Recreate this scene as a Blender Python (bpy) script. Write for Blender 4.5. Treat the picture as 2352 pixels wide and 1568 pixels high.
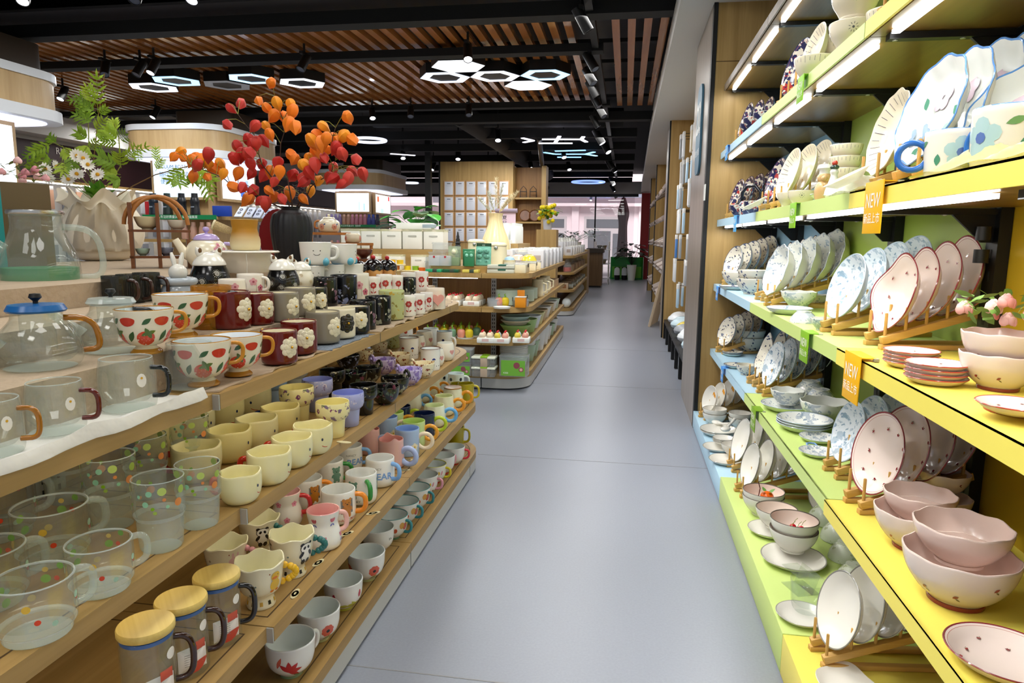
import bpy,bmesh,math,random
from mathutils import Vector,Matrix,Euler
random.seed(7)
for o in list(bpy.data.objects):bpy.data.objects.remove(o)
SC=bpy.context.scene
COL=SC.collection
PI=math.pi
def R(d):return d*PI/180
# ---------------------------------------------------------------- camera
IW,IH,FPX,CAMH=2352,1568,1568.0,1.125
vpv=Vector((1438.5-IW/2,-(548.4-IH/2),-FPX)).normalized()
ROLL=0.0105
DD=FPX*FPX/(235.6+262.5*ROLL)
upv=-Vector((-ROLL*DD,-DD,-FPX)).normalized()
upv=(upv-vpv*upv.dot(vpv)).normalized()
rtv=vpv.cross(upv)
M3=Matrix((rtv,vpv,upv))
cam_d=bpy.data.cameras.new('camera'); cam=bpy.data.objects.new('camera',cam_d); COL.objects.link(cam)
cam_d.sensor_width=36.0; cam_d.lens=FPX/IW*36.0; cam_d.clip_start=0.05; cam_d.clip_end=200
cam.matrix_world=Matrix.Translation((0,0,CAMH))@M3.to_4x4()
SC.camera=cam
CAM=Vector((0,0,CAMH))
def ray(px,py):return M3@Vector((px-IW/2,-(py-IH/2),-FPX))
def on(px,py,z=None,x=None,y=None):
 """the point of the place that a measured direction meets on a shelf, wall or floor plane"""
 d=ray(px,py)
 t=(z-CAMH)/d.z if z is not None else(x/d.x if x is not None else y/d.y)
 return CAM+d*t
def scl(p):
 return(M3.transposed()@(Vector(p)-CAM)).z*-1/FPX
 # ---------------------------------------------------------------- world, exposure
SC.view_settings.view_transform='Standard'; SC.view_settings.look='None'
SC.view_settings.gamma=1.0; SC.view_settings.use_curve_mapping=False
SC.view_settings.exposure=0.0
W=bpy.data.worlds.new('world'); SC.world=W; W.use_nodes=True
bg=W.node_tree.nodes['Background']; bg.inputs[0].default_value=(0.86,0.92,1.0,1); bg.inputs[1].default_value=0.5
try:
 cy=SC.cycles
 cy.max_bounces=9; cy.diffuse_bounces=4; cy.glossy_bounces=4; cy.transmission_bounces=8; cy.transparent_max_bounces=12
 cy.caustics_reflective=False; cy.caustics_refractive=False; cy.sample_clamp_indirect=4.0
 cy.use_denoising=True
except Exception:pass
def lamp(name,kind,loc,energy,color=(1,1,1),aim=None,size=0.1,size_y=None,spot=60,blend=0.5):
 d=bpy.data.lights.new(name,kind); d.energy=energy; d.color=color
 if kind=='AREA':
  d.size=size
  if size_y:d.shape='RECTANGLE'; d.size_y=size_y
 elif kind=='SPOT':
  d.spot_size=R(spot); d.spot_blend=blend; d.shadow_soft_size=size
 elif kind!='SUN':d.shadow_soft_size=size
 o=bpy.data.objects.new(name,d); COL.objects.link(o); o.location=loc
 if aim is not None:
  o.rotation_euler=(Vector(aim)-Vector(loc)).to_track_quat('-Z','Y').to_euler()
 return o
WHITE=(1.0,0.985,0.95); COOL=(0.86,0.92,1.0)
KEY=0.42
def lights():
# area lamps added as ceiling fill, without fixtures, over aisle, gondolas and kiosks
 for y in(-0.6,0.7,2.0,3.3,4.8,6.3,7.8,9.8,12.0,14.5,17.0):
  lamp('ceiling_fill','AREA',(-0.42,y,2.5),26*KEY,WHITE,(-0.42+0.05,y,0),0.55)
 for y in(-0.3,1.2,2.7,4.2,6.0,8.0):
  lamp('ceiling_fill','AREA',(-1.55,y,2.5),20*KEY,WHITE,(-1.5,y,0),0.6)
 for x,y in((-3.2,4.2),(-3.4,6.6),(-5.2,6.0),(-2.6,9.5),(-4.6,9.5),(-1.9,11.5),(-6.5,8.5)):
  lamp('ceiling_fill','AREA',(x,y,2.5),40*KEY,WHITE,(x,y,0),0.7)
  # track spots aimed at the crockery wall
 for y,e in((0.75,75),(1.5,75),(2.3,75),(3.1,70),(3.8,60)):
  lamp('track_spot_lamp','SPOT',(-0.40,y+0.15,2.46),e*KEY,WHITE,(0.62,y,0.75),0.03,spot=62,blend=0.6)
 for y in(0.4,1.3,2.2,3.2):
  lamp('track_spot_lamp','SPOT',(-1.15,y+0.1,2.44),90*KEY,WHITE,(0.6,y,0.35),0.04,spot=52,blend=0.7)
 for x,y,tx,ty,tz,e in((-0.45,4.0,-1.15,5.3,0.6,90),(-0.42,4.6,-0.9,5.6,0.4,70),(-0.42,6.2,-0.85,6.6,0.5,80),(-0.42,7.4,-0.85,7.4,0.5,70),(-0.42,9.2,-0.9,10.3,0.5,100),(-0.42,11.2,-0.9,11.8,0.5,90),(-2.0,4.2,-1.6,5.6,1.0,70),(-0.3,3.6,-1.2,5.2,0.45,90),(-0.42,5.2,-1.1,6.3,0.9,80),(-0.42,5.9,0.75,5.9,0.9,130),(-0.42,7.2,0.75,7.2,0.9,110),(-0.45,10.3,0.8,10.6,0.9,130),(-2.3,10.2,-2.7,12.3,1.5,150),(-1.6,11.0,-1.8,12.5,1.6,60)):
  lamp('track_spot_lamp','SPOT',(x,y,2.46),e*KEY,WHITE,(tx,ty,tz),0.04,spot=58,blend=0.7)
lights()
lamp('daylight','SUN',(0,20,8),5.0,(1.0,0.95,0.95),(0,27,0)); bpy.data.lights['daylight'].angle=R(30)
# ---------------------------------------------------------------- materials
def lin(c):return c/12.92 if c<=0.04045 else((c+0.055)/1.055)**2.4
def hx(s):
 s=s.lstrip('#'); return tuple(lin(int(s[i:i+2],16)/255)for i in(0,2,4))+(1.0,)
MATS={}
def mat(name,color,rough=0.5,metal=0.0,trans=0.0,alpha=1.0,emit=0.0,coat=0.0,spec=0.5,ior=1.45,vary=0.0,vscale=30,bump=0.0,bscale=200):
 if name in MATS:return MATS[name]
 m=bpy.data.materials.new(name); m.use_nodes=True; nt=m.node_tree
 b=nt.nodes['Principled BSDF']; c=hx(color)if isinstance(color,str)else tuple(color)+(1.0,)*(4-len(color))
 b.inputs['Base Color'].default_value=c; b.inputs['Roughness'].default_value=rough
 b.inputs['Metallic'].default_value=metal; b.inputs['Transmission Weight'].default_value=trans
 b.inputs['Alpha'].default_value=alpha; b.inputs['IOR'].default_value=ior
 b.inputs['Specular IOR Level'].default_value=spec
 b.inputs['Coat Weight'].default_value=coat; b.inputs['Coat Roughness'].default_value=0.05
 if emit:b.inputs['Emission Color'].default_value=c; b.inputs['Emission Strength'].default_value=emit
 if vary or bump:
  tc=nt.nodes.new('ShaderNodeTexCoord'); nz=nt.nodes.new('ShaderNodeTexNoise')
  nt.links.new(tc.outputs['Object'],nz.inputs['Vector']); nz.inputs['Scale'].default_value=vscale; nz.inputs['Detail'].default_value=5
  if vary:
   mx=nt.nodes.new('ShaderNodeMix'); mx.data_type='RGBA'
   mx.inputs['A'].default_value=tuple(v*(1-vary)for v in c[:3])+(1,); mx.inputs['B'].default_value=tuple(min(1,v*(1+vary))for v in c[:3])+(1,)
   nt.links.new(nz.outputs['Fac'],mx.inputs['Factor']); nt.links.new(mx.outputs['Result'],b.inputs['Base Color'])
  if bump:
   n2=nt.nodes.new('ShaderNodeTexNoise'); n2.inputs['Scale'].default_value=bscale; nt.links.new(tc.outputs['Object'],n2.inputs['Vector'])
   bp=nt.nodes.new('ShaderNodeBump'); bp.inputs['Strength'].default_value=bump; bp.inputs['Distance'].default_value=0.01
   nt.links.new(n2.outputs['Fac'],bp.inputs['Height']); nt.links.new(bp.outputs['Normal'],b.inputs['Normal'])
 MATS[name]=m; return m
def wood(name,c0,c1,axis='y',rough=0.45,scale=14,coat=0.0):
 if name in MATS:return MATS[name]
 m=mat(name,c0,rough,coat=coat); nt=m.node_tree; b=nt.nodes['Principled BSDF']
 tc=nt.nodes.new('ShaderNodeTexCoord'); mp=nt.nodes.new('ShaderNodeMapping')
 s={'x':(0.6,scale,scale),'y':(scale,0.6,scale),'z':(scale,scale,0.6)}[axis]
 mp.inputs['Scale'].default_value=s; nt.links.new(tc.outputs['Object'],mp.inputs['Vector'])
 n=nt.nodes.new('ShaderNodeTexNoise'); n.inputs['Scale'].default_value=1.6; n.inputs['Detail'].default_value=8; n.inputs['Distortion'].default_value=0.5
 n2=nt.nodes.new('ShaderNodeTexNoise'); n2.inputs['Scale'].default_value=9; n2.inputs['Detail'].default_value=3
 nt.links.new(mp.outputs['Vector'],n.inputs['Vector']); nt.links.new(mp.outputs['Vector'],n2.inputs['Vector'])
 ad=nt.nodes.new('ShaderNodeMath'); ad.operation='MULTIPLY_ADD'; ad.inputs[1].default_value=0.35
 nt.links.new(n2.outputs['Fac'],ad.inputs[0]); nt.links.new(n.outputs['Fac'],ad.inputs[2])
 r=nt.nodes.new('ShaderNodeValToRGB'); r.color_ramp.elements[0].position=0.42; r.color_ramp.elements[1].position=0.9
 r.color_ramp.elements[0].color=hx(c1); r.color_ramp.elements[1].color=hx(c0)
 nt.links.new(ad.outputs[0],r.inputs['Fac']); nt.links.new(r.outputs['Color'],b.inputs['Base Color'])
 return m
def speckle(name,base,spots,rough=0.2,scale=55,thr=0.56,detail=2.0,bg2=None):
 """white glaze with a printed blossom pattern"""
 if name in MATS:return MATS[name]
 m=mat(name,base,rough,coat=0.3); nt=m.node_tree; b=nt.nodes['Principled BSDF']
 tc=nt.nodes.new('ShaderNodeTexCoord'); prev=None
 base_c=hx(base)
 for k,(c,sc,th)in enumerate(spots):
  n=nt.nodes.new('ShaderNodeTexNoise'); n.inputs['Scale'].default_value=sc; n.inputs['Detail'].default_value=detail; n.inputs['Roughness'].default_value=0.6
  mp=nt.nodes.new('ShaderNodeMapping'); mp.inputs['Location'].default_value=(k*3.7,k*1.3,k*2.1)
  nt.links.new(tc.outputs['Object'],mp.inputs['Vector']); nt.links.new(mp.outputs['Vector'],n.inputs['Vector'])
  r=nt.nodes.new('ShaderNodeValToRGB'); r.color_ramp.elements[0].position=th; r.color_ramp.elements[1].position=th+0.035
  r.color_ramp.elements[0].color=(0,0,0,1); r.color_ramp.elements[1].color=(1,1,1,1)
  nt.links.new(n.outputs['Fac'],r.inputs['Fac'])
  mx=nt.nodes.new('ShaderNodeMix'); mx.data_type='RGBA'
  nt.links.new(r.outputs['Color'],mx.inputs['Factor'])
  if prev:nt.links.new(prev,mx.inputs['A'])
  else:mx.inputs['A'].default_value=base_c
  mx.inputs['B'].default_value=hx(c); prev=mx.outputs['Result']
 nt.links.new(prev,b.inputs['Base Color'])
 return m
def thin_glass(name,tint='#ffffff',alpha=0.14,rough=0.03):
 """thin clear glass or film: mostly see-through with a sharp reflection"""
 if name in MATS:return MATS[name]
 m=bpy.data.materials.new(name); m.use_nodes=True; nt=m.node_tree; nt.nodes.clear()
 out=nt.nodes.new('ShaderNodeOutputMaterial'); tr=nt.nodes.new('ShaderNodeBsdfTransparent'); gl=nt.nodes.new('ShaderNodeBsdfGlossy')
 df=nt.nodes.new('ShaderNodeBsdfDiffuse'); df.inputs['Color'].default_value=hx(tint)
 tr.inputs['Color'].default_value=tuple(min(1,0.5+0.5*v)for v in hx(tint)[:3])+(1,); gl.inputs['Roughness'].default_value=rough
 fr=nt.nodes.new('ShaderNodeLayerWeight'); fr.inputs['Blend'].default_value=0.35
 p3=nt.nodes.new('ShaderNodeMath'); p3.operation='POWER'; p3.inputs[1].default_value=3.0; nt.links.new(fr.outputs['Facing'],p3.inputs[0])
 pw=nt.nodes.new('ShaderNodeMath'); pw.operation='MULTIPLY_ADD'; pw.inputs[1].default_value=0.62; pw.inputs[2].default_value=0.035
 nt.links.new(p3.outputs[0],pw.inputs[0])
 m1=nt.nodes.new('ShaderNodeMixShader'); m1.inputs['Fac'].default_value=alpha
 nt.links.new(tr.outputs[0],m1.inputs[1]); nt.links.new(df.outputs[0],m1.inputs[2])
 m2=nt.nodes.new('ShaderNodeMixShader'); nt.links.new(pw.outputs[0],m2.inputs['Fac'])
 nt.links.new(m1.outputs[0],m2.inputs[1]); nt.links.new(gl.outputs[0],m2.inputs[2])
 nt.links.new(m2.outputs[0],out.inputs['Surface'])
 MATS[name]=m; return m
def c(col,rough=0.18,**k):
 nm='glaze_'+col.lstrip('#')+('' if rough==0.18 else '_%d'%int(rough*100))
 return mat(nm,col,rough,coat=k.pop('coat',0.35),**k)
def pl(col,rough=0.5,**k):return mat('plain_'+col.lstrip('#')+'_%d'%int(rough*100),col,rough,**k)
OAK=wood('oak_laminate','#b3935c','#967640','y')
OAKX=wood('oak_laminate_cross','#b3935c','#967640','x')
OAKZ=wood('oak_panel','#bd9c62','#a18047','z')
OAKD=wood('oak_panel_dark','#a8793a','#875c26','z')
RACKW=wood('bamboo','#d9ae63','#c4954a','x',0.5,30)
DOWEL=wood('bamboo_dowel','#d9ae63','#c4954a','z',0.5,30)
BLACK=mat('black_metal','#0c0c0d',0.45)
STEEL=mat('steel','#c9c9c6',0.25,1.0)
GREYM=mat('grey_metal','#b9b9b5',0.4,0.6)
GLASS=thin_glass('clear_glass','#f7fbf8',0.035)
GLASSE=thin_glass('glass_edge','#e6f1ec',0.38)
GLASSB=thin_glass('thick_glass_base','#e6efe8',0.22)
FILM=thin_glass('plastic_film','#f2f6f8',0.18,0.12)
GOLD=mat('gold','#d9a53a',0.2,1.0)
# ---------------------------------------------------------------- mesh building
class MB:
 def __init__(s):s.bm=bmesh.new(); s.ms=[]
 def mi(s,m):
  if m not in s.ms:s.ms.append(m)
  return s.ms.index(m)
 def face(s,vs,m):
  try:
   f=s.bm.faces.new(vs); f.material_index=s.mi(m); f.smooth=True; return f
  except ValueError:return None
 def box(s,cx,cy,cz,sx,sy,sz,m,rot=None,bevel=0.0):
  vs=[]
  T=rot.to_matrix()if isinstance(rot,Euler)else(rot if rot is not None else None)
  for dz in(-1,1):
   for dx,dy in((-1,-1),(1,-1),(1,1),(-1,1)):
    v=Vector((dx*sx/2,dy*sy/2,dz*sz/2))
    if T is not None:v=T@v
    vs.append(s.bm.verts.new(v+Vector((cx,cy,cz))))
  fs=[s.face([vs[i]for i in q],m)for q in((3,2,1,0),(4,5,6,7),(0,1,5,4),(1,2,6,5),(2,3,7,6),(3,0,4,7))]
  if bevel:
   es=set(e for f in fs for e in f.edges)
   r=bmesh.ops.bevel(s.bm,geom=list(es),offset=bevel,segments=2,affect='EDGES',profile=0.5)
   k=s.mi(m)
   for f in r['faces']:f.material_index=k; f.smooth=True
  return s
 def prism(s,pts,z0,z1,m,mside=None,mtop=None):
  a=[s.bm.verts.new((x,y,z0))for x,y in pts]; b=[s.bm.verts.new((x,y,z1))for x,y in pts]
  s.face(a[::-1],m); s.face(b,mtop or m); n=len(pts)
  for i in range(n):s.face([a[i],a[(i+1)%n],b[(i+1)%n],b[i]],mside or m)
  return s
 def extr(s,pts3,vec,m):
  v=Vector(vec); a=[s.bm.verts.new(p)for p in pts3]; b=[s.bm.verts.new(Vector(p)+v)for p in pts3]
  s.face(a[::-1],m); s.face(b,m); n=len(a)
  for i in range(n):s.face([a[i],a[(i+1)%n],b[(i+1)%n],b[i]],m)
  return s
 def lathe(s,prof,m,seg=36,fn=None,off=(0,0,0),M=None,close=True):
  """prof: (r, z[, material]); fn(th, r, z, i) -> (r, z) shapes it"""
  rings=[]; o=Vector(off)
  for i,p in enumerate(prof):
   r,z=p[0],p[1]
   if r<1e-5:
    v=Vector((0,0,z)); v=(M@v if M else v)+o
    rings.append([s.bm.verts.new(v)]); continue
   ring=[]
   for k in range(seg):
    th=2*PI*k/seg; rr,zz=fn(th,r,z,i)if fn else(r,z)
    v=Vector((rr*math.cos(th),rr*math.sin(th),zz)); v=(M@v if M else v)+o
    ring.append(s.bm.verts.new(v))
   rings.append(ring)
  for i in range(len(prof)-1):
   a,b=rings[i],rings[i+1]; mm=prof[i+1][2]if len(prof[i+1])>2 else m
   if len(a)==1 and len(b)==1:continue
   for k in range(seg):
    k2=(k+1)%seg
    if len(a)==1:s.face([a[0],b[k],b[k2]][::-1]if False else[a[0],b[k2],b[k]],mm)
    elif len(b)==1:s.face([a[k],a[k2],b[0]],mm)
    else:s.face([a[k],a[k2],b[k2],b[k]],mm)
  return s
 def tube(s,pts,r,m,seg=8,closed=False,caps=True):
  pts=[Vector(p)for p in pts]; n=len(pts)
  rs=r if isinstance(r,(list,tuple))else[r]*n
  rings=[]; up=None
  for i in range(n):
   if closed:t=pts[(i+1)%n]-pts[i-1]
   else:t=pts[min(i+1,n-1)]-pts[max(i-1,0)]
   if t.length<1e-9:t=Vector((0,0,1))
   t.normalize()
   if up is None:up=Vector((0,0,1))if abs(t.z)<0.9 else Vector((1,0,0))
   a=(up-t*up.dot(t))
   if a.length<1e-6:a=t.orthogonal()
   a.normalize(); b=t.cross(a); up=a
   rings.append([s.bm.verts.new(pts[i]+(a*math.cos(2*PI*k/seg)+b*math.sin(2*PI*k/seg))*rs[i])for k in range(seg)])
  for i in range(n if closed else n-1):
   A,B=rings[i],rings[(i+1)%n]
   for k in range(seg):s.face([A[k],A[(k+1)%seg],B[(k+1)%seg],B[k]],m)
  if caps and not closed:s.face(rings[0][::-1],m); s.face(rings[-1],m)
  return s
 def ball(s,ctr,r,m,seg=14,rings=9,sc=(1,1,1),M=None):
  prof=[(math.sin(PI*i/rings)*1.0 if 0<i<rings else 0,-math.cos(PI*i/rings))for i in range(rings+1)]
  T=Matrix.Diagonal(Vector((r*sc[0],r*sc[1],r*sc[2])))
  if M is not None:T=M@T
  return s.lathe(prof,m,seg,off=ctr,M=T)
 def wrap(s,poly,th0,z0,rf,m,eps=0.0005,inner=False,rings=(0.34,0.67,1.0)):
  """a printed shape laid on a turned body: (u, v) metres -> angle, height"""
  cx=sum(p[0]for p in poly)/len(poly); cy=sum(p[1]for p in poly)/len(poly)
  def put(u,v):
   z=z0+v; r=rf(z)+(-eps if inner else eps); th=th0+u/max(0.012,rf(z0))
   return s.bm.verts.new((r*math.cos(th),r*math.sin(th),z))
  ctr=put(cx,cy); prev=None; n=len(poly)
  for t in rings:
   ring=[put(cx+(u-cx)*t,cy+(v-cy)*t)for u,v in poly]
   for k in range(n):
    k2=(k+1)%n
    if prev is None:s.face([ctr,ring[k],ring[k2]],m)
    else:s.face([prev[k],ring[k],ring[k2],prev[k2]],m)
   prev=ring
  return s
 def build(s,name,parent=None,mats=None,smooth=35,loc=None):
  me=bpy.data.meshes.new(name)
  s.bm.normal_update(); s.bm.to_mesh(me); s.bm.free()
  for m in s.ms:me.materials.append(m)
  if smooth is None:
   for p in me.polygons:p.use_smooth=False
  else:
   try:me.set_sharp_from_angle(angle=R(smooth))
   except Exception:pass
  o=bpy.data.objects.new(name,me); COL.objects.link(o)
  if parent is not None:o.parent=parent
  if loc is not None:o.location=loc
  return o
def tag(o,label,cat,group=None,kind=None):
 o['label']=label; o['category']=cat
 if group:o['group']=group
 if kind:o['kind']=kind
 return o
def thing(name,label,cat,group=None,loc=(0,0,0),rz=0.0):
 o=bpy.data.objects.new(name,None); COL.objects.link(o); o.empty_display_size=0.05
 o.location=loc; o.rotation_euler=(0,0,rz); return tag(o,label,cat,group)
def struct(mb,name,smooth=35):
 o=mb.build(name,smooth=smooth); o['kind']='structure'; return o
def dup(root,loc,rz=0.0,label=None,group=None,sc=1.0,tilt=None):
 r=root.copy(); COL.objects.link(r); r.location=loc; r.rotation_euler=tilt if tilt else(0,0,rz); r.scale=(sc,)*3 if not isinstance(sc,tuple)else sc
 if label:r['label']=label
 if group:r['group']=group
 for ch in list(root.children):
  k=ch.copy(); COL.objects.link(k); k.parent=r
  for g in list(ch.children):
   q=g.copy(); COL.objects.link(q); q.parent=k
 return r
class Kind:
 """first use moves the prototype itself, every later use copies it"""
 def __init__(s,make):s.make=make; s.proto=None
 def put(s,loc,rz=0.0,label=None,group=None,sc=1.0,tilt=None):
  if s.proto is None:
   s.proto=s.make(); r=s.proto; r.location=loc; r.rotation_euler=tilt if tilt else(0,0,rz); r.scale=(sc,)*3 if not isinstance(sc,tuple)else sc
   if label:r['label']=label
   if group:r['group']=group
   return r
  return dup(s.proto,loc,rz,label,group,sc,tilt)
ORD=['first','second','third','fourth','fifth','sixth','seventh','eighth','ninth','tenth','eleventh','twelfth','thirteenth','fourteenth','fifteenth','sixteenth']
# flat shapes (u, v)
def circ(r,u=0,v=0,n=14,sx=1.0,sy=1.0,rot=0.0,ph=0.0):
 out=[]
 for k in range(n):
  a=2*PI*k/n+ph; x,y=r*sx*math.cos(a),r*sy*math.sin(a)
  out.append((u+x*math.cos(rot)-y*math.sin(rot),v+x*math.sin(rot)+y*math.cos(rot)))
 return out
def leafp(l,w,u=0,v=0,rot=0.0,n=5):
 p=[]
 for k in range(n+1):t=k/n; p.append((-l/2+l*t,w/2*math.sin(PI*t)))
 for k in range(1,n):t=1-k/n; p.append((-l/2+l*t,-w/2*math.sin(PI*t)))
 return[(u+x*math.cos(rot)-y*math.sin(rot),v+x*math.sin(rot)+y*math.cos(rot))for x,y in p]
def heartp(s,u=0,v=0):
 return[(u+s*0.062*16*math.sin(t)**3/1,v+s*0.062*(13*math.cos(t)-5*math.cos(2*t)-2*math.cos(3*t)-math.cos(4*t)))for t in[2*PI*k/20 for k in range(20)]]
def rect(w,h,u=0,v=0):return[(u-w/2,v-h/2),(u+w/2,v-h/2),(u+w/2,v+h/2),(u-w/2,v+h/2)]
def flower(mb,th,z,rf,r,mp,mc,n=5,eps=0.0006,inner=False,ph=0.3):
 for k in range(n):
  a=ph+2*PI*k/n
  mb.wrap(circ(r*0.42,math.cos(a)*r*0.58,math.sin(a)*r*0.58,9),th,z,rf,mp,eps+0.0001*(k%3),inner,(0.5,1.0))
 mb.wrap(circ(r*0.28,0,0,8),th,z,rf,mc,eps+0.0006,inner,(1.0,))
_tc={}
def text_mesh(s,size,bold=0.0):
 """glyph outlines as (verts, faces) in the plane, centred"""
 k=(s,size,bold)
 if k in _tc:return _tc[k]
 cu=bpy.data.curves.new('t','FONT'); cu.body=s; cu.size=size; cu.align_x='CENTER'; cu.align_y='CENTER'; cu.offset=bold; cu.resolution_u=3
 ob=bpy.data.objects.new('t',cu); COL.objects.link(ob)
 dg=bpy.context.evaluated_depsgraph_get(); me=bpy.data.meshes.new_from_object(ob.evaluated_get(dg))
 r=([tuple(v.co)for v in me.vertices],[tuple(p.vertices)for p in me.polygons])
 bpy.data.objects.remove(ob); bpy.data.curves.remove(cu); bpy.data.meshes.remove(me)
 _tc[k]=r; return r
def add_text(mb,s,size,m,T,bold=0.0,sx=1.0):
 """T maps (u, v) -> point"""
 vs,fs=text_mesh(s,size,bold); bv=[mb.bm.verts.new(T(x*sx,y))for x,y,_ in vs]
 for f in fs:
  q=mb.face([bv[i]for i in f],m)
  if q:q.smooth=False
def plane_T(o,ux,uy):
 o,ux,uy=Vector(o),Vector(ux),Vector(uy)
 return lambda u,v:o+ux*u+uy*v
def flat(mb,poly,T,m):
 f=mb.face([mb.bm.verts.new(T(u,v))for u,v in poly],m)
 if f:f.smooth=False
 # ---------------------------------------------------------------- the setting
FLOORM=mat('vinyl_floor','#8f949f',0.32,vary=0.10,vscale=140,spec=0.5)
SEAM=mat('floor_seam','#8e8f90',0.5)
WHITEP=mat('white_paint','#d9d8d4',0.6)
BLACKC=mat('black_ceiling_paint','#0b0b0c',0.75)
TAUPE=wood('taupe_cladding','#a2968a','#857a6f','z',0.3,10)
mb=MB(); mb.box(-3.0,9.3,-0.05,13.0,23.4,0.1,FLOORM)
for y in(1.57,3.38,5.2,7.0):mb.box(-0.13,y,0.0003,1.2,0.004,0.0012,SEAM)
struct(mb,'floor')
mb=MB(); mb.box(-4.3,9.2,3.03,9.9,23.2,0.06,BLACKC); struct(mb,'ceiling')
# black steel: cross beams, joists, ducts
mb=MB()
for y,z,h,d in((3.1,2.62,0.2,0.5),(4.75,2.60,0.09,0.14),(5.62,2.585,0.06,0.12),(7.84,2.585,0.06,0.12),(8.75,2.6,0.1,0.16)):
 mb.box(-3.9,y,z,8.4 if y!=5.62 and y!=7.84 else 7.35,d,h,BLACKC)
for y in(10.2,11.6,13.2,14.9,16.6,18.2):mb.box(-4.0,y,2.62,8.2,0.10,0.12,BLACKC)
struct(mb,'trim_1')
mb=MB()
mb.tube([(-2.2,9.0,2.72),(-1.9,16.5,2.62)],0.16,BLACKC,14); mb.tube([(-0.1,9.9,2.78),(-3.6,9.6,2.78)],0.13,BLACKC,14)
struct(mb,'trim_2')
# lamp-lacquered timber slats under a grey void
SLATM=wood('lacquered_slat','#b8763e','#9c5f2e','y',0.22,10,coat=0.4)
mb=MB(); x=0.215
VOID=mat('grey_ceiling_void','#4a4748',0.8)
CLIPM=mat('slat_clip','#151413',0.7)
while x>-7.4:
 if not(-0.36<x<-0.20):mb.box(x,6.62,2.672,0.056,3.42,0.045,SLATM)
 x-=0.1145
mb.box(-3.7,6.6,2.80,7.95,3.5,0.02,VOID)
for y in(5.05,5.9,6.55,7.3,8.1):mb.box(-3.7,y,2.715,7.9,0.025,0.03,CLIPM)
struct(mb,'ceiling_slats')
mb=MB()
mb.prism([(0.25,-1.2),(1.3,-1.2),(1.3,20.2),(0.36,20.2),(0.25,9.0)],2.42,2.56,WHITEP)
mb.prism([(0.30,-1.2),(1.3,-1.2),(1.3,20.2),(0.41,20.2),(0.30,9.0)],2.56,3.0,WHITEP)
struct(mb,'trim_3',None)
mb=MB(); mb.box(1.30,9.0,1.4,0.1,22.8,2.8,WHITEP); struct(mb,'wall_right')
mb=MB(); mb.box(-7.35,9.0,1.5,0.1,22.8,3.0,WHITEP); struct(mb,'wall_left')
# wall pillar with taupe cladding, black corner strip and the wooden end of the shelving bay
BACKW=OAKD
mb=MB(); mb.box(0.8675,4.61,1.21,0.865,0.86,2.42,TAUPE); struct(mb,'trim_4')
mb=MB(); mb.box(0.447,4.157,1.21,0.022,0.05,2.42,BLACK); struct(mb,'trim_5')
mb=MB(); mb.box(0.88,4.155,1.21,0.84,0.03,2.42,OAKZ)
mb.box(0.88,4.1392,2.11,0.84,0.002,0.004,pl('#5d421d')); struct(mb,'trim_6')
for k,(y0,y1,xf)in enumerate(((8.0,8.7,0.45),(12.6,13.0,0.5),(15.4,15.7,0.5))):
 mb=MB(); mb.box((xf+1.25)/2,(y0+y1)/2,1.21,1.25-xf,y1-y0,2.42,TAUPE); mb.box(xf-0.008,y0+0.03,1.21,0.016,0.06,2.42,BLACK)
 mb.box(xf+0.35,y0-0.011,1.21,0.7,0.02,2.42,OAKZ); struct(mb,'trim_%d'%(7+k))
mb=MB(); mb.box(1.0,6.52,1.21,0.06,2.96,2.42,OAKZ); mb.box(1.02,10.65,1.21,0.06,3.9,2.42,OAKZ); mb.box(1.02,14.2,1.21,0.06,2.4,2.42,OAKZ); mb.box(1.02,17.8,1.21,0.06,4.2,2.42,OAKZ)
struct(mb,'wall_right_lining')
# shop front: glazing, street and the facade across it
GLZ=thin_glass('shop_window_glass','#f3f0f2',0.06,0.0)
FRAMEB=mat('dark_window_frame','#1a1b1d',0.4)
mb=MB(); mb.box(-3.45,20.0,2.34,7.5,0.08,0.08,FRAMEB); mb.box(-3.4,20.0,2.55,7.6,0.1,0.34,WHITEP)
for x in(-7.1,-4.0,-0.9):mb.box(x,20.0,1.15,0.04,0.06,2.3,FRAMEB)
mb.box(-3.45,20.0,0.03,7.5,0.06,0.06,STEEL); struct(mb,'window_1',None)
mb=MB(); mb.box(-3.45,19.99,1.18,7.3,0.006,2.3,GLZ); o=struct(mb,'window_2',None)
mb=MB(); mb.box(0.52,20.0,1.2,0.26,0.3,2.4,mat('red_pillar','#b3131f',0.35)); struct(mb,'trim_10')
FAC=mat('pale_pink_facade','#efdfe2',0.8,vary=0.06,vscale=2); FACW=mat('dark_shopfront_glass','#6d7075',0.2)
mb=MB(); mb.box(-4.0,33.4,-0.02,40,26.4,0.04,mat('street_paving','#b7b2b2',0.8)); struct(mb,'ground')
mb=MB(); mb.box(-6,28.2,3.2,30,0.4,6.4,FAC); mb.box(-6,27.9,2.45,30,0.5,0.12,FAC)
for x in(-6.6,-4.4,-2.05,0.6):mb.box(x,27.95,1.2,0.28,0.16,2.4,FAC)
for x0,x1 in((-6.3,-4.7),(-4.1,-2.4),(-1.7,-0.05)):
 mb.box((x0+x1)/2,27.99,1.0,x1-x0,0.04,2.0,mat('shopfront_frame','#c9c2c3',0.5)); mb.box((x0+x1)/2,27.965,1.72,x1-x0-0.2,0.02,0.34,FACW)
 mb.box((x0+x1)/2-0.2,27.965,0.85,x1-x0-0.75,0.02,1.15,FACW); mb.box(x1-0.3,27.965,0.8,0.38,0.02,1.05,FACW)
struct(mb,'wall_back')
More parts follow.
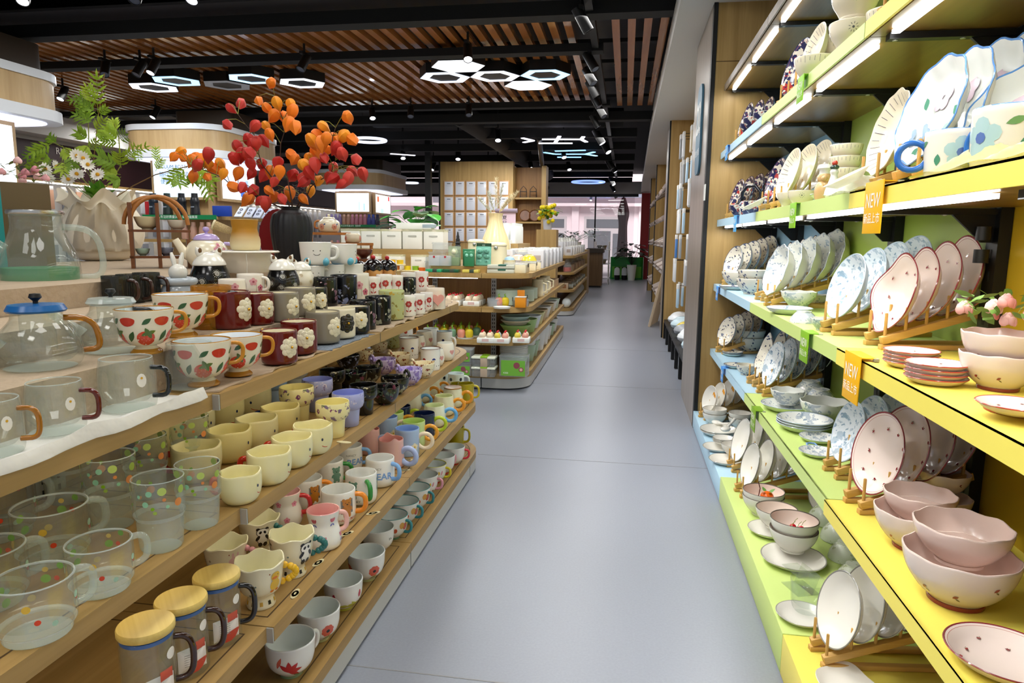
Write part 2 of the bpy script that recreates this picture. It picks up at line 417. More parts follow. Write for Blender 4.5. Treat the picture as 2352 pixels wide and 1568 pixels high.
# ---------------------------------------------------------------- gondola fixtures (left of the aisle)
KICK=mat('white_kickboard','#c3c3bf',0.45)
GROOVE=mat('price_groove','#4d381c',0.6)
PEG=mat('slotted_upright','#c2c2be',0.4,0.3); SLOT=mat('upright_slot','#191919',0.7)
def corner_poly(x0,x1,y0,y1,r,side='far'):
 """board from x0 (inner) to x1 (aisle side); the far or near aisle corner is rounded"""
 p=[]
 if side=='far':
  p=[(x0,y0),(x1,y0)]+[(x1-r+r*math.cos(R(a)),y1-r+r*math.sin(R(a)))for a in range(0,91,9)]+[(x0,y1)]
 elif side=='near':
  p=[(x0,y1),(x0,y0)]+[(x1-r+r*math.sin(R(a)),y0+r-r*math.cos(R(a)))for a in range(0,91,9)]+[(x1,y1)]
 else:p=[(x0,y0),(x1,y0),(x1,y1),(x0,y1)]
 return p
def inset(p,d):
 n=len(p); cx=sum(a for a,b in p)/n; cy=sum(b for a,b in p)/n; out=[]
 for i in range(n):
  a,b,q=Vector(p[i-1]),Vector(p[i]),Vector(p[(i+1)%n])
  t1,t2=(b-a),(q-b)
  if t1.length<1e-6 or t2.length<1e-6:out.append(p[i]); continue
  t1.normalize(); t2.normalize(); n1=Vector((-t1.y,t1.x)); n2=Vector((-t2.y,t2.x))
  m=n1+n2
  if m.length<1e-6:m=n1
  m.normalize(); k=d/max(0.4,m.dot(n1)); out.append((b.x+m.x*k,b.y+m.y*k))
 return out
def board(name,poly,z0,z1,parent,m=None,groove=True,endcap=None):
 mb=MB(); m=m or OAK
 mb.prism(poly,z0,z1,m)
 if groove:
  a=inset(poly,0.030); b=inset(poly,0.0335); n=len(poly)
  va=[mb.bm.verts.new((x,y,z1+0.0004))for x,y in a]; vb=[mb.bm.verts.new((x,y,z1+0.0004))for x,y in b]
  for i in range(n):mb.face([va[i],va[(i+1)%n],vb[(i+1)%n],vb[i]],GROOVE)
 if endcap:
  x,y=endcap; mb.box(x-0.14,y-0.0022,(z0+z1)/2-0.001,0.28,0.004,z1-z0,GREYM)
 return mb.build(name,parent,smooth=30)
TIER={'bottom':(0.068,0.10,-0.683,0.0),'low':(0.298,0.330,-0.686,0),'mid':(0.551,0.583,-0.731,0),'top':(0.784,0.815,-0.778,0)}
ZT={k:v[1]for k,v in TIER.items()}
XB=-1.20
def gondola(y0,y1,label,dx=0.0,end=None,cap=True):
 t=thing('shelf_gondola',label,'shelf','oak display shelves of the mug gondola',(0,0,0))
 yr=y1
 for k in('bottom','low','mid','top'):
  z0,z1,xf,_=TIER[k]; xf+=dx
  xb=XB if k!='top' else-2.3
  p=corner_poly(xb,xf,y0+0.0015,y1-0.0015,0.24 if k!='top' else 0.2,end or 'none')
  board('shelf_board',p,z0,z1,t,endcap=(xf,y0)if cap else None)
 mb=MB(); p=corner_poly(XB,-0.681+dx,y0+0.001,y1-0.001,0.24,end or 'none')
 mb.prism(inset(p,0.004),0.012,0.068,KICK); mb.prism(inset(p,0.03),0.0005,0.012,BLACK); mb.build('kickboard',t,smooth=30)
 if end:return t
 mb=MB(); yb=y1 if end is None else y1-0.36
 mb.box(XB-0.012,(y0+yb)/2,0.44,0.024,yb-y0,0.69,OAKZ); mb.build('back_panel',t)
 for yy in(y0+0.02,yb-0.02):
  mb=MB(); mb.box(XB+0.012,yy,0.44,0.022,0.036,0.68,PEG)
  for i in range(24):mb.box(XB+0.0235,yy,0.13+i*0.027,0.0015,0.006,0.014,SLOT)
  mb.build('upright',t,smooth=None)
  # led strip under the upper boards
 for z in(0.7835,0.5505):
  mb=MB(); mb.box(-0.86+dx if z>0.7 else-0.82+dx,(y0+yb)/2,z-0.003,0.014,(yb-y0)*0.86,0.006,mat('shelf_led','#fff4d8',0.5,emit=7.0)); mb.build('light_strip',t,smooth=None)
 return t
gondola(0.28,1.2,'nearest oak gondola section holding glass mugs and dotted tumblers',-0.014,None,False)
gondola(1.2,2.1,'oak gondola section holding camellia mugs and smiling yellow bowls')
gondola(2.1,3.0,'oak gondola section under black floral bowls and red flower cups')
gondola(3.0,3.34,'rounded oak end piece of the mug gondola beside olive mugs',0,'far')
# stepped plinths on the top tier
CLOTHM=mat('beige_cloth','#b39f86',0.9,vary=0.12,vscale=40,bump=0.4,bscale=60)
CLOTHG=mat('blue_grey_woven_mat','#7f8a97',0.9,vary=0.3,vscale=160,bump=0.8,bscale=180)
CLOTHW=mat('white_cloth','#dcdad2',0.9,vary=0.05,vscale=30,bump=0.35,bscale=40)
STEP={1:0.893,2:0.952,3:1.008}
for i,(xa,xc,z,lab)in enumerate(((-1.06,-0.905,0.893,'lowest beige display step behind front row of camellia mugs'),(-1.26,-1.062,0.952,'middle beige display step carrying the black animal jars'),(-2.28,-1.262,1.008,'highest wide beige display step under vases and teapots'))):
 mb=MB(); mb.prism([(xa,0.55),(xc,0.55),(xc,3.2-0.1*i),(xa,3.2-0.1*i)],0.816,z,CLOTHM); tag(mb.build('display_riser',smooth=30),lab,'display riser')
def cloth(name,pts,z,m,label,amp=0.004,th=0.004,seed=1,edge=None):
 """soft cloth lying on a board: outline strip (x0, x1, y0, y1) with crumpled rim"""
 x0,x1,y0,y1=pts; rnd=random.Random(seed); nx,ny=14,max(10,int((y1-y0)/0.03)); mb=MB(); g=[]
 ph=[rnd.uniform(0,6)for _ in range(6)]
 for j in range(ny+1):
  row=[]
  for i in range(nx+1):
   u,v=i/nx,j/ny; x=x0+(x1-x0)*u; y=y0+(y1-y0)*v
   w=math.sin(v*23+ph[0]+3*u)*math.sin(u*5+ph[1])+0.6*math.sin(v*51+ph[2]-4*u)
   fold=max(0,(u-0.82)/0.18)
   zz=z+0.0012+abs(w)*amp*(0.15+fold)+(edge or 0)*math.sin(PI*min(1,max(0,(u-0.80)/0.20)))*(0.85+0.15*w)
   row.append(mb.bm.verts.new((x+0.006*math.sin(v*31+ph[3])*fold,y,zz)))
  g.append(row)
 for j in range(ny):
  for i in range(nx):mb.face([g[j][i],g[j][i+1],g[j+1][i+1],g[j+1][i]],m)
 r=bmesh.ops.extrude_face_region(mb.bm,geom=list(mb.bm.faces))
 for v in[e for e in r['geom']if isinstance(e,bmesh.types.BMVert)]:v.co.z=max(z+0.0003,v.co.z-th)
 bmesh.ops.recalc_face_normals(mb.bm,faces=list(mb.bm.faces))
 o=mb.build(name,smooth=60); tag(o,label,'cloth'); return o
cloth('table_cloth',(-0.904,-0.792,1.21,1.72),0.815,CLOTHM,'crumpled beige cloth under the strawberry and red camellia mugs',0.005)
cloth('woven_mat',(-0.904,-0.785,1.73,2.06),0.815,CLOTHG,'blue grey ribbed mat under cream camellia mug with black flower',0.002,0.006)
cloth('table_cloth',(-0.904,-0.784,2.11,2.66),0.815,CLOTHM,'beige cloth edge under black floral and green mugs',0.008,seed=4)
cloth('table_cloth',(-0.904,-0.786,2.67,3.0),0.815,CLOTHM,'gathered tan cloth beneath cream cup with pink heart handle',0.012,seed=9)
cloth('white_towel',(-0.904,-0.783,0.3,1.17),0.815,CLOTHW,'thick white cloth with rolled edge under the clear glass mugs',0.003,0.004,3,0.022)
# ---------------------------------------------------------------- colour-blocked crockery wall (right of the aisle)
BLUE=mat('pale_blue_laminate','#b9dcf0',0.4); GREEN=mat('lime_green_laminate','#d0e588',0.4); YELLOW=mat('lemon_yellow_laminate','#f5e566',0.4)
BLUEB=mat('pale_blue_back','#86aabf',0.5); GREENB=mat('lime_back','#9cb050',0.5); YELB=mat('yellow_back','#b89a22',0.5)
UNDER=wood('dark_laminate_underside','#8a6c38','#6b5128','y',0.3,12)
LEDW=mat('cool_led_diffuser','#ffffff',0.5,emit=9.0)
BAY=(('blue',BLUE,BLUEB,2.93,4.135),('green',GREEN,GREENB,1.73,2.93),('yellow',YELLOW,YELB,0.50,1.73))
XS,XBK=0.513,0.835
ZS={1:(0.452,0.490),2:(0.833,0.872),3:(1.200,1.238),4:(1.577,1.612),5:(1.95,1.985)}
ZBASE=0.118
for nm,fm,bmk,y0,y1 in BAY:
 lab={'blue':'far pale blue bay of the crockery wall beside wooden end panel','green':'lime green middle bay of the crockery wall','yellow':'nearest lemon yellow bay of the crockery wall'}[nm]
 t=thing('wall_shelving',lab,'shelving','colour blocked crockery wall')
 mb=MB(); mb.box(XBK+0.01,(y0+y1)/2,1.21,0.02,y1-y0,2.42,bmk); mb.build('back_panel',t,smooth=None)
 e=0.004 if nm!='yellow' else 0.0
 mb=MB(); zb=ZBASE if nm!='blue' else 0.105
 mb.box((0.435+XBK)/2,(y0+y1)/2,zb/2+0.004,XBK-0.435,y1-y0-0.004,zb-0.008,fm,bevel=0.002); mb.build('base_plinth',t,smooth=30)
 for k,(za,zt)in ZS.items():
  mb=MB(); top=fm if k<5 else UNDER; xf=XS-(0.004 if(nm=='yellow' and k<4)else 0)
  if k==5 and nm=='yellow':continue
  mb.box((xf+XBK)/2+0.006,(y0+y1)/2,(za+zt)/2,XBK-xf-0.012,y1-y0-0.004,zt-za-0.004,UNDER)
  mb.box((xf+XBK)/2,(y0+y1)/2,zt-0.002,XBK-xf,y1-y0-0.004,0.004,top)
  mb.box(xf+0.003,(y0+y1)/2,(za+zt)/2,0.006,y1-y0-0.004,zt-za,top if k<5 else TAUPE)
  o=mb.build('shelf_board',t,smooth=None)
  n=2; seg=(y1-y0)/n
  if k>=3:
   for i in range(n):
    mb=MB(); mb.box(xf+0.045,y0+seg*(i+0.5),za-0.004,0.016,seg-0.12,0.008,LEDW); mb.build('led_strip',t,smooth=None)
  for i in range(n+1 if nm=='yellow' else n):
   yb=y1-0.03-seg*i
   mb=MB(); mb.box((xf+0.03+XBK)/2,yb,za-0.007,XBK-xf-0.05,0.026,0.014,BLACK)
   mb.extr([(XBK-0.012,yb-0.004,za-0.014),(XBK-0.012,yb-0.004,za-0.075),(XBK-0.05,yb-0.004,za-0.075),(XBK-0.115,yb-0.004,za-0.014)],(0,0.008,0),BLACK)
   for xx in(xf+0.055,XBK-0.13):mb.lathe([(0,-0.0165),(0.006,-0.0155),(0.006,-0.013)],GREYM,8,off=(xx,yb,za))
   mb.build('bracket',t)
 for i in range(3 if nm=='yellow' else 2):
  mb=MB(); mb.box(XBK-0.014,y1-0.03-(y1-y0)/2*i,1.25,0.026,0.05,2.3,BLACK)
  for q in range(40):mb.box(XBK-0.0275,y1-0.03-(y1-y0)/2*i,0.3+q*0.05,0.0012,0.008,0.02,SLOT)
  mb.build('upright',t,smooth=None)
def led_lights():
 for nm,fm,bmk,y0,y1 in BAY:
  for k,e in((3,1.7),(4,1.6),(5,1.8)):
   if k==5 and nm=='yellow':continue
   o=lamp('shelf_led_lamp','AREA',(XS+0.045,(y0+y1)/2,ZS[k][0]-0.012),e,(1.0,1.0,0.97),None,0.03,y1-y0-0.1)
   o.rotation_euler=(0,0,0)
led_lights()
# kraft signs clipped over the shelf lips
def new_sign(y,k,col,tw,label,th=0.062):
 cm=mat('sign_'+col.strip('#'),col,0.45); za,zt=ZS[k]if k else(0,ZBASE)
 t=thing('promotion_sign',label,'sign','NEW signs clipped to the crockery shelves',(XS-0.012,y,zt-0.02))
 h=tw*1.02
 mb=MB(); mb.box(0,0,-h*0.22,0.0025,tw,h,cm,bevel=0.001); mb.build('sign_board',t)
 mb=MB(); mb.box(0.016,0,h*0.25,0.030,tw*0.96,0.002,cm); mb.box(0.030,-tw*0.48,h*0.23,0.01,0.012,0.006,GREYM); mb.build('clip',t)
 mb=MB(); T=plane_T((-0.0019,0,-h*0.10),(0,-1,0),(0,0,1)); wm=pl('#fdfbe9',0.6)
 add_text(mb,'NEW',h*0.40,wm,T,0.0,0.85)
 T=plane_T((-0.0019,0,-h*0.44),(0,-1,0),(0,0,1)); add_text(mb,'新品上市',h*0.22,wm,T)
 mb.build('lettering',t); return t
for px,py,k,col,wpx,lab in((1352+656,443,3,'#f5b800',74,'orange NEW sign on the third yellow shelf'),(1958,838,2,'#f5b800',74,'orange NEW sign on the pink plate shelf'),(1822,475,3,'#8cc81e',36,'green NEW sign below cream radial plates'),(1839,195,4,'#8cc81e',40,'green NEW sign on the top green shelf'),(1848,778,2,'#83b81a',46,'green NEW sign beside ivory scalloped bowls'),(1731,942,1,'#7da81a',30,'green NEW sign on the lowest raised shelf'),(1689,498,3,'#4fb0ee',16,'blue NEW sign under red poppy cups'),(1669,337,4,'#4fa5ea',13,'blue NEW sign at far end of top blue shelf'),(1647,664,2,'#4f9be8',16,'blue NEW sign at far end of blue blossom shelf'),(1659,846,1,'#4f9be8',17,'blue NEW sign on lower blue shelf')):
 p=on(px,py,x=XS-0.012); d=scl(p); new_sign(p.y,k,col,{74:0.105,36:0.075,40:0.075,46:0.085,30:0.085}.get(wpx,0.075),lab)
 # ---------------------------------------------------------------- cups and mugs: one builder, many kinds
def rfun(prof):
 pts=sorted([(p[1],p[0])for p in prof if p[0]>1e-5])
 def f(z):
  if z<=pts[0][0]:return pts[0][1]
  for(z0,r0),(z1,r1)in zip(pts,pts[1:]):
   if z0<=z<=z1:return r0 if z1-z0<1e-9 else r0+(r1-r0)*(z-z0)/(z1-z0)
  return pts[-1][1]
 return f
def cup(outer,m_out,m_in=None,m_rim=None,wall=0.0035,floor=0.006,wave=None,seg=40):
 """turned cup: outer outline (r, z[, material]) from foot to lip; returns MB and outer radius function"""
 m_in=m_in or m_out; m_rim=m_rim or m_in
 R0,H=outer[-1][0],outer[-1][1]
 prof=[(0,outer[0][1])]+list(outer)+[(R0-wall*0.3,H+wall*0.45,m_rim),(R0-wall*0.75,H+wall*0.4,m_rim),(R0-wall,H-0.001,m_rim)]
 rf=rfun(outer)
 zs=[H*t for t in(0.85,0.65,0.45,0.3)]
 for z in zs:
  if z>outer[0][1]+floor:prof.append((max(0.004,rf(z)-wall),z,m_in))
 zb=outer[0][1]+floor
 ft=[p for p in outer if p[1]>zb]; zlow=min(zs[-1],zb+0.012)
 prof.append((max(0.003,(rf(zlow)-wall)*0.75),max(zb,zlow-0.004),m_in)); prof.append((0,max(zb,zlow-0.005),m_in))
 mb=MB(); mb.lathe(prof,m_out,seg,fn=wave); return mb,rf
def smooth_prof(pts,n=4):
 """catmull-rom through the outline"""
 out=[]
 for i in range(len(pts)-1):
  p0,p1,p2,p3=pts[max(0,i-1)],pts[i],pts[i+1],pts[min(len(pts)-1,i+2)]
  for k in range(n):
   t=k/n; q=[]
   for a in(0,1):
    q.append(0.5*(2*p1[a]+(p2[a]-p0[a])*t+(2*p0[a]-5*p1[a]+4*p2[a]-p3[a])*t*t+(3*p1[a]-p0[a]-3*p2[a]+p3[a])*t**3))
   out.append((max(0.001,q[0]),max(q[1],min(p1[1],p2[1])))+tuple(p2[2:3]))
 out.append(pts[-1]); return out
def handle_c(rf,th,zt,zb,out,r,m,n=14,squash=1.0,sharp=0.62):
 e=Vector((math.cos(th),math.sin(th),0)); mb=MB(); pts=[]
 for k in range(n+1):
  t=k/n; a=PI*t; z=zt+(zb-zt)*(0.5-0.5*math.copysign(abs(math.cos(a))**0.75,math.cos(a)))
  rr=rf(zt)*(1-t)+rf(zb)*t-0.002+out*abs(math.sin(a))**sharp
  pts.append(e*rr+Vector((0,0,z)))
 return mb.tube(pts,r,m,10)
def handle_ring(rf,th,zc,rad,r,m,off=0.72):
 e=Vector((math.cos(th),math.sin(th),0)); ctr=e*(rf(zc)+rad*off)+Vector((0,0,zc)); mb=MB(); pts=[]
 for k in range(21):
  a=PI*0.86-(PI*0.86*2)*k/20; pts.append(ctr+e*(rad*math.cos(a))+Vector((0,0,rad*math.sin(a))))
 return mb.tube(pts,r,m,10)
def handle_bead(rf,th,zt,zb,out,r,m,n=8):
 e=Vector((math.cos(th),math.sin(th),0)); mb=MB()
 for k in range(n+1):
  t=k/n; a=PI*t; z=zt+(zb-zt)*t; rr=rf(zt)*(1-t)+rf(zb)*t+0.002+out*math.sin(a)**0.7
  mb.ball(e*rr+Vector((0,0,z)),r,m,10,7)
 return mb
def make_cup(name,cat,label,group,outer,m_out,m_in=None,m_rim=None,handle=None,deco=None,wall=0.0035,floor=0.006,wave=None,extra=None,sm=True,seg=40,smooth=40):
 def mk():
  t=thing(name,label,cat,group); o=smooth_prof(outer)if sm else outer
  mb,rf=cup(o,m_out,m_in,m_rim,wall,floor,wave,seg)
  if deco:deco(mb,rf)
  mb.build('body',t,smooth=smooth)
  if handle:
   k=handle[0]; f={'c':handle_c,'ring':handle_ring,'bead':handle_bead}[k]; f(rf,*handle[1:]).build('handle',t,smooth=60)
  if extra:extra(t,rf)
  return t
 return Kind(mk)
REG=[]; XLIM=[(0.815,-0.905),(STEP[1],-1.062),(STEP[2],-1.262)]
def relax(q,d,r,z):
 """step back along the sight line until the foot print is clear of its neighbours"""
 xl=next((v for k,v in XLIM if abs(k-z)<0.006),None)
 for _ in range(40):
  hit=[1 for(x,y,rr,zz)in REG if abs(zz-z)<0.02 and(x-q.x)**2+(y-q.y)**2<((r+rr)*0.97)**2]
  if not hit:break
  q=q+d*0.004
 if xl is not None:q=Vector((max(q.x,xl+r+0.002),q.y,q.z))
 REG.append((q.x,q.y,r,z)); return q
def tocam(p):return math.atan2(CAM.y-p[1],CAM.x-p[0])
def place(kind,px,py,z,rb=0.03,rel=0.0,label=None,group=None,wpx=None,w=None,sc=1.0,lim=(0.8,1.25)):
 p=on(px,py,z=z); d=Vector((p.x,p.y,0)).normalized(); q=p+d*rb
 if wpx:sc=min(lim[1],max(lim[0],wpx*scl(q)/w))
 if wpx:q=p+d*rb*sc
 q=relax(q,d,(w*0.5*sc if w else rb),z)
 return kind.put((q.x,q.y,z+0.0006),tocam(q)+R(rel),label,group,sc)
 # --- camellia mugs
CREAM=c('#ece2c2'); IVORY=c('#f3efdf'); WHT=c('#f4f4f0')
def relief(t,rf,m,th=0.0):
 rad=rf(0.04); e=Vector((math.cos(th),math.sin(th),0)); s=Vector((-math.sin(th),math.cos(th),0)); mb=MB()
 T=Matrix((e,s,Vector((0,0,1)))).transposed()
 def pet(u,v,r,d):
  a=u/rad; ee=Vector((math.cos(th+a),math.sin(th+a),0)); ss=Vector((-math.sin(th+a),math.cos(th+a),0))
  mb.ball(ee*(rad-0.001+d)+Vector((0,0,0.041+v)),r,m,12,7,(0.30,1,1),Matrix((ee,ss,Vector((0,0,1)))).transposed())
 for ring,n,rr,d in((0.0165,8,0.0092,0.0),(0.0105,6,0.0082,0.0016),(0.005,4,0.0062,0.003)):
  for k in range(n):a=2*PI*k/n+ring*90; pet(math.cos(a)*ring,math.sin(a)*ring,rr,d)
 mb.build('flower_relief',t,smooth=50)
 mb=MB(); mb.ball(e*(rad+0.0045)+Vector((0.0,0,0.041)),0.0032,GOLD,10,7); mb.build('gold_bead',t)
def camellia(col,name,fl='#e9e0c4',inn='#ece4c6'):
 def ex(t,rf):
  relief(t,rf,c(fl),0)
  mb=MB(); e=Vector((math.cos(R(185)),math.sin(R(185)),0)); mb.ball(e*(rf(0.07)+0.012)+Vector((0,0,0.0745)),0.0036,GOLD,10,7); mb.build('handle_bead',t)
 return make_cup('camellia_mug','mug',name,'camellia relief mugs',[(0.034,0.0),(0.0405,0.004),(0.0415,0.02),(0.042,0.05),(0.042,0.077)],c(col),c(inn),c(col),('c',R(185),0.068,0.016,0.026,0.0048,c(col)),None,extra=ex)
KRED,KGREY,KBLK,KCRM=camellia('#641410','m'),camellia('#8a8272','m'),camellia('#16130f','m'),camellia('#ece3c8','m','#231d12')
# --- strawberry cups
def straw_deco(mb,rf):
 red,red2,gr,gr2,wd=c('#d8452b'),c('#c93a2a'),c('#55702f'),c('#2f5a2c'),c('#fbe9c8')
 for i in range(5):
  th=2*PI*i/5
  berry=[(0.0175*math.cos(a)*(1 if math.sin(a)<0 else 0.95),0.0145*math.sin(a)-(0.003 if math.sin(a)<0 else 0))for a in[2*PI*k/16 for k in range(16)]]
  mb.wrap(berry,th,0.037,rf,red)
  for k in range(4):mb.wrap(leafp(0.017,0.008,0.005*math.cos(k*1.57+0.4),0.011+0.004*math.sin(k*1.57+.4),k*1.57+0.4),th+0.1,0.036,rf,gr,0.0008)
  mb.wrap([(0.0165*math.cos(a),0.0125*math.sin(a)if math.sin(a)<0 else 0.006*math.sin(a))for a in[2*PI*k/16 for k in range(16)]],th+0.62,0.074,rf,red2)
  mb.wrap(leafp(0.026,0.011,0,0,1.1),th+0.70,0.040,rf,gr2); mb.wrap(leafp(0.022,0.010,0,0,0.6),th+0.05,0.0715,rf,gr2)
  for k in range(10):
   a=k*2.4; rr=0.0035+0.0010*k; mb.wrap(circ(0.0006,rr*math.cos(a),rr*math.sin(a)*0.8-0.002,5),th,0.037,rf,wd,0.001,rings=(1.0,))
GOLDGL=c('#b07a1e',0.15)
KSTRAW=make_cup('strawberry_cup','cup','m','strawberry footed cups',[(0.031,0.0,GOLDGL),(0.0305,0.004,GOLDGL),(0.022,0.012,GOLDGL),(0.020,0.016),(0.033,0.021),(0.046,0.034),(0.052,0.055),(0.0555,0.08),(0.057,0.093)],c('#efe8d2'),c('#e8eef2'),GOLDGL,('c',R(100),0.083,0.040,0.030,0.0042,c('#c58518',0.15)),straw_deco)
# --- smiling yellow bowls
def smile_deco(mb,rf):
 bl,rd=c('#1d2d55'),c('#c8331f')
 for u in(-0.017,0.017):mb.wrap(circ(0.0030,u,0,8,0.8,1.2),0,0.040,rf,bl,rings=(1.0,))
 arc=[(0.020*math.sin(a),-0.011*math.cos(a))for a in[R(-62+124*k/10)for k in range(11)]]; arc2=[(x*0.92,y*0.86)for x,y in arc][::-1]
 for k in range(10):mb.wrap([arc[k],arc[k+1],arc2[10-k-1],arc2[10-k]],0,0.030,rf,rd,rings=(1.0,))
def lumpy(th,r,z,i):return(r*(1+0.018*math.sin(3*th+1)+0.010*math.sin(5*th)),z*(1+(0.016*math.sin(2*th+0.5)+0.022*math.sin(4*th))*(z/0.064)**2 if z>0.03 else 1))
def smiley(col,hc):return make_cup('smiling_bowl','bowl','m','smiling yellow bowls',[(0.022,0.0),(0.030,0.001),(0.039,0.012),(0.0440,0.030),(0.0450,0.048),(0.0445,0.066)],c(col,0.25),c(col,0.25),c(col,0.25),('c',R(180),0.052,0.020,0.016,0.0062,c(hc)),smile_deco,wall=0.004,wave=lumpy)
KSM_R,KSM_B=smiley('#eee7b4','#c92c1a'),smiley('#eee4a4','#27408b')
# --- glass with dots
DOTC=['#7fae12','#b9cf6a','#8fc7a6','#d98a4a','#9db94c']
DOTM=['#d8431c','#7fae12','#d9b23c','#a3c7b0','#6aa61e']
def dots(mb,rf,z0,z1,n,cols,seed,r0,r1):
 rnd=random.Random(seed); done=[]
 for k in range(n*8):
  if len(done)>=n:break
  th,z,r=rnd.uniform(0,2*PI),rnd.uniform(z0,z1),rnd.choice((r0,r1,(r0+r1)/2))
  if any(abs(math.atan2(math.sin(th-t),math.cos(th-t)))*rf(z)<(r+q)*1.05 and abs(z-y)<(r+q)*1.05 for t,y,q in done):continue
  done.append((th,z,r)); mb.wrap(circ(r,n=12),th,z,rf,pl(cols[len(done)%len(cols)],0.4),rings=(0.5,1.0))
def ribs(th,r,z,i):return(r*(1+(0.022*math.cos(th*22)if z<0.056 and r>0.02 else 0)),z)
def tumbler_make():
 t=thing('dotted_tumbler','m','tumbler','dotted ribbed glass tumblers')
 o=[(0.030,0.0,GLASSE),(0.0325,0.004,GLASSB),(0.0345,0.030,GLASSB),(0.0355,0.054,GLASSB),(0.040,0.062,GLASSE),(0.0405,0.072),(0.0405,0.1),(0.0405,0.122)]
 mb,rf=cup(o,GLASS,GLASS,GLASSE,0.0022,0.012,ribs,66); dots(mb,rf,0.074,0.118,24,DOTC,5,0.0030,0.0068); mb.build('body',t,smooth=50); return t
KTUM=Kind(tumbler_make)
def dotmug_make():
 t=thing('dotted_glass_mug','m','mug','dotted glass mugs')
 o=smooth_prof([(0.040,0.0,GLASSE),(0.0425,0.003,GLASSE),(0.044,0.014,GLASSB),(0.0495,0.020,GLASSE),(0.0505,0.05),(0.0505,0.084)])
 mb,rf=cup(o,GLASS,GLASS,GLASSE,0.0035,0.014,None,44); dots(mb,rf,0.030,0.078,17,DOTM,11,0.0040,0.0066); mb.build('body',t)
 handle_c(rf,R(105),0.076,0.026,0.026,0.0058,GLASSB).build('handle',t,smooth=60); return t
KDOTM=Kind(dotmug_make)
# --- flared cups with a printed band
def flared(body,band,inn):return make_cup('flared_cup','cup','m','flared stackable cups',[(0.0265,0.0),(0.028,0.003),(0.0295,0.03),(0.031,0.045),(0.0395,0.053,band),(0.0425,0.062,band),(0.0428,0.075,band),(0.0420,0.090,band)],c(body),c(inn),c(inn),None,None,sm=False,wall=0.003)
B_Y=speckle('band_yellow_violets','#efe6ac',[('#7d6a86',50,0.56),('#7a3f6b',70,0.62),('#6f7d5a',60,0.64)])
B_P=speckle('band_periwinkle_blossom','#a9aede',[('#d9d2e6',55,0.57),('#8b7fb2',75,0.63)])
B_K=speckle('band_black_blossom','#0e0d0d',[('#b9b494',60,0.60),('#5c6a4c',70,0.66)])
B_W=speckle('band_white_petals','#e9ece6',[('#c9a3a8',70,0.62),('#b08f97',90,0.66)])
KF_Y,KF_P,KF_K,KF_W,KF_B=flared('#eee3a0',B_Y,'#eee49c'),flared('#a2a8da',B_P,'#8f9be0'),flared('#0d0c0c',B_K,'#0c0b0b'),flared('#dfe7df',B_W,'#e8ece6'),flared('#a9c6ea',c('#9fc0ea'),'#9fc0ea')
# --- small bowls with a loop at the lip
def loopbowl(m,inn,hm):
 def ex(t,rf):
  mb=MB(); mb.tube([(-0.046,0.016*math.cos(a),0.055+0.020*math.sin(a))for a in[R(k*18)for k in range(11)]],[0.0052]*11,hm,8); mb.build('handle',t,smooth=60)
 return make_cup('loop_handled_bowl','bowl','m','small bowls with loop handles',[(0.021,0.0),(0.0215,0.004),(0.030,0.008),(0.041,0.022),(0.0465,0.040),(0.0480,0.058)],m,inn,inn,None,None,extra=ex,wall=0.003)
S_BLK=speckle('black_magnolia_glaze','#0b0b0b',[('#8d8f7c',42,0.585),('#c9c6ae',60,0.65)]); S_ROSE=speckle('black_rose_glaze','#10110f',[('#6d2f45',38,0.58),('#4d5c49',46,0.60)])
S_LIL=speckle('lilac_marble_glaze','#c9bde6',[('#8f78c4',34,0.55),('#6a569a',60,0.62)]); S_AUT=speckle('cream_autumn_glaze','#ece2c0',[('#8a4a20',44,0.60),('#7a2b1d',62,0.64),('#c28a3a',70,0.65)])
S_DKBL=speckle('black_bluebell_glaze','#0c0d12',[('#7d86a8',48,0.58),('#aab0c4',66,0.65)])
KB_K,KB_R,KB_L,KB_A,KB_D=loopbowl(S_BLK,S_BLK,S_BLK),loopbowl(S_ROSE,S_ROSE,S_ROSE),loopbowl(S_LIL,S_LIL,S_LIL),loopbowl(S_AUT,S_AUT,S_AUT),loopbowl(S_DKBL,S_DKBL,S_DKBL)
# --- straight and bellied mugs
CYL=[(0.031,0.0),(0.036,0.002),(0.0375,0.02),(0.038,0.05),(0.038,0.085)]
def mush_deco(mb,rf):
 bl,st,bn,rd=c('#2a3a86'),c('#b98a5a'),c('#14120f'),c('#a8322a')
 for i in range(6):
  th=2*PI*i/6; mb.wrap([(0.0075*math.cos(a),0.008*max(0,math.sin(a)))for a in[PI*k/8 for k in range(9)]],th,0.042,rf,bl if i%2==0 else rd); mb.wrap(rect(0.005,0.011,0,-0.006),th,0.042,rf,st)
 for i in range(20):mb.wrap(rect(0.003,0.003),2*PI*i/20,0.018,rf,bn,rings=(1.0,))
KENAM=make_cup('enamel_mug','mug','m','mushroom enamel mugs',[(0.034,0.0),(0.037,0.002),(0.038,0.03),(0.039,0.075),(0.0415,0.085)],WHT,c('#e6eef0'),c('#5a2a1d'),('c',R(150),0.07,0.02,0.024,0.004,WHT),mush_deco)
def heart_deco(mb,rf):mb.wrap(heartp(0.014),0,0.042,rf,c('#d99a94'))
BELLY=[(0.026,0.0),(0.034,0.003),(0.0425,0.022),(0.0445,0.042),(0.041,0.066),(0.0375,0.082)]
KHEART=make_cup('belly_mug','mug','m','cream belly mugs',BELLY,c('#f1ecdd'),c('#eef0ea'),None,('c',R(150),0.066,0.026,0.026,0.0055,c('#f1ecdd')),heart_deco)
KWHITE=make_cup('white_mug','mug','m','plain white mugs',CYL,c('#eaeeea'),c('#e4eeee'),None,('c',R(140),0.07,0.02,0.026,0.005,c('#eaeeea')),None)
def badge_deco(mb,rf):mb.wrap(circ(0.0065),0,0.045,rf,c('#1f2a55'))
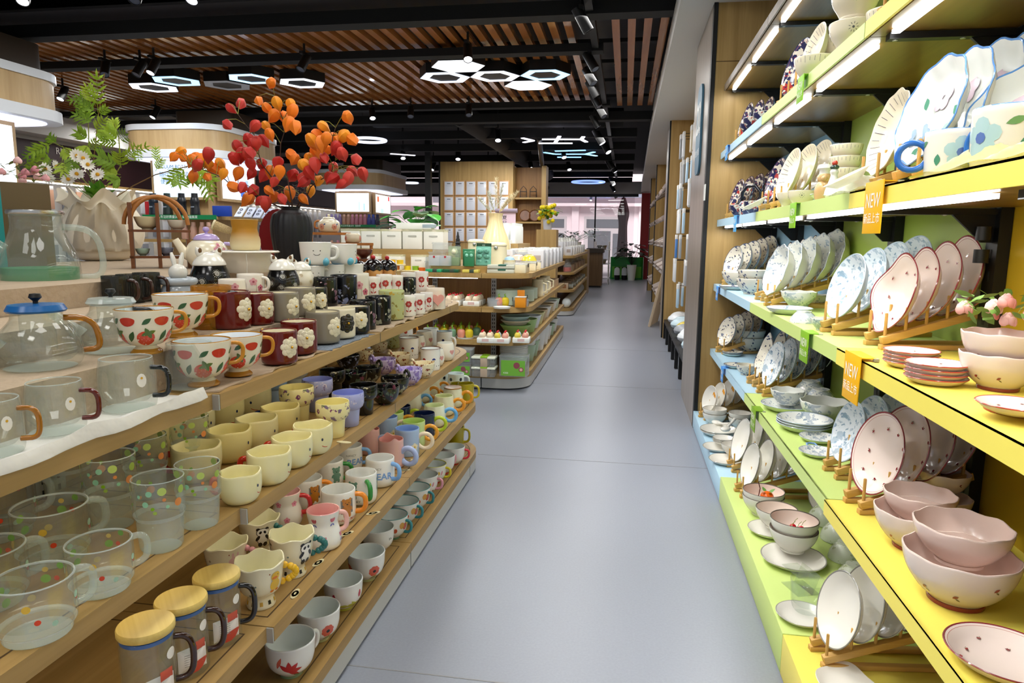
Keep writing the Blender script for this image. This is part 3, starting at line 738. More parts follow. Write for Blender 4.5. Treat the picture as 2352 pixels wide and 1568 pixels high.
KBADGE=make_cup('badge_mug','mug','m','plain white mugs',CYL,WHT,c('#dfeeee'),c('#1f2a55'),('c',R(70),0.055,0.012,0.024,0.006,WHT),badge_deco)
def polka_deco(mb,rf):
 for i in range(5):
  for j in range(2):mb.wrap(circ(0.0075,0,0,10,1,1.1),2*PI*(i+0.5*j)/5,0.028+0.034*j,rf,c('#1a1a17'))
KPOLKA=make_cup('polka_dot_mug','mug','m','polka dot mugs',CYL,c('#e2ebe2'),c('#dfeceb'),None,('c',R(100),0.07,0.02,0.026,0.005,c('#e2ebe2')),polka_deco)
OLIVE=c('#a89a12'); KOLIVE=make_cup('olive_mug','mug','m','olive yellow mugs',[(0.034,0),(0.0365,0.003),(0.036,0.03),(0.0375,0.06),(0.037,0.085)],OLIVE,c('#8f830e'),None,('c',R(80),0.075,0.02,0.026,0.005,c('#c0b32a')),None)
def facet(th,r,z,i):return(r*(1+0.018*math.cos(9*th+z*90)),z)
def chunky(body,inn,hc,nm='ring_handled_mug',wave=facet):return make_cup(nm,'mug','m','mugs with thick coloured ring handles',[(0.027,0.0),(0.035,0.003),(0.0415,0.02),(0.042,0.045),(0.0385,0.066),(0.0365,0.078)],c(body),c(inn),None,('ring',R(80),0.042,0.023,0.0068,c(hc)),None,wave=wave)
KC_O,KC_B=chunky('#eef0d2','#e6efbc','#e59a2c'),chunky('#eef2da','#e3efc0','#6aaee6')
def straight(body,inn,hc,deco=None,nm='straight_mug',wave=None):return make_cup(nm,'mug','m','mugs with thick coloured ring handles',[(0.034,0.0),(0.0375,0.002),(0.0385,0.02),(0.0385,0.05),(0.0385,0.083)],c(body),c(inn),None,('ring',R(80),0.043,0.024,0.0065,c(hc)),deco,wave=wave)
def daisy_deco(mb,rf):flower(mb,R(35),0.03,rf,0.013,c('#efe7cc'),c('#d9b24a')); flower(mb,R(-80),0.05,rf,0.012,c('#efe7cc'),c('#d9b24a'))
KNAVY,KLGREEN,KSKY=straight('#18264f','#12204a','#b6cf2e'),straight('#c8e3a0','#bfe07e','#e7a02e'),straight('#a9c2e8','#8fb4f0','#f0dfc0',daisy_deco)
def ears(th,r,z,i):return(r,z+(0.010*(max(0,math.cos(2*th-0.6))**6)if z>0.08 else 0))
KPINK=make_cup('pink_mug','mug','m','mugs with thick coloured ring handles',[(0.035,0.0),(0.0395,0.003),(0.040,0.02),(0.0385,0.05),(0.038,0.085)],c('#e2b3ac'),c('#df9f9a'),None,('ring',R(65),0.036,0.025,0.0085,c('#a9bbe6')),None,wave=ears)
def bear(mb,rf,th,z,s,col,dark):
 k,d=c(col),c(dark)
 mb.wrap(circ(0.0105*s,0,-0.008*s,14,1,1.15),th,z,rf,k); mb.wrap(circ(0.010*s,0,0.009*s,14,1.1,0.95),th,z,rf,k,0.0007)
 for u in(-1,1):
  mb.wrap(circ(0.0040*s,u*0.0085*s,0.0165*s,9),th,z,rf,k,0.0006); mb.wrap(circ(0.0042*s,u*0.0105*s,-0.004*s,9,0.7,1.5,u*0.5),th,z,rf,k,0.0008); mb.wrap(circ(0.0046*s,u*0.006*s,-0.019*s,9,0.8,1.3),th,z,rf,k,0.0008)
  mb.wrap(circ(0.0011*s,u*0.004*s,0.010*s,6),th,z,rf,d,0.0012,rings=(1.0,))
 mb.wrap(circ(0.0018*s,0,0.0065*s,7,1.3,0.8),th,z,rf,d,0.0012,rings=(1.0,))
def wrap_text(mb,s,size,th0,z0,rf,m,bold=0.0):
 def T(u,v):
  r=rf(z0+v)+0.0007; a=th0+u/r; return Vector((r*math.cos(a),r*math.sin(a),z0+v))
 add_text(mb,s,size,m,T,bold)
def bearmug(col,dark,hc,txt,tcol,big=False):
 def deco(mb,rf):
  if big:
   for k in(0.55,2.65):wrap_text(mb,'BEAR',0.026,k,0.034,rf,c(tcol),0.0006); wrap_text(mb,'NANCY',0.009,k-0.4,0.056,rf,c('#8a8a86'))
  else:
   for k in(0.5,2.6):
    if col=='#c07a26':
     for j in range(12):mb.wrap(rect(0.0016+0.001*(j%3),0.034),k-0.36+0.065*j,0.046,rf,c('#6b675f'),0.0004,rings=(1.0,))
    bear(mb,rf,k,0.045,1.05,col,dark); wrap_text(mb,txt,0.009,k+0.1,0.013,rf,c(tcol))
 return make_cup('bear_mug','mug','m','white bear mugs',[(0.030,0.0),(0.036,0.003),(0.0405,0.016),(0.041,0.045),(0.0405,0.078)],WHT,c('#f2f5f4'),None,('c',R(80),0.066,0.022,0.026,0.0062,c(hc)),deco)
KBR_O,KBR_T,KBR_B=bearmug('#c07a26','#33210f','#ec8f25','HAPPY BEAR','#c24b22'),bearmug('#6f9a8a','#2f4a42','#2b8a3a','HONEY','#4a5a4a'),bearmug('#7aa7e6','#222222','#7eb0ea','BEAR','#7ba6e2',True)
def tulip_deco(mb,rf):
 for i in range(5):
  for j in range(2):
   th=2*PI*(i+0.5*j)/5; z=0.026+0.042*j
   for u in(-1,0,1):mb.wrap(circ(0.0036,u*0.0034,0.006,9,0.75,1.5,-u*0.3),th,z,rf,c('#d0707c'),0.0006+0.0002*(u==0))
   for u in(-1,1):mb.wrap(leafp(0.009,0.004,u*0.003,-0.006,u*0.7+(PI/2)),th,z,rf,c('#7a80c4'))
HOUR=[(0.030,0.0),(0.038,0.003),(0.0415,0.022),(0.037,0.045),(0.0335,0.060),(0.0365,0.078),(0.0385,0.090)]
KTULIP=make_cup('hourglass_mug','mug','m','hourglass flower mugs',HOUR,WHT,c('#f0b3b0'),None,('c',R(110),0.075,0.03,0.022,0.006,c('#f0b9b0')),tulip_deco)
def roses_deco(mb,rf):
 for i in range(5):
  for j in range(2):flower(mb,2*PI*(i+0.5*j)/5,0.024+0.04*j,rf,0.0085,c('#e59ab4'),c('#cf6d93'))
KROSES=make_cup('hourglass_mug','mug','m','hourglass flower mugs',HOUR,WHT,c('#f3c6c6'),None,('c',R(80),0.078,0.03,0.026,0.0065,c('#c92f35')),roses_deco)
def panda(mb,rf,th,z,s=1.0):
 k,w=c('#17171a'),c('#fbfaf4')
 mb.wrap(circ(0.011*s,0,-0.010*s,14,1,1.1),th,z,rf,w,0.0007); mb.wrap(circ(0.011*s,0,0.009*s,14,1.1,0.9),th,z,rf,w,0.0009)
 mb.wrap(circ(0.0122*s,0,0.009*s,16,1.1,0.92),th,z,rf,k,0.0004); mb.wrap(circ(0.0122*s,0,-0.010*s,16,1.0,1.1),th,z,rf,k,0.00045)
 for u in(-1,1):
  mb.wrap(circ(0.0042*s,u*0.009*s,0.0175*s,9),th,z,rf,k,0.0006); mb.wrap(circ(0.0032*s,u*0.0045*s,0.010*s,9,0.85,1.2,u*0.5),th,z,rf,k,0.0013)
  mb.wrap(circ(0.0050*s,u*0.0105*s,-0.004*s,9,0.7,1.6,u*0.6),th,z,rf,k,0.0011); mb.wrap(circ(0.0058*s,u*0.006*s,-0.021*s,9,0.9,1.1),th,z,rf,k,0.0011)
def chick(mb,rf,th,z,s=1.0):
 y,o=c('#e8bb2a'),c('#e07a1e')
 mb.wrap(circ(0.011*s,0,-0.008*s,14,1,1.05),th,z,rf,y,0.0006); mb.wrap(circ(0.0095*s,0,0.009*s,14),th,z,rf,y,0.0008); mb.wrap(circ(0.004*s,-0.002*s,0.007*s,9,1.5,0.7),th,z,rf,o,0.0012)
 for u in(-1,1):mb.wrap(circ(0.0038*s,u*0.006*s,-0.020*s,9,1.2,0.7),th,z,rf,o,0.0009)
 mb.wrap(circ(0.0010*s,0.004*s,0.012*s,6),th,z,rf,c('#2a1a0a'),0.0013,rings=(1.0,))
def rabbitd(mb,rf,th,z,s=1.0):
 p=c('#e7bfc0')
 mb.wrap(circ(0.012*s,0,0,14,1.15,0.95),th,z,rf,p,0.0006); mb.wrap(circ(0.003*s,0,0.004*s,8),th,z,rf,c('#c8392f'),0.001,rings=(1.0,))
 for u in(-1,1):mb.wrap(circ(0.004*s,u*0.005*s,0.014*s,9,0.6,1.6),th,z,rf,p,0.0006)
def footmug(fig,hc,nm):
 def deco(mb,rf):
  for k in range(3):fig(mb,rf,R(40)+k*2.1,0.062,1.05)
  rnd=random.Random(3)
  for k in range(26):mb.wrap(circ(rnd.choice((0.0014,0.0022,0.003)),n=7),rnd.uniform(0,6.28),rnd.uniform(0.035,0.088),rf,c(rnd.choice(('#d8c23a','#b7a98a','#7f8f8a','#9a3a2f','#c9d05a'))),0.0003,rings=(1.0,))
  for k in range(10):mb.wrap(rect(0.006,0.008),2*PI*k/10,0.012,rf,c('#1c1d1f' if k%2 else '#d0a52a'),rings=(1.0,))
 def wv(th,r,z,i):return(r*(1+0.03*math.cos(6*th)*max(0,(z-0.05)/0.045)),z+(0.003*math.cos(6*th)if z>0.08 else 0))
 return make_cup('footed_cartoon_mug','mug','m','footed mugs with beaded handles',[(0.027,0.0),(0.028,0.004),(0.025,0.018),(0.028,0.027),(0.037,0.036),(0.0425,0.055),(0.0455,0.078),(0.049,0.093)],c('#eee8cc'),c('#efeccb'),None,('bead',R(85),0.078,0.044,0.024,0.0072,c(hc)),deco,wave=wv)
KPANDA,KDUCK,KPBEAD=footmug(panda,'#1f6a68','p'),footmug(chick,'#e6b51c','d'),footmug(rabbitd,'#d99aa6','r')
# --- lidded glass jar mugs
LIDW=wood('bamboo_lid','#e0c878','#cdb05c','x',0.4,26)
def jar_make(hc):
 def mk():
  t=thing('lidded_glass_mug','m','mug','glass mugs with bamboo lids')
  o=[(0.036,0.0),(0.040,0.003),(0.040,0.06),(0.040,0.118)]
  mb,rf=cup(o,GLASS,GLASS,GLASS,0.002,0.005); mb.build('body',t)
  mb=MB(); mb.lathe([(0,0.1215),(0.041,0.1215),(0.0425,0.124),(0.0425,0.132),(0.041,0.1345),(0,0.1345)],LIDW,40); mb.build('lid',t)
  mb=MB(); mb.lathe([(0.036,0.112),(0.0385,0.1125),(0.0388,0.119),(0.036,0.1195)],pl('#2b62b0'),40); mb.build('seal_ring',t)
  handle_c(rf,R(75),0.105,0.030,0.028,0.0052,thin_or(hc)).build('handle',t,smooth=60)
  mb=MB()
  T=lambda u,v:Vector((0.0402*math.cos(u/0.04),0.0402*math.sin(u/0.04),v))
  mb.wrap(circ(0.0095),R(48),0.088,rf,pl('#f3f0ea')); mb.wrap(rect(0.05,0.042),R(15),0.035,rf,pl('#efe9e4'),rings=(0.3,0.6,1.0)); mb.wrap(leafp(0.045,0.018,0,0,0.4),R(25),0.022,rf,pl('#c2452f'),0.0008); mb.wrap(rect(0.022,0.016),R(32),0.058,rf,pl('#c8553f'),0.0008)
  for k in range(6):mb.wrap(rect(0.02,0.0008),R(8),0.027+0.004*k,rf,pl('#8b8680'),0.001,rings=(1.0,))
  mb.build('paper_label',t); return t
 return Kind(mk)
def thin_or(h):return mat('tinted_glass_'+h.strip('#'),h,0.06,trans=0.35,ior=1.45,coat=0.5)
KJ_K,KJ_B=jar_make('#191614'),jar_make('#3a1c12')
# --- big breakfast cups
SOUP=[(0.025,0.0),(0.0265,0.006),(0.031,0.011),(0.045,0.026),(0.0515,0.046),(0.0535,0.07),(0.0545,0.083)]
def soup(foot,deco,hc,body='#f1f1ee',rim=None):
 o=[tuple(p)if i>2 else tuple(p)+(c(foot),)for i,p in enumerate(SOUP)]
 return make_cup('breakfast_cup','cup','m','big flower breakfast cups',o,c(body),c('#eef5f2'),c(rim or '#f3f6f4'),('c',R(150),0.070,0.028,0.026,0.0052,c(hc)),deco)
def lily_deco(mb,rf):
 for k in range(3):
  th=R(20)+2.1*k
  for a in(0.2,0.9,1.6,2.3,-0.5):mb.wrap(leafp(0.030,0.011,0.012*math.cos(a),0.012*math.sin(a),a),th,0.032,rf,c('#c8333a'),0.0005+0.0001*a)
  mb.wrap(leafp(0.03,0.008,-0.02,0.02,1.2),th,0.035,rf,c('#d96a5a')); mb.wrap(leafp(0.025,0.008,0.02,-0.014,-0.3),th,0.03,rf,c('#4f7f58'))
def poppy_deco(mb,rf):
 for k in range(4):
  th=R(25)+1.55*k; flower(mb,th,0.042,rf,0.017,c('#d9624e'),c('#1f1716'),8); mb.wrap(leafp(0.03,0.009,0,-0.022,0.4),th,0.042,rf,c('#a9ad5a'))
def tul2_deco(mb,rf):
 for k in range(4):
  th=R(55)+1.6*k
  for a in(-0.35,0.3):mb.wrap(leafp(0.024,0.010,0.002*math.sin(a*9),0.004,PI/2+a*0.5),th,0.048,rf,c('#c23a4a'),0.0006)
  mb.wrap(leafp(0.034,0.012,-0.014,-0.012,2.3),th,0.036,rf,c('#c9cb55')); mb.wrap(leafp(0.03,0.009,0.006,-0.018,1.4),th,0.036,rf,c('#5f7f3a'))
 for k in range(14):mb.wrap(circ(0.009,0,0,9,1.2,0.8),0.45*k,0.022,rf,c('#c6cc5e'),0.0003)
def lemon_deco(mb,rf):
 rnd=random.Random(2)
 for k in range(22):mb.wrap(circ(rnd.uniform(0.006,0.011),0,0,10,1,1.2),rnd.uniform(0,6.28),rnd.uniform(0.022,0.062),rf,c(rnd.choice(('#d8d02e','#c3cf4a','#6f9a5a','#d9a24a','#c8553a'))),0.0003+0.00005*k)
def rabbit_deco(mb,rf):
 for k in range(4):
  th=R(20)+1.57*k; mb.wrap(circ(0.006,-0.006,0.004,9,0.8,1.4),th,0.05,rf,c('#e6b93a')); mb.wrap(circ(0.006,0.008,0.004,9,0.7,1.7,-0.3),th,0.05,rf,c('#e09aa8')); mb.wrap(circ(0.004,0.012,-0.016,8),th,0.042,rf,c('#7a5a3a'))
def face_deco(mb,rf):
 for k in range(5):mb.wrap(circ(0.0016,-0.006+0.006*(k%3),0.004*(k//3),6,0.7,1.5),R(50),0.052,rf,c('#20201e'),rings=(1.0,))
KS_LILY,KS_POP,KS_POPO,KS_TUL=soup('#8fae8a',lily_deco,'#e9ece6'),soup('#c9cf9a',poppy_deco,'#c06a35'),soup('#c9cf9a',poppy_deco,'#16324f'),soup('#c9cb55',tul2_deco,'#2a6a8a')
KS_LEM,KS_RAB,KS_RABR,KS_FACE,KS_BLUE=soup('#6f9a7a',lemon_deco,'#2f7f86',rim='#5a9a9a'),soup('#c83a2f',rabbit_deco,'#e09aa8'),soup('#c83a2f',rabbit_deco,'#d8c92a',rim='#dfe05a'),soup('#c83a2f',face_deco,'#cf3340'),soup('#dfe6ea',face_deco,'#e8ecee')
# ---------------------------------------------------------------- goods on the gondola, tier by tier (measured on the shelf planes)
def row(kinds,desc,group,z,items,where,rb=0.03,rel=0.0,w=None,cat=None):
 """items (px, py[, width px]); one label each: desc + its place in the row"""
 n=len(items)
 for i,it in enumerate(items):
  k=kinds[i%len(kinds)]if isinstance(kinds,list)else kinds; d=desc[i%len(desc)]if isinstance(desc,list)else desc
  lab=d+((', %s %s'%(ORD[i],where))if n>1 else(' '+where if where else ''))
  place(k,it[0],it[1],z,rb,it[3]if len(it)>3 else rel,lab,group,it[2]if len(it)>2 else None,w)
zt,zm,zl,zb=ZT['top'],ZT['mid'],ZT['low'],ZT['bottom']
# bottom tier
for k,px,py,w,rel,lab in((KS_LILY,670,1560,112,-25,'white breakfast cup with red lily, first on the bottom shelf'),(KS_POP,734,1477,97,0,'white poppy cup with orange handle on the bottom shelf'),(KS_TUL,790,1404,89,0,'white breakfast cup with one red tulip and lime foot'),(KS_POPO,843,1337,85,0,'white poppy cup with navy handle on the bottom shelf'),(KS_BLUE,869,1272,75,0,'pale bluish white cup between poppy cup and lemon cup'),(KS_LEM,902,1244,72,-90,'lemon leaf cup with teal handle, first of three'),(KS_LEM,929,1206,69,-90,'lemon leaf cup with teal handle, second of three'),(KS_LEM,956,1172,66,-90,'lemon leaf cup with teal handle, third of three'),(KS_RAB,976,1140,62,-80,'white cup with pink handle and balloon print'),(KS_RABR,997,1112,58,-80,'white balloon cup with yellow rim'),(KS_RAB,1018,1090,55,-20,'white balloon cup second from the shelf end'),(KS_FACE,1041,1069,54,-70,'white cup with scarlet handle at the rounded shelf end')):
 place(k,px,py,zb,0.026,rel,lab,'big flower breakfast cups',w,0.109)
row(KOLIVE,'olive yellow mug on the bottom shelf corner','olive yellow mugs',zb,[(1046,1030,40),(1036,1012,36)],'from the aisle',0.035,0,0.074)
for k,px,py,w,rel,lab in((KS_TUL,745,1370,80,60,'half hidden tulip cup behind the front row on the bottom shelf'),(KS_POP,800,1300,76,30,'half hidden poppy cup behind white poppy cup with navy handle'),(KS_LILY,655,1490,95,90,'half hidden cup with green striped foot behind the lily cup')):
 p=on(px,py,z=zb); p.x=-0.80-0.075; place(k,px,py,zb,0.03,rel,lab,'big flower breakfast cups',None)if False else k.put((-0.885,p.y+0.06,zb+0.0006),rel,lab,'big flower breakfast cups')
 # low tier
row([KJ_B,KJ_B,KJ_K],['glass mug with bamboo lid and dark brown handle','glass mug with bamboo lid and dark brown handle','glass mug with bamboo lid and black handle'],'glass mugs with bamboo lids',zl,[(350,1640,120),(428,1563,110),(507,1490,100)],'from the near end',0.036,5,0.084)
place(KDUCK,601,1402,zl,0.026,0,'cream footed mug with yellow ducklings and yellow beaded handle','footed mugs with beaded handles',112,0.098)
place(KPANDA,674,1330,zl,0.026,0,'cream footed panda mug with teal beaded handle at shelf front','footed mugs with beaded handles',103,0.098)
place(KPANDA,598,1282,zl,0.026,-30,'cream footed panda mug in the row behind, beside pink roses','footed mugs with beaded handles',92,0.098)
place(KPBEAD,523,1345,zl,0.026,-15,'cream footed rabbit mug with pink beaded handle','footed mugs with beaded handles',98,0.098)
place(KTULIP,745,1267,zl,0.034,0,'white hourglass mug with tulips and pink inside','hourglass flower mugs',80,0.083)
place(KROSES,660,1213,zl,0.034,0,'white hourglass mug with pink roses and red handle','hourglass flower mugs',70,0.083)
place(KBR_O,779,1207,zl,0.034,0,'white mug with orange bear and orange handle at shelf front','white bear mugs',78,0.082)
place(KBR_O,707,1172,zl,0.034,0,'white mug with orange bear in the second row','white bear mugs',70,0.082)
place(KBR_T,831,1162,zl,0.034,-60,'white mug with teal bear turned aside at shelf front','white bear mugs',72,0.082)
place(KBR_T,758,1124,zl,0.034,0,'white mug with teal bear and green handle in second row','white bear mugs',64,0.082)
place(KBR_B,874,1121,zl,0.034,-25,'white mug lettered with blue letters at shelf front','white bear mugs',66,0.082)
place(KBR_B,803,1086,zl,0.034,0,'white mug with blue letters and pale blue handle behind','white bear mugs',60,0.082)
place(KPINK,899,1079,zl,0.037,0,'pink eared mug with thick periwinkle handle at shelf front',None,60,0.08)
place(KPINK,848,1046,zl,0.037,0,'pink eared mug behind, beside the pale blue letters mug',None,52,0.08)
place(KSKY,936,1050,zl,0.036,0,'pale blue mug with cream flower and cream handle',None,56,0.077)
place(KSKY,889,1016,zl,0.036,0,'pale blue flower mug in the row behind',None,50,0.077)
place(KLGREEN,951,1028,zl,0.036,0,'light green mug with orange ring handle at shelf front',None,52,0.077)
place(KLGREEN,905,1000,zl,0.036,0,'light green mug in the row behind beside navy mug',None,46,0.077)
place(KNAVY,975,1005,zl,0.036,0,'navy mug with lime ring handle at shelf front',None,48,0.077)
place(KNAVY,922,983,zl,0.036,0,'navy mug in the row behind',None,43,0.077)
row([KC_B,KC_O],['cream faceted mug with pale blue ring handle at shelf front','cream faceted mug with orange ring handle at shelf front'],None,zl,[(998,983,52)],'',0.034,0,0.084)
place(KC_O,1020,957,zl,0.034,0,'cream faceted mug with orange ring handle at shelf front',None,48,0.084)
place(KC_B,947,945,zl,0.034,0,'cream faceted mug with blue ring handle in the row behind',None,45,0.084)
place(KC_O,968,925,zl,0.034,0,'cream faceted mug with orange ring handle in the row behind',None,42,0.084)
def lidjar():
 t=KC_O.make(); t.name='lidded_mug'
 mb=MB(); mb.lathe([(0,0.0795),(0.037,0.0795),(0.038,0.082),(0.036,0.0845),(0,0.086)],c('#b98a5a'),32); mb.build('lid',t)
 return t
KLIDJ=Kind(lidjar)
place(KLIDJ,1040,938,zl,0.034,0,'cream mug with brown lid and orange ring handle at shelf front',None,46,0.084)
place(KLIDJ,992,912,zl,0.034,0,'cream mug with brown lid in the row behind',None,40,0.084)
row(KOLIVE,'olive yellow mug on the low shelf corner','olive yellow mugs',zl,[(1070,926,37),(1050,925,32)],'from the aisle',0.036,0,0.074)
row(KPOLKA,'white polka dot mug on the low shelf','polka dot mugs',zl,[(1047,903,38),(1010,898,36)],'from the aisle',0.036,0,0.076)
# mid tier
front=[(553,1162,96),(620,1117,100),(672,1078,93),(721,1047,89)]
for i,(it,k,rel)in enumerate(zip(front,(KSM_R,KSM_R,KSM_R,KSM_R),(75,80,80,48))):place(k,it[0],it[1],zm,0.03,rel,'pale yellow smiling bowl in the front row, %s from the dotted tumblers'%ORD[i],'smiling yellow bowls',it[2],0.091)
second=[(454,1112,110),(528,1066,100),(591,1036,95),(645,1004,88)]
for i,it in enumerate(second):place((KSM_R,KSM_B)[i%2],it[0],it[1],zm,0.03,78,'pale yellow smiling bowl in the second row, %s from the dotted tumblers'%ORD[i],'smiling yellow bowls',it[2],0.091)
third=[(366,1052,104),(445,1018,96),(516,985,90),(583,958,84)]
for i,it in enumerate(third):place((KSM_B,KSM_R)[i%2],it[0],it[1],zm,0.03,(80,75,60,15)[i],'pale yellow smiling bowl in the back row, %s from the dotted tumblers'%ORD[i],'smiling yellow bowls',it[2],0.091)
row(KTUM,'tall ribbed tumbler with green and orange dots','dotted ribbed glass tumblers',zm,[(374,1272,112),(262,1221,112),(462,1218,98),(160,1160,108),(445,1140,92),(340,1150,96)],'from the shelf front',0.031,0,0.082)
row(KDOTM,'squat glass mug with red and green dots','dotted glass mugs',zm,[(92,1488,168),(238,1377,140),(128,1308,158),(-20,1415,165),(5,1250,150)],'from the shelf front',0.042,0,0.103)
place(KF_Y,766,1008,zm,0.028,0,'yellow flared cup with violet band at the shelf front',None,77,0.086)
place(KF_Y,684,975,zm,0.028,60,'yellow flared cup with violet band in the second row',None,78,0.086)
place(KF_P,801,982,zm,0.028,0,'periwinkle flared cup at the shelf front',None,73,0.086)
place(KF_P,731,948,zm,0.028,50,'periwinkle flared cup in the second row',None,70,0.086)
place(KF_W,677,905,zm,0.028,0,'white flared cup with rosy petals behind yellow flared cup',None,66,0.086)
place(KF_B,630,930,zm,0.028,0,'plain sky blue flared cup behind smiling bowls',None,62,0.086)
place(KF_K,836,955,zm,0.028,0,'black flared cup with pale blossom band at the shelf front',None,65,0.086)
place(KF_K,765,915,zm,0.028,0,'black flared cup deep on the middle shelf',None,60,0.086)
place(KB_R,884,931,zm,0.024,200,'black bowl with dark roses at the shelf front',None,69,0.097)
place(KB_R,812,896,zm,0.024,120,'black bowl with dark roses in the second row',None,66,0.097)
place(KB_K,908,908,zm,0.024,-60,'black bowl with pale magnolias at the shelf front',None,66,0.097)
place(KB_K,846,884,zm,0.024,-60,'black bowl with pale magnolias in the second row',None,63,0.097)
place(KB_D,782,917,zm,0.024,90,'black bowl with bluebells behind the black flared cup',None,66,0.097)
place(KB_D,800,850,zm,0.024,90,'black bowl with bluebells in the back row',None,55,0.097)
place(KB_L,940,886,zm,0.024,120,'lilac marbled bowl at the shelf front',None,62,0.097)
place(KB_L,880,862,zm,0.024,120,'lilac marbled bowl in the second row',None,60,0.097)
place(KB_A,971,869,zm,0.024,120,'cream bowl with autumn flowers at the shelf front',None,56,0.097)
place(KB_A,917,845,zm,0.024,120,'cream bowl with autumn flowers in the second row',None,52,0.097)
row(KB_A,'cream bowl with autumn flowers in the back row',None,zm,[(836,832,44),(870,812,42)],'from the near end',0.024,30,0.097)
row(KENAM,'white enamel mug with mushrooms and brown rim','mushroom enamel mugs',zm,[(989,852,48),(940,826,47)],'from the aisle',0.036,20,0.083)
row(KHEART,'cream belly mug with pink heart','cream belly mugs',zm,[(1023,829,43),(1000,842,42),(957,810,41),(975,800,41)],'from the shelf corner',0.03,45,0.089)
place(KWHITE,990,800,zm,0.034,30,'plain white straight mug behind the heart mugs',None,36,0.078)
place(KBADGE,1021,803,zm,0.034,-10,'white straight mug with navy badge at the shelf corner',None,37,0.078)
def sp_deco(mb,rf):mb.wrap(circ(0.009),0,0.045,rf,c('#c84a3a'))
KORH=make_cup('white_mug','mug','m',None,CYL,WHT,WHT,None,('c',R(80),0.072,0.025,0.026,0.006,c('#e0962c')),sp_deco)
place(KORH,932,782,zm,0.034,0,'white mug with orange handle deep on the middle shelf',None,34,0.078)
S_MEAD=speckle('green_meadow_glaze','#b9bf84',[('#8a7f3a',50,0.58),('#c9a53a',70,0.64),('#7a5a6b',80,0.66)])
KMEAD=make_cup('meadow_mug','mug','m','green meadow mugs',CYL,S_MEAD,c('#c3cc8a'),None,('c',R(160),0.07,0.02,0.026,0.005,S_MEAD),None)
place(KMEAD,903,800,zm,0.034,0,'green meadow patterned mug deep on the middle shelf',None,34,0.078)
# paper price ties on the shelf lips
TIEM=pl('#d9cfa6',0.8)
def tie_make():
 t=thing('price_tag','m','tag','paper price tags tied to the mugs'); mb=MB()
 for s,a in((-1,0.25),(1,-0.2)):
  mb.prism([(s*(0.004+0.018*math.cos(q))*1.0,0.008*math.sin(q))for q in[2*PI*k/12 for k in range(12)]][::(1 if s>0 else-1)],0.0,0.0012,TIEM)
 mb.box(0,0,0.0012,0.01,0.004,0.0008,TIEM); mb.build('paper',t); return t
KTIE=Kind(tie_make)
for i,(px,py,z,lab)in enumerate(((790,1016,zm,'paper price tag under yellow flared cup'),(936,1056,zl,'paper price tag by the light blue flower mug'),(928,1080,zl,'paper price tag by the pink eared mug'),(857,1179,zl,'paper price tag by the teal bear mug'),(797,1226,zl,'paper price tag by the orange bear mug'),(731,1293,zl,'paper price tag by the footed panda mug'),(678,1364,zl,'paper price tag by the duckling mug'),(608,1120,zm,'paper price tag among the smiling bowls'))):
 place(KTIE,px,py,z,0.0,60+17*i,lab)
 # ---------------------------------------------------------------- crockery on the colour wall
PINKC=c('#f1e0d6'); MAROON=c('#8a343b'); REDRIM=c('#b8443e')
LACE=speckle('ivory_blue_lace_glaze','#eef0ea',[('#b9c3cb',34,0.54),('#93a4b3',60,0.60)]); LACEB=speckle('pale_blue_lace_glaze','#e3ebf0',[('#b5c6d3',36,0.53),('#8fa8bd',62,0.59)])
NAVYF=speckle('cream_navy_blossom_glaze','#ece6d6',[('#5d6680',40,0.60),('#27304f',56,0.63)]); BLUEF=speckle('white_blue_leaf_glaze','#e9eef1',[('#a9bccb',32,0.54),('#6d88a3',50,0.60)])
NAVYR=speckle('navy_red_folk_glaze','#d9d2c2',[('#23264f',46,0.47),('#a3302a',30,0.60)]); OFFW=c('#f3f0e6'); CREAMR=c('#efe5cd'); CELA=c('#dbe6dc')
def plate_mb(R0,depth,m_in,m_rim,m_back,wave=None,well=0.55,band=0.0,m_band=None):
 t=0.003
 prof=[(0,-t,m_back),(R0*well,-t,m_back),(R0*0.82,depth*0.45-t,m_back),(R0,depth-t,m_back),(R0+0.0015,depth-t*0.3,m_rim),(R0,depth+0.0006,m_rim),(R0*0.972,depth*0.97,m_rim)]
 if band:prof+=[(R0*0.935,depth*0.90,m_in),(R0*0.925,depth*0.885,m_band or m_rim)]
 prof+=[(R0*0.8,depth*0.45,m_in),(R0*well,0,m_in),(0,0,m_in)]
 mb=MB(); mb.lathe(prof,m_in,56,fn=wave)
 zf=lambda r:(0 if r<R0*well else(depth*0.45*(r-R0*well)/(R0*(0.8-well))if r<R0*0.8 else depth*(0.45+0.52*(r-R0*0.8)/(R0*0.17))))
 return mb,zf
def bud(mb,x,y,z,s,a,red,leaf):
 for k,(dx,dy,l,w,mm,r)in enumerate(((0,0,1.0,0.55,red,0.6),(0.45,-0.35,0.8,0.3,leaf,-0.5),(-0.1,-0.6,0.7,0.2,leaf,1.5))):
  pts=leafp(s*l,s*w,dx*s,dy*s,r); ca,sa=math.cos(a),math.sin(a)
  f=mb.face([mb.bm.verts.new((x+u*ca-v*sa,y+u*sa+v*ca,z+0.0009+0.0002*k))for u,v in pts],mm)
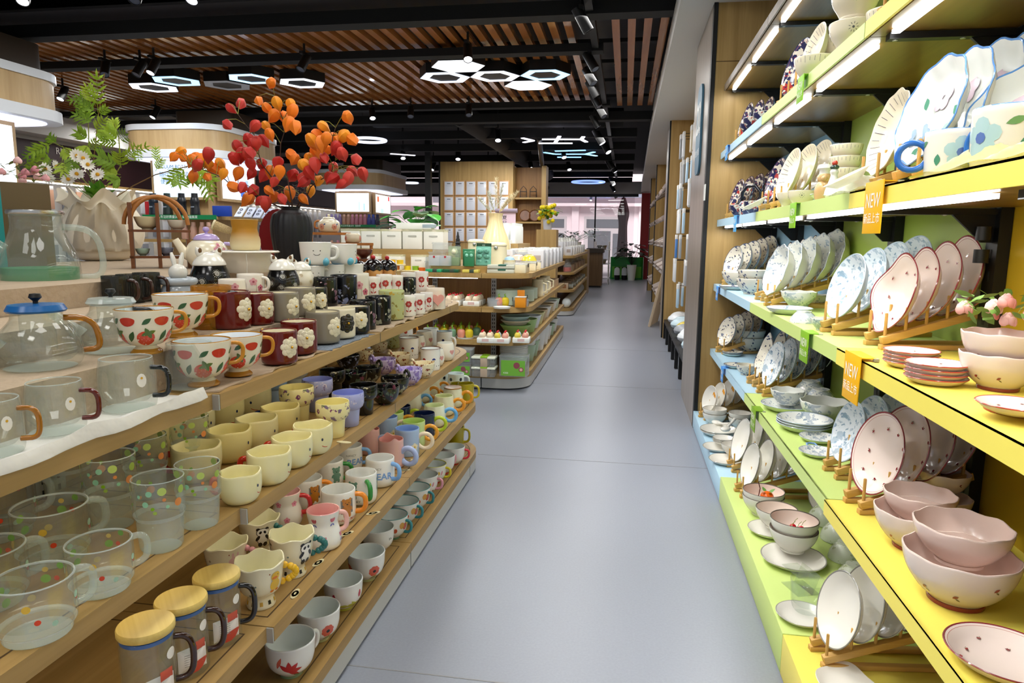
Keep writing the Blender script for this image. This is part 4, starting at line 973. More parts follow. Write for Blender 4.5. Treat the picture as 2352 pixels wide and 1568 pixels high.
def make_plate(nm,label,cat,R0,depth,m_in,m_rim=None,m_back=None,wave=None,band=0.0,buds=0,oval=None,art=None,mband=None):
 def mk():
  t=thing(nm,label,cat); mb,zf=plate_mb(R0,depth,m_in,m_rim or m_in,m_back or m_in,wave,0.55,band,mband)
  if buds:
   for k in range(buds):
    a=2*PI*k/buds+0.3; r=R0*(0.74 if k%2 else 0.62); bud(mb,r*math.cos(a),r*math.sin(a),zf(r)+0.0012,0.010,a+1,c('#8a2f35'),c('#6a5a3a'))
  if art:art(mb,R0,zf)
  if oval:
   for v in mb.bm.verts:v.co.y*=oval
  o=mb.build('dish',t,smooth=40); return t
 return Kind(mk)
W4=lambda th,r,z,i:(r*(1+0.055*math.cos(4*th)*min(1,r/0.09)),z+0.004*math.cos(4*th)*min(1,max(0,(r-0.06)/0.03)))
SCAL=lambda th,r,z,i:(r*(1+0.030*math.cos(10*th)*min(1,max(0,(r-0.05)/0.04))),z)
WLEAF=lambda th,r,z,i:(r*(1+0.05*math.cos(6*th+0.4)),z+0.003*math.cos(3*th)*min(1,max(0,(r-0.05)/0.04)))
def radial(mb,R0,zf):
 k=c('#3c3a5a')
 for i in range(30):
  a=2*PI*i/30; l=0.020+0.006*math.sin(i*2.1); r0,r1=R0*0.93-l,R0*0.93; w=0.0007; ca,sa=math.cos(a),math.sin(a)
  mb.face([mb.bm.verts.new((r*ca-s*w*sa,r*sa+s*w*ca,zf(r)+0.0014))for r,s in((r0,-1),(r1,-1),(r1,1),(r0,1))],k)
def carrot(mb,R0,zf):
 for dx,a in((0.0,0.3),(0.012,-0.2),(-0.012,0.6)):
  mb.face([mb.bm.verts.new((0.03+dx*0.5+u,dx+v,0.0012))for u,v in leafp(0.03,0.012,0,0,a)],c('#e59a2a'))
def bluefl(mb,R0,zf):
 for k,(r,a)in enumerate(((0.4,0.5),(0.62,2.2),(0.55,4.0))):
  for q in range(5):
   b=2*PI*q/5; x,y=R0*r*math.cos(a)+0.017*math.cos(b),R0*r*math.sin(a)+0.017*math.sin(b)
   mb.face([mb.bm.verts.new((x+u,y+v,zf(math.hypot(x,y))+0.002+0.0002*q))for u,v in circ(0.013,0,0,9)],c(('#d9c3d2','#9db7cf','#a9c6c0')[k]))
  mb.face([mb.bm.verts.new((R0*r*math.cos(a+0.6)*1.25+u,R0*r*math.sin(a+0.6)*1.25+v,zf(R0*0.8)+0.002))for u,v in leafp(0.032,0.018,0,0,a)],c('#4f8f74'))
P_PINKW=make_plate('scalloped_plate','m','plate',0.098,0.030,PINKC,MAROON,PINKC,W4,1,9,mband=c('#9a5a55'))
P_PINKR=make_plate('dinner_plate','m','plate',0.100,0.026,PINKC,MAROON,PINKC,None,1,9,mband=c('#c98a80'))
P_LACEB=make_plate('lace_plate','m','plate',0.098,0.034,LACEB,c('#c3d4e2'),c('#dfe6ea'))
P_LACE=make_plate('deep_lace_dish','m','dish',0.098,0.050,LACE,c('#c4ccd0'),c('#eceada'),SCAL)
P_BLUEF=make_plate('leaf_pattern_plate','m','plate',0.094,0.022,BLUEF,c('#c2d3e0'),c('#dfe6e8'))
P_LEAF=make_plate('leaf_shaped_plate','m','plate',0.105,0.022,NAVYF,c('#3a3f58'),c('#e9e3d2'),WLEAF,oval=0.62)
P_NAVY=make_plate('blossom_plate','m','plate',0.092,0.034,NAVYF,c('#5a6072'),c('#dfe6e2'))
P_CARR=make_plate('carrot_plate','m','plate',0.078,0.026,OFFW,OFFW,OFFW,None,art=carrot)
P_WHITE=make_plate('white_plate','m','plate',0.088,0.028,OFFW,c('#8d8b84'),OFFW)
P_FOLK=make_plate('folk_pattern_plate','m','plate',0.092,0.026,NAVYR,c('#1d1f45'),NAVYR,None,1,mband=c('#b9655a'))
P_RAD=make_plate('radial_line_plate','m','plate',0.096,0.028,CREAMR,CREAMR,CREAMR,None,art=radial)
P_BFL=make_plate('blue_rimmed_floral_plate','m','plate',0.108,0.034,c('#e9ece8'),c('#5a8fd0'),c('#e9e8dc'),SCAL,art=bluefl)
P_RSC=make_plate('radial_scalloped_dish','m','dish',0.110,0.034,CREAMR,CREAMR,CREAMR,SCAL,art=radial,oval=0.75)
def rack_make(n,sp):
 t=thing('plate_rack','m','plate rack','wooden plate racks'); L=0.04+sp*n
 pit=R(-17)
 for s in(-1,1):
  mb=MB(); mb.box(L/2,s*0.036,0.019+L/2*math.tan(-pit),L,0.018,0.018,RACKW,rot=Euler((0,pit,0)),bevel=0.0015)
  mb.box(L/2+0.004,s*0.036,0.006,L,0.016,0.012,RACKW,bevel=0.001); mb.build('rail',t)
  for i in range(n+1):
   x=0.014+sp*i; z=0.024+x*math.tan(-pit); mb=MB(); mb.lathe([(0,0),(0.0036,0),(0.0036,0.056),(0.0028,0.058),(0,0.058)],DOWEL,10,off=(x,s*0.036,z)); mb.build('dowel',t)
 mb=MB(); mb.box(L-0.02,0,0.02+(L-0.02)*math.tan(-pit),0.012,0.072,0.010,RACKW); mb.build('cross_bar',t); return t
RACKS={}
def rack(px,py,z,n,plate,rp,desc,rlabel,yaw=24,sp=0.052,sc=1.0,group=None,lean=15,seq=None,sup=0.022):
 p=on(px,py,z=z); key=(n,sp); yaw=yaw*0.32; p.y=min(p.y,4.12-rp*sc-(0.03+sp*n)*math.sin(R(yaw)))
 if key not in RACKS:RACKS[key]=Kind(lambda:rack_make(n,sp))
 RACKS[key].put((p.x,p.y,z+0.0006),R(yaw),rlabel)
 ca,sa=math.cos(R(yaw)),math.sin(R(yaw)); rnd=random.Random(int(px)); m=len(seq or range(n))
 for i in range(n):
  k=plate[i%len(plate)]if isinstance(plate,list)else plate
  d=0.014+sp*(i+0.55); zc=z+sup+d*0.30+rp*sc*math.cos(R(lean)); dx=d+rp*sc*math.sin(R(lean))+0.006
  lab='%s, %s in its rack'%(desc,ORD[i])if n>1 else desc
  k.put((p.x+dx*ca,p.y+dx*sa,zc),0,lab,group,sc,tilt=Euler((0,R(-90+lean)+rnd.uniform(-0.02,0.02),R(yaw)+rnd.uniform(-0.05,0.05))))
Z={k:v[1]for k,v in ZS.items()}
rack(1948,815,Z[2],1,P_LACEB,0.098,'m','m')if False else None
rack(1998,797,Z[2],5,P_PINKW,0.098,'pink wavy plate with maroon rim','bamboo rack holding the wavy pink plates',26,0.047,0.95,'wavy pink plates')
rack(1894,766,Z[2],4,P_LACEB,0.098,'pale blue lace plate behind the wavy pink plates','bamboo rack of pale blue lace plates on the pink plate shelf',26,0.056,0.93,'pale blue lace plates')
rack(1760,704,Z[2],5,P_LACE,0.098,'ivory lace dish on the middle green shelf','bamboo rack of ivory lace dishes',28,0.05,1.0,'ivory lace dishes')
rack(1738,690,Z[2],4,P_LEAF,0.105,'navy blossom leaf plate beside the ivory lace dishes','small bamboo rack under navy blossom leaf plates',28,0.05,0.92,'navy blossom leaf plates')
rack(1650,650,Z[2],5,P_NAVY,0.092,'navy blossom plate at the wooden end panel','bamboo rack of navy blossom plates by the end panel',62,0.05,1.0,'navy blossom plates')
rack(1950,1166,Z[1],4,P_PINKR,0.100,'round pink plate with rosebuds','bamboo rack holding the round pink plates',26,0.056,1.0,'round pink plates')
rack(1900,1090,Z[1],4,P_LACEB,0.098,'pale blue lace plate beside the round pink plates','bamboo rack of pale blue lace plates on the lower shelf',26,0.056,0.86,'pale blue lace plates')
rack(1741,906,Z[1],5,P_BLUEF,0.094,'white plate with blue leaf pattern','bamboo rack of blue leaf pattern plates',28,0.052,1.0,'blue leaf plates')
rack(1719,884,Z[1],3,P_LEAF,0.105,'navy blossom leaf plate on the lower blue shelf','small bamboo rack on the lower blue shelf edge',28,0.055,0.95,'navy blossom leaf plates')
rack(1643,803,Z[1],4,P_NAVY,0.092,'navy blossom plate on the lower blue shelf','bamboo rack of navy blossom plates on the lower blue shelf',62,0.052,0.92,'navy blossom plates')
rack(1604,950,0.105,5,P_CARR,0.078,'white plate with carrots by the end panel','bamboo rack of carrot plates on the blue plinth',55,0.055,1.0,'white carrot plates')
rack(1672,1078,0.105,4,P_WHITE,0.088,'large white plate at the back of blue plinth','bamboo rack of large white plates on the blue plinth',26,0.056,1.12,'white plates in racks')
rack(1690,1135,ZBASE,5,P_WHITE,0.088,'white plate at the edge of green plinth','bamboo rack of white plates on the green plinth',26,0.056,0.98,'white plates in racks')
rack(1868,1512,ZBASE,5,P_WHITE,0.088,'white grey rimmed plate on the yellow plinth','bamboo rack of white plates on the yellow plinth',24,0.056,1.04,'white plates in racks')
def rack3(px,y_at,k,n,plate,rp,desc,rlabel,yaw=26,sp=0.052,sc=1.0,group=None,dx=0.03):
 q=on(px,400,y=y_at); x=XS+dx
 u,v=0,0
 P=Vector((x,y_at,Z[k])); q=M3.transposed()@(P-CAM); rack(IW/2-FPX*q.x/q.z,IH/2+FPX*q.y/q.z,Z[k],n,plate,rp,desc,rlabel,yaw,sp,sc,group)
def yfor(px,x):
 d=ray(px,500); return d.y*x/d.x
rack3(0,yfor(1657,0.54),3,4,P_FOLK,0.092,'navy and red folk plate on the third shelf','bamboo rack of folk plates on third blue shelf',group='navy red folk plates')
rack3(0,yfor(1745,0.54),3,2,P_FOLK,0.092,'navy and red folk plate beside the radial plates','bamboo rack under two folk plates',group='navy red folk plates')
rack3(0,yfor(1772,0.54),3,3,P_RAD,0.096,'cream radial line plate on the third shelf','bamboo rack of cream radial plates on third shelf',group='cream radial plates')
rack3(0,yfor(1972,0.54),3,1,P_RSC,0.11,'tall cream scalloped dish with radial lines','short bamboo rack under scalloped radial dish',sc=0.9)
rack3(0,yfor(2055,0.54),3,5,P_BFL,0.108,'blue rimmed floral plate on third yellow shelf','bamboo rack of blue rimmed floral plates',group='blue rimmed floral plates',sp=0.05)
rack3(0,yfor(1676,0.54),4,3,P_FOLK,0.092,'navy and red folk plate on the top shelf','bamboo rack of folk plates on top blue shelf',group='navy red folk plates')
rack3(0,yfor(1772,0.54),4,2,P_FOLK,0.092,'navy and red folk plate beside radial plate on top','bamboo rack under two folk plates on top shelf',group='navy red folk plates',sc=1.12)
rack3(0,yfor(1803,0.54),4,1,P_RAD,0.096,'cream radial line plate on the top shelf','bamboo rack under one radial plate on top shelf',sc=1.0)
# bowls
def bowl(nm,cat,R0,h,m_out,m_in=None,m_rim=None,foot=None,wave=None,fr=0.45,deco=None,wall=0.003):
 o=[(R0*fr,0.0)+((foot,)if foot else()),(R0*fr*1.02,h*0.08)+((foot,)if foot else()),(R0*fr*1.0,h*0.10)+((foot,)if foot else()),(R0*0.70,h*0.28),(R0*0.90,h*0.58),(R0*0.98,h*0.85),(R0,h)]
 return make_cup(nm,cat,'m',None,o,m_out,m_in or m_out,m_rim or m_in or m_out,None,deco,wall=wall,wave=wave,seg=44)
def buds_deco(mb,rf):
 zs=[z for z in(0.030,0.052)]
 for i in range(9):
  z=zs[i%2]; mb.wrap(leafp(0.009,0.005,0,0,0.6),2*PI*i/9,z,rf,c('#8a2f35'),0.0007,rings=(1.0,)); mb.wrap(leafp(0.008,0.0025,0.003,-0.005,-0.6),2*PI*i/9,z,rf,c('#6a5a3a'),0.0007,rings=(1.0,))
WV=lambda th,r,z,i:(r*(1+0.012*math.cos(8*th)*min(1,max(0,(z-0.03)/0.03))),z+(0.0014*math.cos(8*th)if z>0.045 else 0))
B_PINK=bowl('wavy_pink_bowl','bowl',0.075,0.075,PINKC,c('#f3ddd2'),None,c('#8a2f2a'),WV,0.5,buds_deco)
B_PINKI=bowl('pink_bowl','bowl',0.062,0.055,c('#f1d9cf'),c('#f4dcd0'),None,None,WV,0.5)
B_NAVY=bowl('blossom_bowl','bowl',0.058,0.058,NAVYF,c('#e8e4d4'),None,None,None,0.5)
B_LACE=bowl('lace_bowl','bowl',0.058,0.050,LACE,c('#eef0ea'),None,None,WV,0.55)
B_WHT=bowl('white_bowl','bowl',0.060,0.056,OFFW,c('#f7f3ea'),c('#a9a69c'),None,None,0.5)
B_WHD=bowl('dark_rimmed_bowl','bowl',0.064,0.062,OFFW,c('#f4e3d6'),c('#6e665c'),None,None,0.5)
B_GRN=bowl('frosted_bowl','bowl',0.055,0.060,speckle('pale_green_leaf_glaze','#dfe6d2',[('#b9c39a',40,0.60)]),None,None,None,None,0.5)
def lines_deco(mb,rf):
 for i in range(26):mb.wrap(rect(0.0009,0.012+0.006*math.sin(i*1.9)),2*PI*i/26,0.052,rf,c('#55506a'),0.0005,rings=(1.0,))
B_LIN=bowl('line_pattern_bowl','bowl',0.055,0.062,CREAMR,CREAMR,None,None,None,0.55,lines_deco)
def sun_deco(mb,rf):
 for q in(0.0,1.6,3.2,4.8):
  for i in range(9):a=2*PI*i/9; mb.wrap(leafp(0.007,0.0014,0.010*math.cos(a),0.010*math.sin(a),a),q,0.048,rf,c('#4a4a4e'),0.0005,rings=(1.0,))
  mb.wrap(circ(0.0032),q,0.048,rf,c('#5a5a5e'),0.0006,rings=(1.0,))
B_SUN=bowl('sun_motif_bowl','bowl',0.062,0.070,CREAMR,CREAMR,None,None,None,0.6,sun_deco)
B_FOLK=bowl('folk_pattern_bowl','bowl',0.055,0.058,NAVYR,c('#e2dccb'),None,None,None,0.55)
def bput(k,px,py,z,w,true,lab,group=None,dz=0.0,rb=0.028,rel=0,flip=False):
 p=on(px,py,z=z); d=Vector((p.x,p.y,0)).normalized(); sc=max(0.6,min(1.5,w*scl(p+d*rb)/true)); q=p+d*rb*sc; q.x=min(q.x,XBK-0.034-true*0.5*sc); q.y=min(q.y,4.12-true*0.5*sc); dz=dz*sc if flip else dz
 return k.put((q.x,q.y,z+0.0006+dz),tocam(q)+R(rel),lab,group,sc,tilt=(Euler((PI,0,tocam(q)))if flip else None))
def stack(k,px,py,z,w,true,n,step,desc,group,rb=0.03):
 for i in range(n):bput(k,px,py,z,w,true,desc%(('bottom' if i==0 else 'top')if n==2 else(ORD[i]+' from below'))if '%s' in desc else desc,group,i*step,rb)
z1,z2,z3,z4=Z[1],Z[2],Z[3],Z[4]
F_PLATE=make_plate('saucer','m','plate',0.075,0.020,OFFW,c('#b9b6aa'),OFFW); F_PINK=make_plate('rimmed_plate','m','plate',0.085,0.022,PINKC,REDRIM,PINKC,None,0,7)
F_LACE=make_plate('lace_saucer','m','plate',0.085,0.024,LACE,c('#aebccb'),c('#e4ead8')); F_NAVY=make_plate('blossom_saucer','m','plate',0.070,0.020,NAVYF,c('#5a6072'),CELA)
def sq(th,r,z,i):return(r*(0.86+0.16*(abs(math.cos(2*th))**0.0 if False else min(1.3,1/max(abs(math.cos(th)),abs(math.sin(th)))**0.7)))*0.98,z)
F_SQ=make_plate('square_plate','m','plate',0.085,0.020,OFFW,c('#a9a59a'),OFFW,sq)
# s2 blue
bput(F_NAVY,1683,666,z2,62,0.140,'celadon backed saucer under navy blossom bowl by the end panel')
bput(B_NAVY,1726,677,z2,72,0.116,'navy blossom bowl at shelf front, lowest of its stack','navy blossom bowls',0)
bput(B_NAVY,1726,677,z2,66,0.116,'navy blossom bowl with blue tag, on top of the front stack','navy blossom bowls',0.045)
bput(B_NAVY,1688,662,z2,62,0.116,'navy blossom bowl standing in the celadon saucer','navy blossom bowls',0.012)
bput(B_NAVY,1705,652,z2,58,0.116,'navy blossom bowl at the back of its group','navy blossom bowls',0.060,0.05)
# s2 green
bput(F_LACE,1812,722,z2,100,0.17,'ivory lace saucer on the middle green shelf'); bput(B_LACE,1832,714,z2,78,0.116,'ivory scalloped bowl on the lace saucer',None,0.014)
bput(B_LACE,1893,760,z2,62,0.116,'ivory scalloped bowl beside the pale blue plates'); bput(B_LACE,1905,703,z2,56,0.116,'ivory scalloped bowl deep on the middle shelf')
bput(B_LACE,1845,742,z2,60,0.116,'upturned white lace bowl on the green shelf edge',None,0.050,0.028,0,True)
P_LEAN=make_plate('oval_lace_platter','m','platter',0.12,0.024,LACE,c('#9fb0bf'),c('#e6ead6'),None,oval=0.7)
q=on(1962,672,z=z2); P_LEAN.put((q.x+0.02,q.y+0.03,z2+0.118),0,'large oval lace platter leaning on the lime back',None,0.98,tilt=Euler((R(0),R(-68),R(38))))
# s2 yellow
for i in range(4):bput(F_PINK,2090,846,z2,98,0.17,'red rimmed pink plate in the smaller stack, %s from below'%ORD[i],'red rimmed pink plates',i*0.0075)
for i in range(4):bput(F_PINK,2147,884,z2,122,0.17,'red rimmed pink plate in the front stack, %s from below'%ORD[i],'red rimmed pink plates',i*0.0085)
bput(B_PINK,2290,903,z2,165,0.150,'big rosebud bowl below the pink roses, lower one',None,0,0.05); bput(B_PINK,2290,903,z2,165,0.150,'big rosebud bowl below the pink roses, upper one',None,0.036,0.05)
bput(F_PINK,2330,975,z2,130,0.17,'red rimmed pink dish at the corner of the yellow shelf','red rimmed pink plates',0.012,0.05)
t=thing('wooden_coaster','round red wooden coaster under the corner dish','coaster',None,(0,0,0)); mb=MB(); mb.lathe([(0,0),(0.048,0),(0.048,0.011),(0,0.011)],mat('red_wood','#a8432c',0.4),32); mb.build('disc',t); q=on(2320,955,z=z2); t.location=(q.x+0.03,q.y+0.03,z2+0.0005)
# s1
bput(F_NAVY,1682,818,z1,46,0.14,'navy blossom saucer by the end panel, lower of two',None,0); bput(F_NAVY,1682,818,z1,46,0.14,'navy blossom saucer by the end panel, upper of two',None,0.008)
bput(F_NAVY,1690,846,z1,54,0.14,'navy blossom saucer beside a small bowl'); bput(B_NAVY,1713,862,z1,46,0.116,'navy blossom bowl on the lower blue shelf')
bput(B_NAVY,1752,815,z1,74,0.116,'navy blossom bowl behind the leaf plates, lower one',None,0,0.06); bput(B_NAVY,1752,815,z1,70,0.116,'navy blossom bowl behind the leaf plates, upper one',None,0.042,0.06)
bput(F_LACE,1806,946,z1,112,0.17,'blue lace saucer on the lower green shelf'); bput(B_LACE,1806,940,z1,74,0.116,'scalloped lace bowl standing on the blue saucer',None,0.016)
for i in range(3):bput(F_LACE,1846,992,z1,120,0.17,'blue lace plate in the stack of three, %s from below'%ORD[i],'stacked blue lace plates',i*0.008)
def handled_dish():
 t=F_LACE.make(); t.name='handled_dish'; t['category']='dish'
 mb=MB(); mb.tube([(0.082,-0.022,0.022),(0.104,-0.020,0.026),(0.108,0,0.027),(0.104,0.020,0.026),(0.082,0.022,0.022)],0.005,c('#7fa8dc'),8); mb.build('handle',t,smooth=60); return t
KHD=Kind(handled_dish)
bput(KHD,1880,1020,z1,84,0.17,'blue lace dish with blue handle, upper of two',None,0.0,0.05,200); bput(KHD,1878,1052,z1,82,0.17,'blue lace dish with blue handle, nearer the aisle',None,0,0.045,200)
for i,(px,py,lab)in enumerate(((1900,930,'upturned lace bowl beside the lace plates, lower'),(1940,950,'upturned lace bowl nearest the yellow bay, lower'))):
 bput(B_LACE,px,py,z1,68,0.116,lab,None,0.056,0.04,0,True); bput(B_LACE,px,py,z1,68,0.116,lab.replace('lower','upper'),None,0.086,0.04,0,True)
bput(B_LACE,1985,985,z1,110,0.116,'wide lace bowl behind the pale blue lace plates',None,0,0.06)
q=on(2075,985,z=z1); P_LEAN.put((q.x+0.04,q.y+0.05,z1+0.118),0,'oval lace platter leaning at back of lower shelf',None,0.98,tilt=Euler((0,R(-70),R(35))))
bput(B_PINK,2096,1278,z1,178,0.150,'wavy rosebud bowl on maroon foot',None,0,0.05); bput(B_PINKI,2100,1262,z1,150,0.124,'plain pink bowl nested in the footed rosebud bowl',None,0.044,0.05)
bput(B_PINK,2190,1412,z1,235,0.150,'largest wavy rosebud bowl at the shelf front',None,0,0.05); bput(B_PINKI,2190,1390,z1,200,0.124,'plain pink bowl nested in the largest rosebud bowl',None,0.058,0.05)
bput(B_PINK,2262,1212,z1,110,0.150,'rosebud bowl deep on the lower yellow shelf, lower one',None,0,0.05); bput(B_PINK,2270,1205,z1,105,0.150,'rosebud bowl deep on the lower yellow shelf, upper one',None,0.056,0.05)
bput(make_plate('soup_plate','m','plate',0.1,0.032,PINKC,MAROON,PINKC,None,1,9,mband=c('#c98a80')),2300,1568,z1,240,0.2,'wide pink soup plate lying at the corner of the yellow shelf',None,0,0.06)
q=on(2335,1205,z=z1); P_PINKR.put((q.x+0.03,q.y+0.02,z1+0.115),0,'round pink plate propped on a clear plastic easel','round pink plates',1.0,tilt=Euler((0,R(-72),R(48))))
mb=MB()
for s in(-1,1):mb.tube([(q.x-0.03+s*0.01,q.y-0.02-s*0.03,z1+0.004),(q.x+0.0+s*0.01,q.y-s*0.03,z1+0.012),(q.x+0.01+s*0.01,q.y-s*0.03,z1+0.06),(q.x+0.04+s*0.01,q.y+0.01-s*0.03,z1+0.13)],0.004,GLASS,8)
tag(mb.build('plate_easel',smooth=60),'clear plastic easel under the propped round pink plate','easel')
# plinth
zp=0.105
stack(B_WHT,1640,976,zp,54,0.12,2,0.026,'white bowl by the carrot plates, %s of two','white bowls on the blue plinth'); stack(B_WHT,1698,985,zp,52,0.12,2,0.026,'white bowl in the second stack, %s of two','white bowls on the blue plinth')
bput(B_WHT,1722,1000,zp,52,0.12,'white bowl leaning toward the lime shelf edge','white bowls on the blue plinth')
for i in range(2):bput(F_PLATE,1650,1002,zp,82,0.15,'white oval plate with soup spoon, %s one'%('lower','upper')[i],None,i*0.008)
bput(F_SQ,1650,1036,zp,70,0.17,'white square plate under small saucers')
for i in range(5):bput(F_PLATE,1660,1030,zp,46,0.15,'little white saucer in the stack of five, %s from below'%ORD[i],'little white saucers',0.022+i*0.0042)
bput(F_SQ,1668,1066,zp,78,0.17,'white square plate under a wide bowl'); bput(B_WHT,1682,1056,zp,54,0.12,'white bowl standing on the square plate','white bowls on the blue plinth',0.018)
def spoon_make():
 t=thing('soup_spoon','m','spoon','white soup spoons'); mb=MB(); mb.ball((0,0,0.008),0.02,OFFW,16,8,(1.15,0.85,0.4)); mb.tube([(0.018,0,0.010),(0.045,0,0.016),(0.085,0,0.026)],[0.006,0.004,0.006],OFFW,8); mb.build('bowl_and_stem',t,smooth=60); return t
KSP=Kind(spoon_make); bput(KSP,1645,985,zp,26,0.04,'white soup spoon on the oval plates',None,0.024,0.0,30); bput(KSP,1665,1010,zp,26,0.04,'white soup spoon on the saucer stack',None,0.046,0.0,160)
stack(B_WHD,1750,1188,ZBASE,92,0.128,2,0.020,'dark rimmed white bowl under the orange fruit, %s of two','dark rimmed white bowls')
bput(F_PLATE,1768,1232,ZBASE,98,0.15,'white saucer under a plain dark rimmed bowl'); bput(B_WHD,1780,1226,ZBASE,92,0.128,'dark rimmed white bowl on the saucer','dark rimmed white bowls',0.014)
bput(F_SQ,1820,1302,ZBASE,140,0.17,'white square plate under the cherry bowls');
for i in range(2):bput(B_WHD,1818,1285,ZBASE,106,0.128,'dark rimmed white bowl with cherries, %s of two'%('lower','upper')[i],'dark rimmed white bowls',0.016+i*0.034,0.035)
q=on(1818,1285,z=ZBASE); d=Vector((q.x,q.y,0)).normalized(); q=q+d*0.035*1.05
for i,(dx,dy)in enumerate(((-0.016,-0.022),(0.004,-0.020),(0.020,-0.006),(-0.002,0.006))):
 t=thing('cherry','red artificial cherry in the dark rimmed bowl','fruit','cherries in the bowl',(q.x+dx,q.y+dy,ZBASE+0.093)); mb=MB(); mb.ball((0,0,0),0.011,c('#c3122c'),16,10,(1,1,0.92)); mb.build('fruit',t,smooth=60); mb=MB(); mb.tube([(0,0,0.009),(0.006,0.002,0.022),(0.014,0.002,0.03)],0.0009,pl('#7c8a2a'),5); mb.build('stem',t)
q=on(1750,1188,z=ZBASE); d=Vector((q.x,q.y,0)).normalized(); q=q+d*0.03
t=thing('artificial_persimmon','orange artificial fruit with green leaves in bowl','fruit',None,(q.x+0.012,q.y-0.004,ZBASE+0.072)); mb=MB(); mb.ball((0,0,0),0.024,c('#ee6a1c'),20,12,(1,1,0.85)); mb.build('fruit',t,smooth=60)
for a,l in((0.4,0.03),(2.0,0.026),(3.6,0.03),(5.2,0.024)):
 mb=MB(); mb.face([mb.bm.verts.new((0.022*math.cos(a)*0.8+u*math.cos(a)-v*math.sin(a),0.022*math.sin(a)*0.8+u*math.sin(a)+v*math.cos(a),0.020+0.01*math.sin(u*60)))for u,v in leafp(l,l*0.55,0,0,0)],pl('#6aa048')); mb.build('leaf',t)
mb=MB(); mb.tube([(-0.03,0,0.0),(-0.026,0.0,0.03),(-0.034,0.0,0.055)],0.0018,pl('#5a1f16'),6); mb.build('twig',t)
for i,(px,py)in enumerate(((1922,1252),(1940,1298),(1958,1350),(1893,1212))):bput(B_GRN,px,py,ZBASE,74,0.11,'upturned frosted leaf bowl under the yellow shelf, %s of four'%ORD[i],'upturned frosted bowls',0.062,0.05,0,True)
q=on(1880,1195,z=ZBASE); P_WHITE.put((q.x+0.05,q.y+0.04,ZBASE+0.085),0,'white plate standing deep on the green plinth','white plates in racks',0.9,tilt=Euler((0,R(-75),R(40))))
bput(F_PLATE,1840,1432,ZBASE,112,0.15,'white saucer holding a clear cup on the green plinth'); bput(Kind(lambda:(lambda t,cr:(cr[0].build('body',t),t)[1])(thing('glass_cup','m','cup'),cup(smooth_prof([(0.022,0),(0.028,0.012),(0.032,0.05),(0.033,0.062)]),GLASS,GLASS,GLASS,0.0018,0.004))),1850,1420,ZBASE,78,0.066,'clear glass cup standing on the white saucer',None,0.004)
q=on(1838,1352,z=ZBASE); t=thing('acrylic_sign_stand','empty clear acrylic stand beside the cherry bowls','stand',None,(q.x,q.y,ZBASE+0.0006),R(20)); AC=thin_glass('acrylic','#eef4e8',0.05,0.02)
mb=MB(); mb.box(0.02,0,0.030,0.0025,0.085,0.062,AC,rot=Euler((0,R(20),0))); mb.box(-0.012,0,0.058,0.05,0.085,0.0025,AC); mb.box(0.0,0,0.0015,0.07,0.085,0.0025,AC); mb.build('bent_sheet',t,smooth=None)
bput(make_plate('divided_plate','m','plate',0.095,0.016,OFFW,OFFW,OFFW,W4,oval=0.8),1940,1600,ZBASE,150,0.19,'white shaped plate lying on the yellow plinth',None,0,0.05)
# s3
def mput(k,y_at,x,z,lab,group=None,sc=1.0,rel=0,dz=0,flip=False):
 q=Vector((x,y_at,z)); return k.put((x,y_at,z+0.0006+dz),tocam(q)+R(rel),lab,group,sc,tilt=Euler((PI,0,tocam(q)))if flip else None)
def folkpot():
 t=thing('folk_pattern_teapot','m','teapot'); o=smooth_prof([(0.035,0),(0.045,0.004),(0.058,0.03),(0.056,0.06),(0.046,0.075)]); mb,rf=cup(o,NAVYR,NAVYR,None,0.003,0.006); mb.build('body',t)
 mb=MB(); mb.tube([(0,-0.046,0.065),(0,-0.045,0.12),(0,-0.02,0.15),(0,0.02,0.15),(0,0.045,0.12),(0,0.046,0.065)],0.008,c('#0b0c18'),10); mb.build('handle',t,smooth=60); return t
Kind(folkpot).put((0.60,yfor(1722,0.60),z3+0.0006),R(60),'folk pattern teapot with tall black handle on third shelf')
for i,(px,x)in enumerate(((1700,0.56),(1735,0.57))):mput(B_FOLK,yfor(px,x),x,z3,'red poppy folk bowl on third blue shelf, %s of two'%ORD[i],'folk pattern bowls')
for i in range(4):mput(B_LIN,yfor(1932,0.63),0.63,z3,'cream line bowl in the stack of four, %s from below'%ORD[i],'cream line bowls',0.82,dz=0.012+i*0.034)
mput(F_PLATE,yfor(1932,0.63),0.63,z3,'wide cream saucer below the stacked line bowls',None,1.2)
for i,(px,x,lab)in enumerate(((1812,0.56,'cream cup with sun motif beside radial plates'),(1838,0.575,'cream cup with leaf motif on the third shelf'))):mput(B_SUN,yfor(px,x),x,z3,lab,'sun motif bowls',0.72)
def figure():
 t=thing('animal_figurine','m','figurine'); br=c('#d9b27c'); mb=MB(); mb.lathe(smooth_prof([(0.016,0),(0.022,0.004),(0.024,0.03),(0.016,0.05),(0.002,0.056)]),br,20); mb.ball((0,0,0.062),0.018,br,16,10); mb.ball((0.016,0,0.060),0.008,br,12,8)
 mb.build('body',t,smooth=60); mb=MB(); mb.lathe([(0.014,0.073),(0.014,0.082),(0.020,0.088),(0.017,0.098),(0,0.102)],c('#f6f4ee'),18); mb.build('chef_hat',t,smooth=60); return t
mput(Kind(figure),yfor(1886,0.545),0.545,z3,'tan animal figurine in white chef hat on third shelf',None,1.0,0)
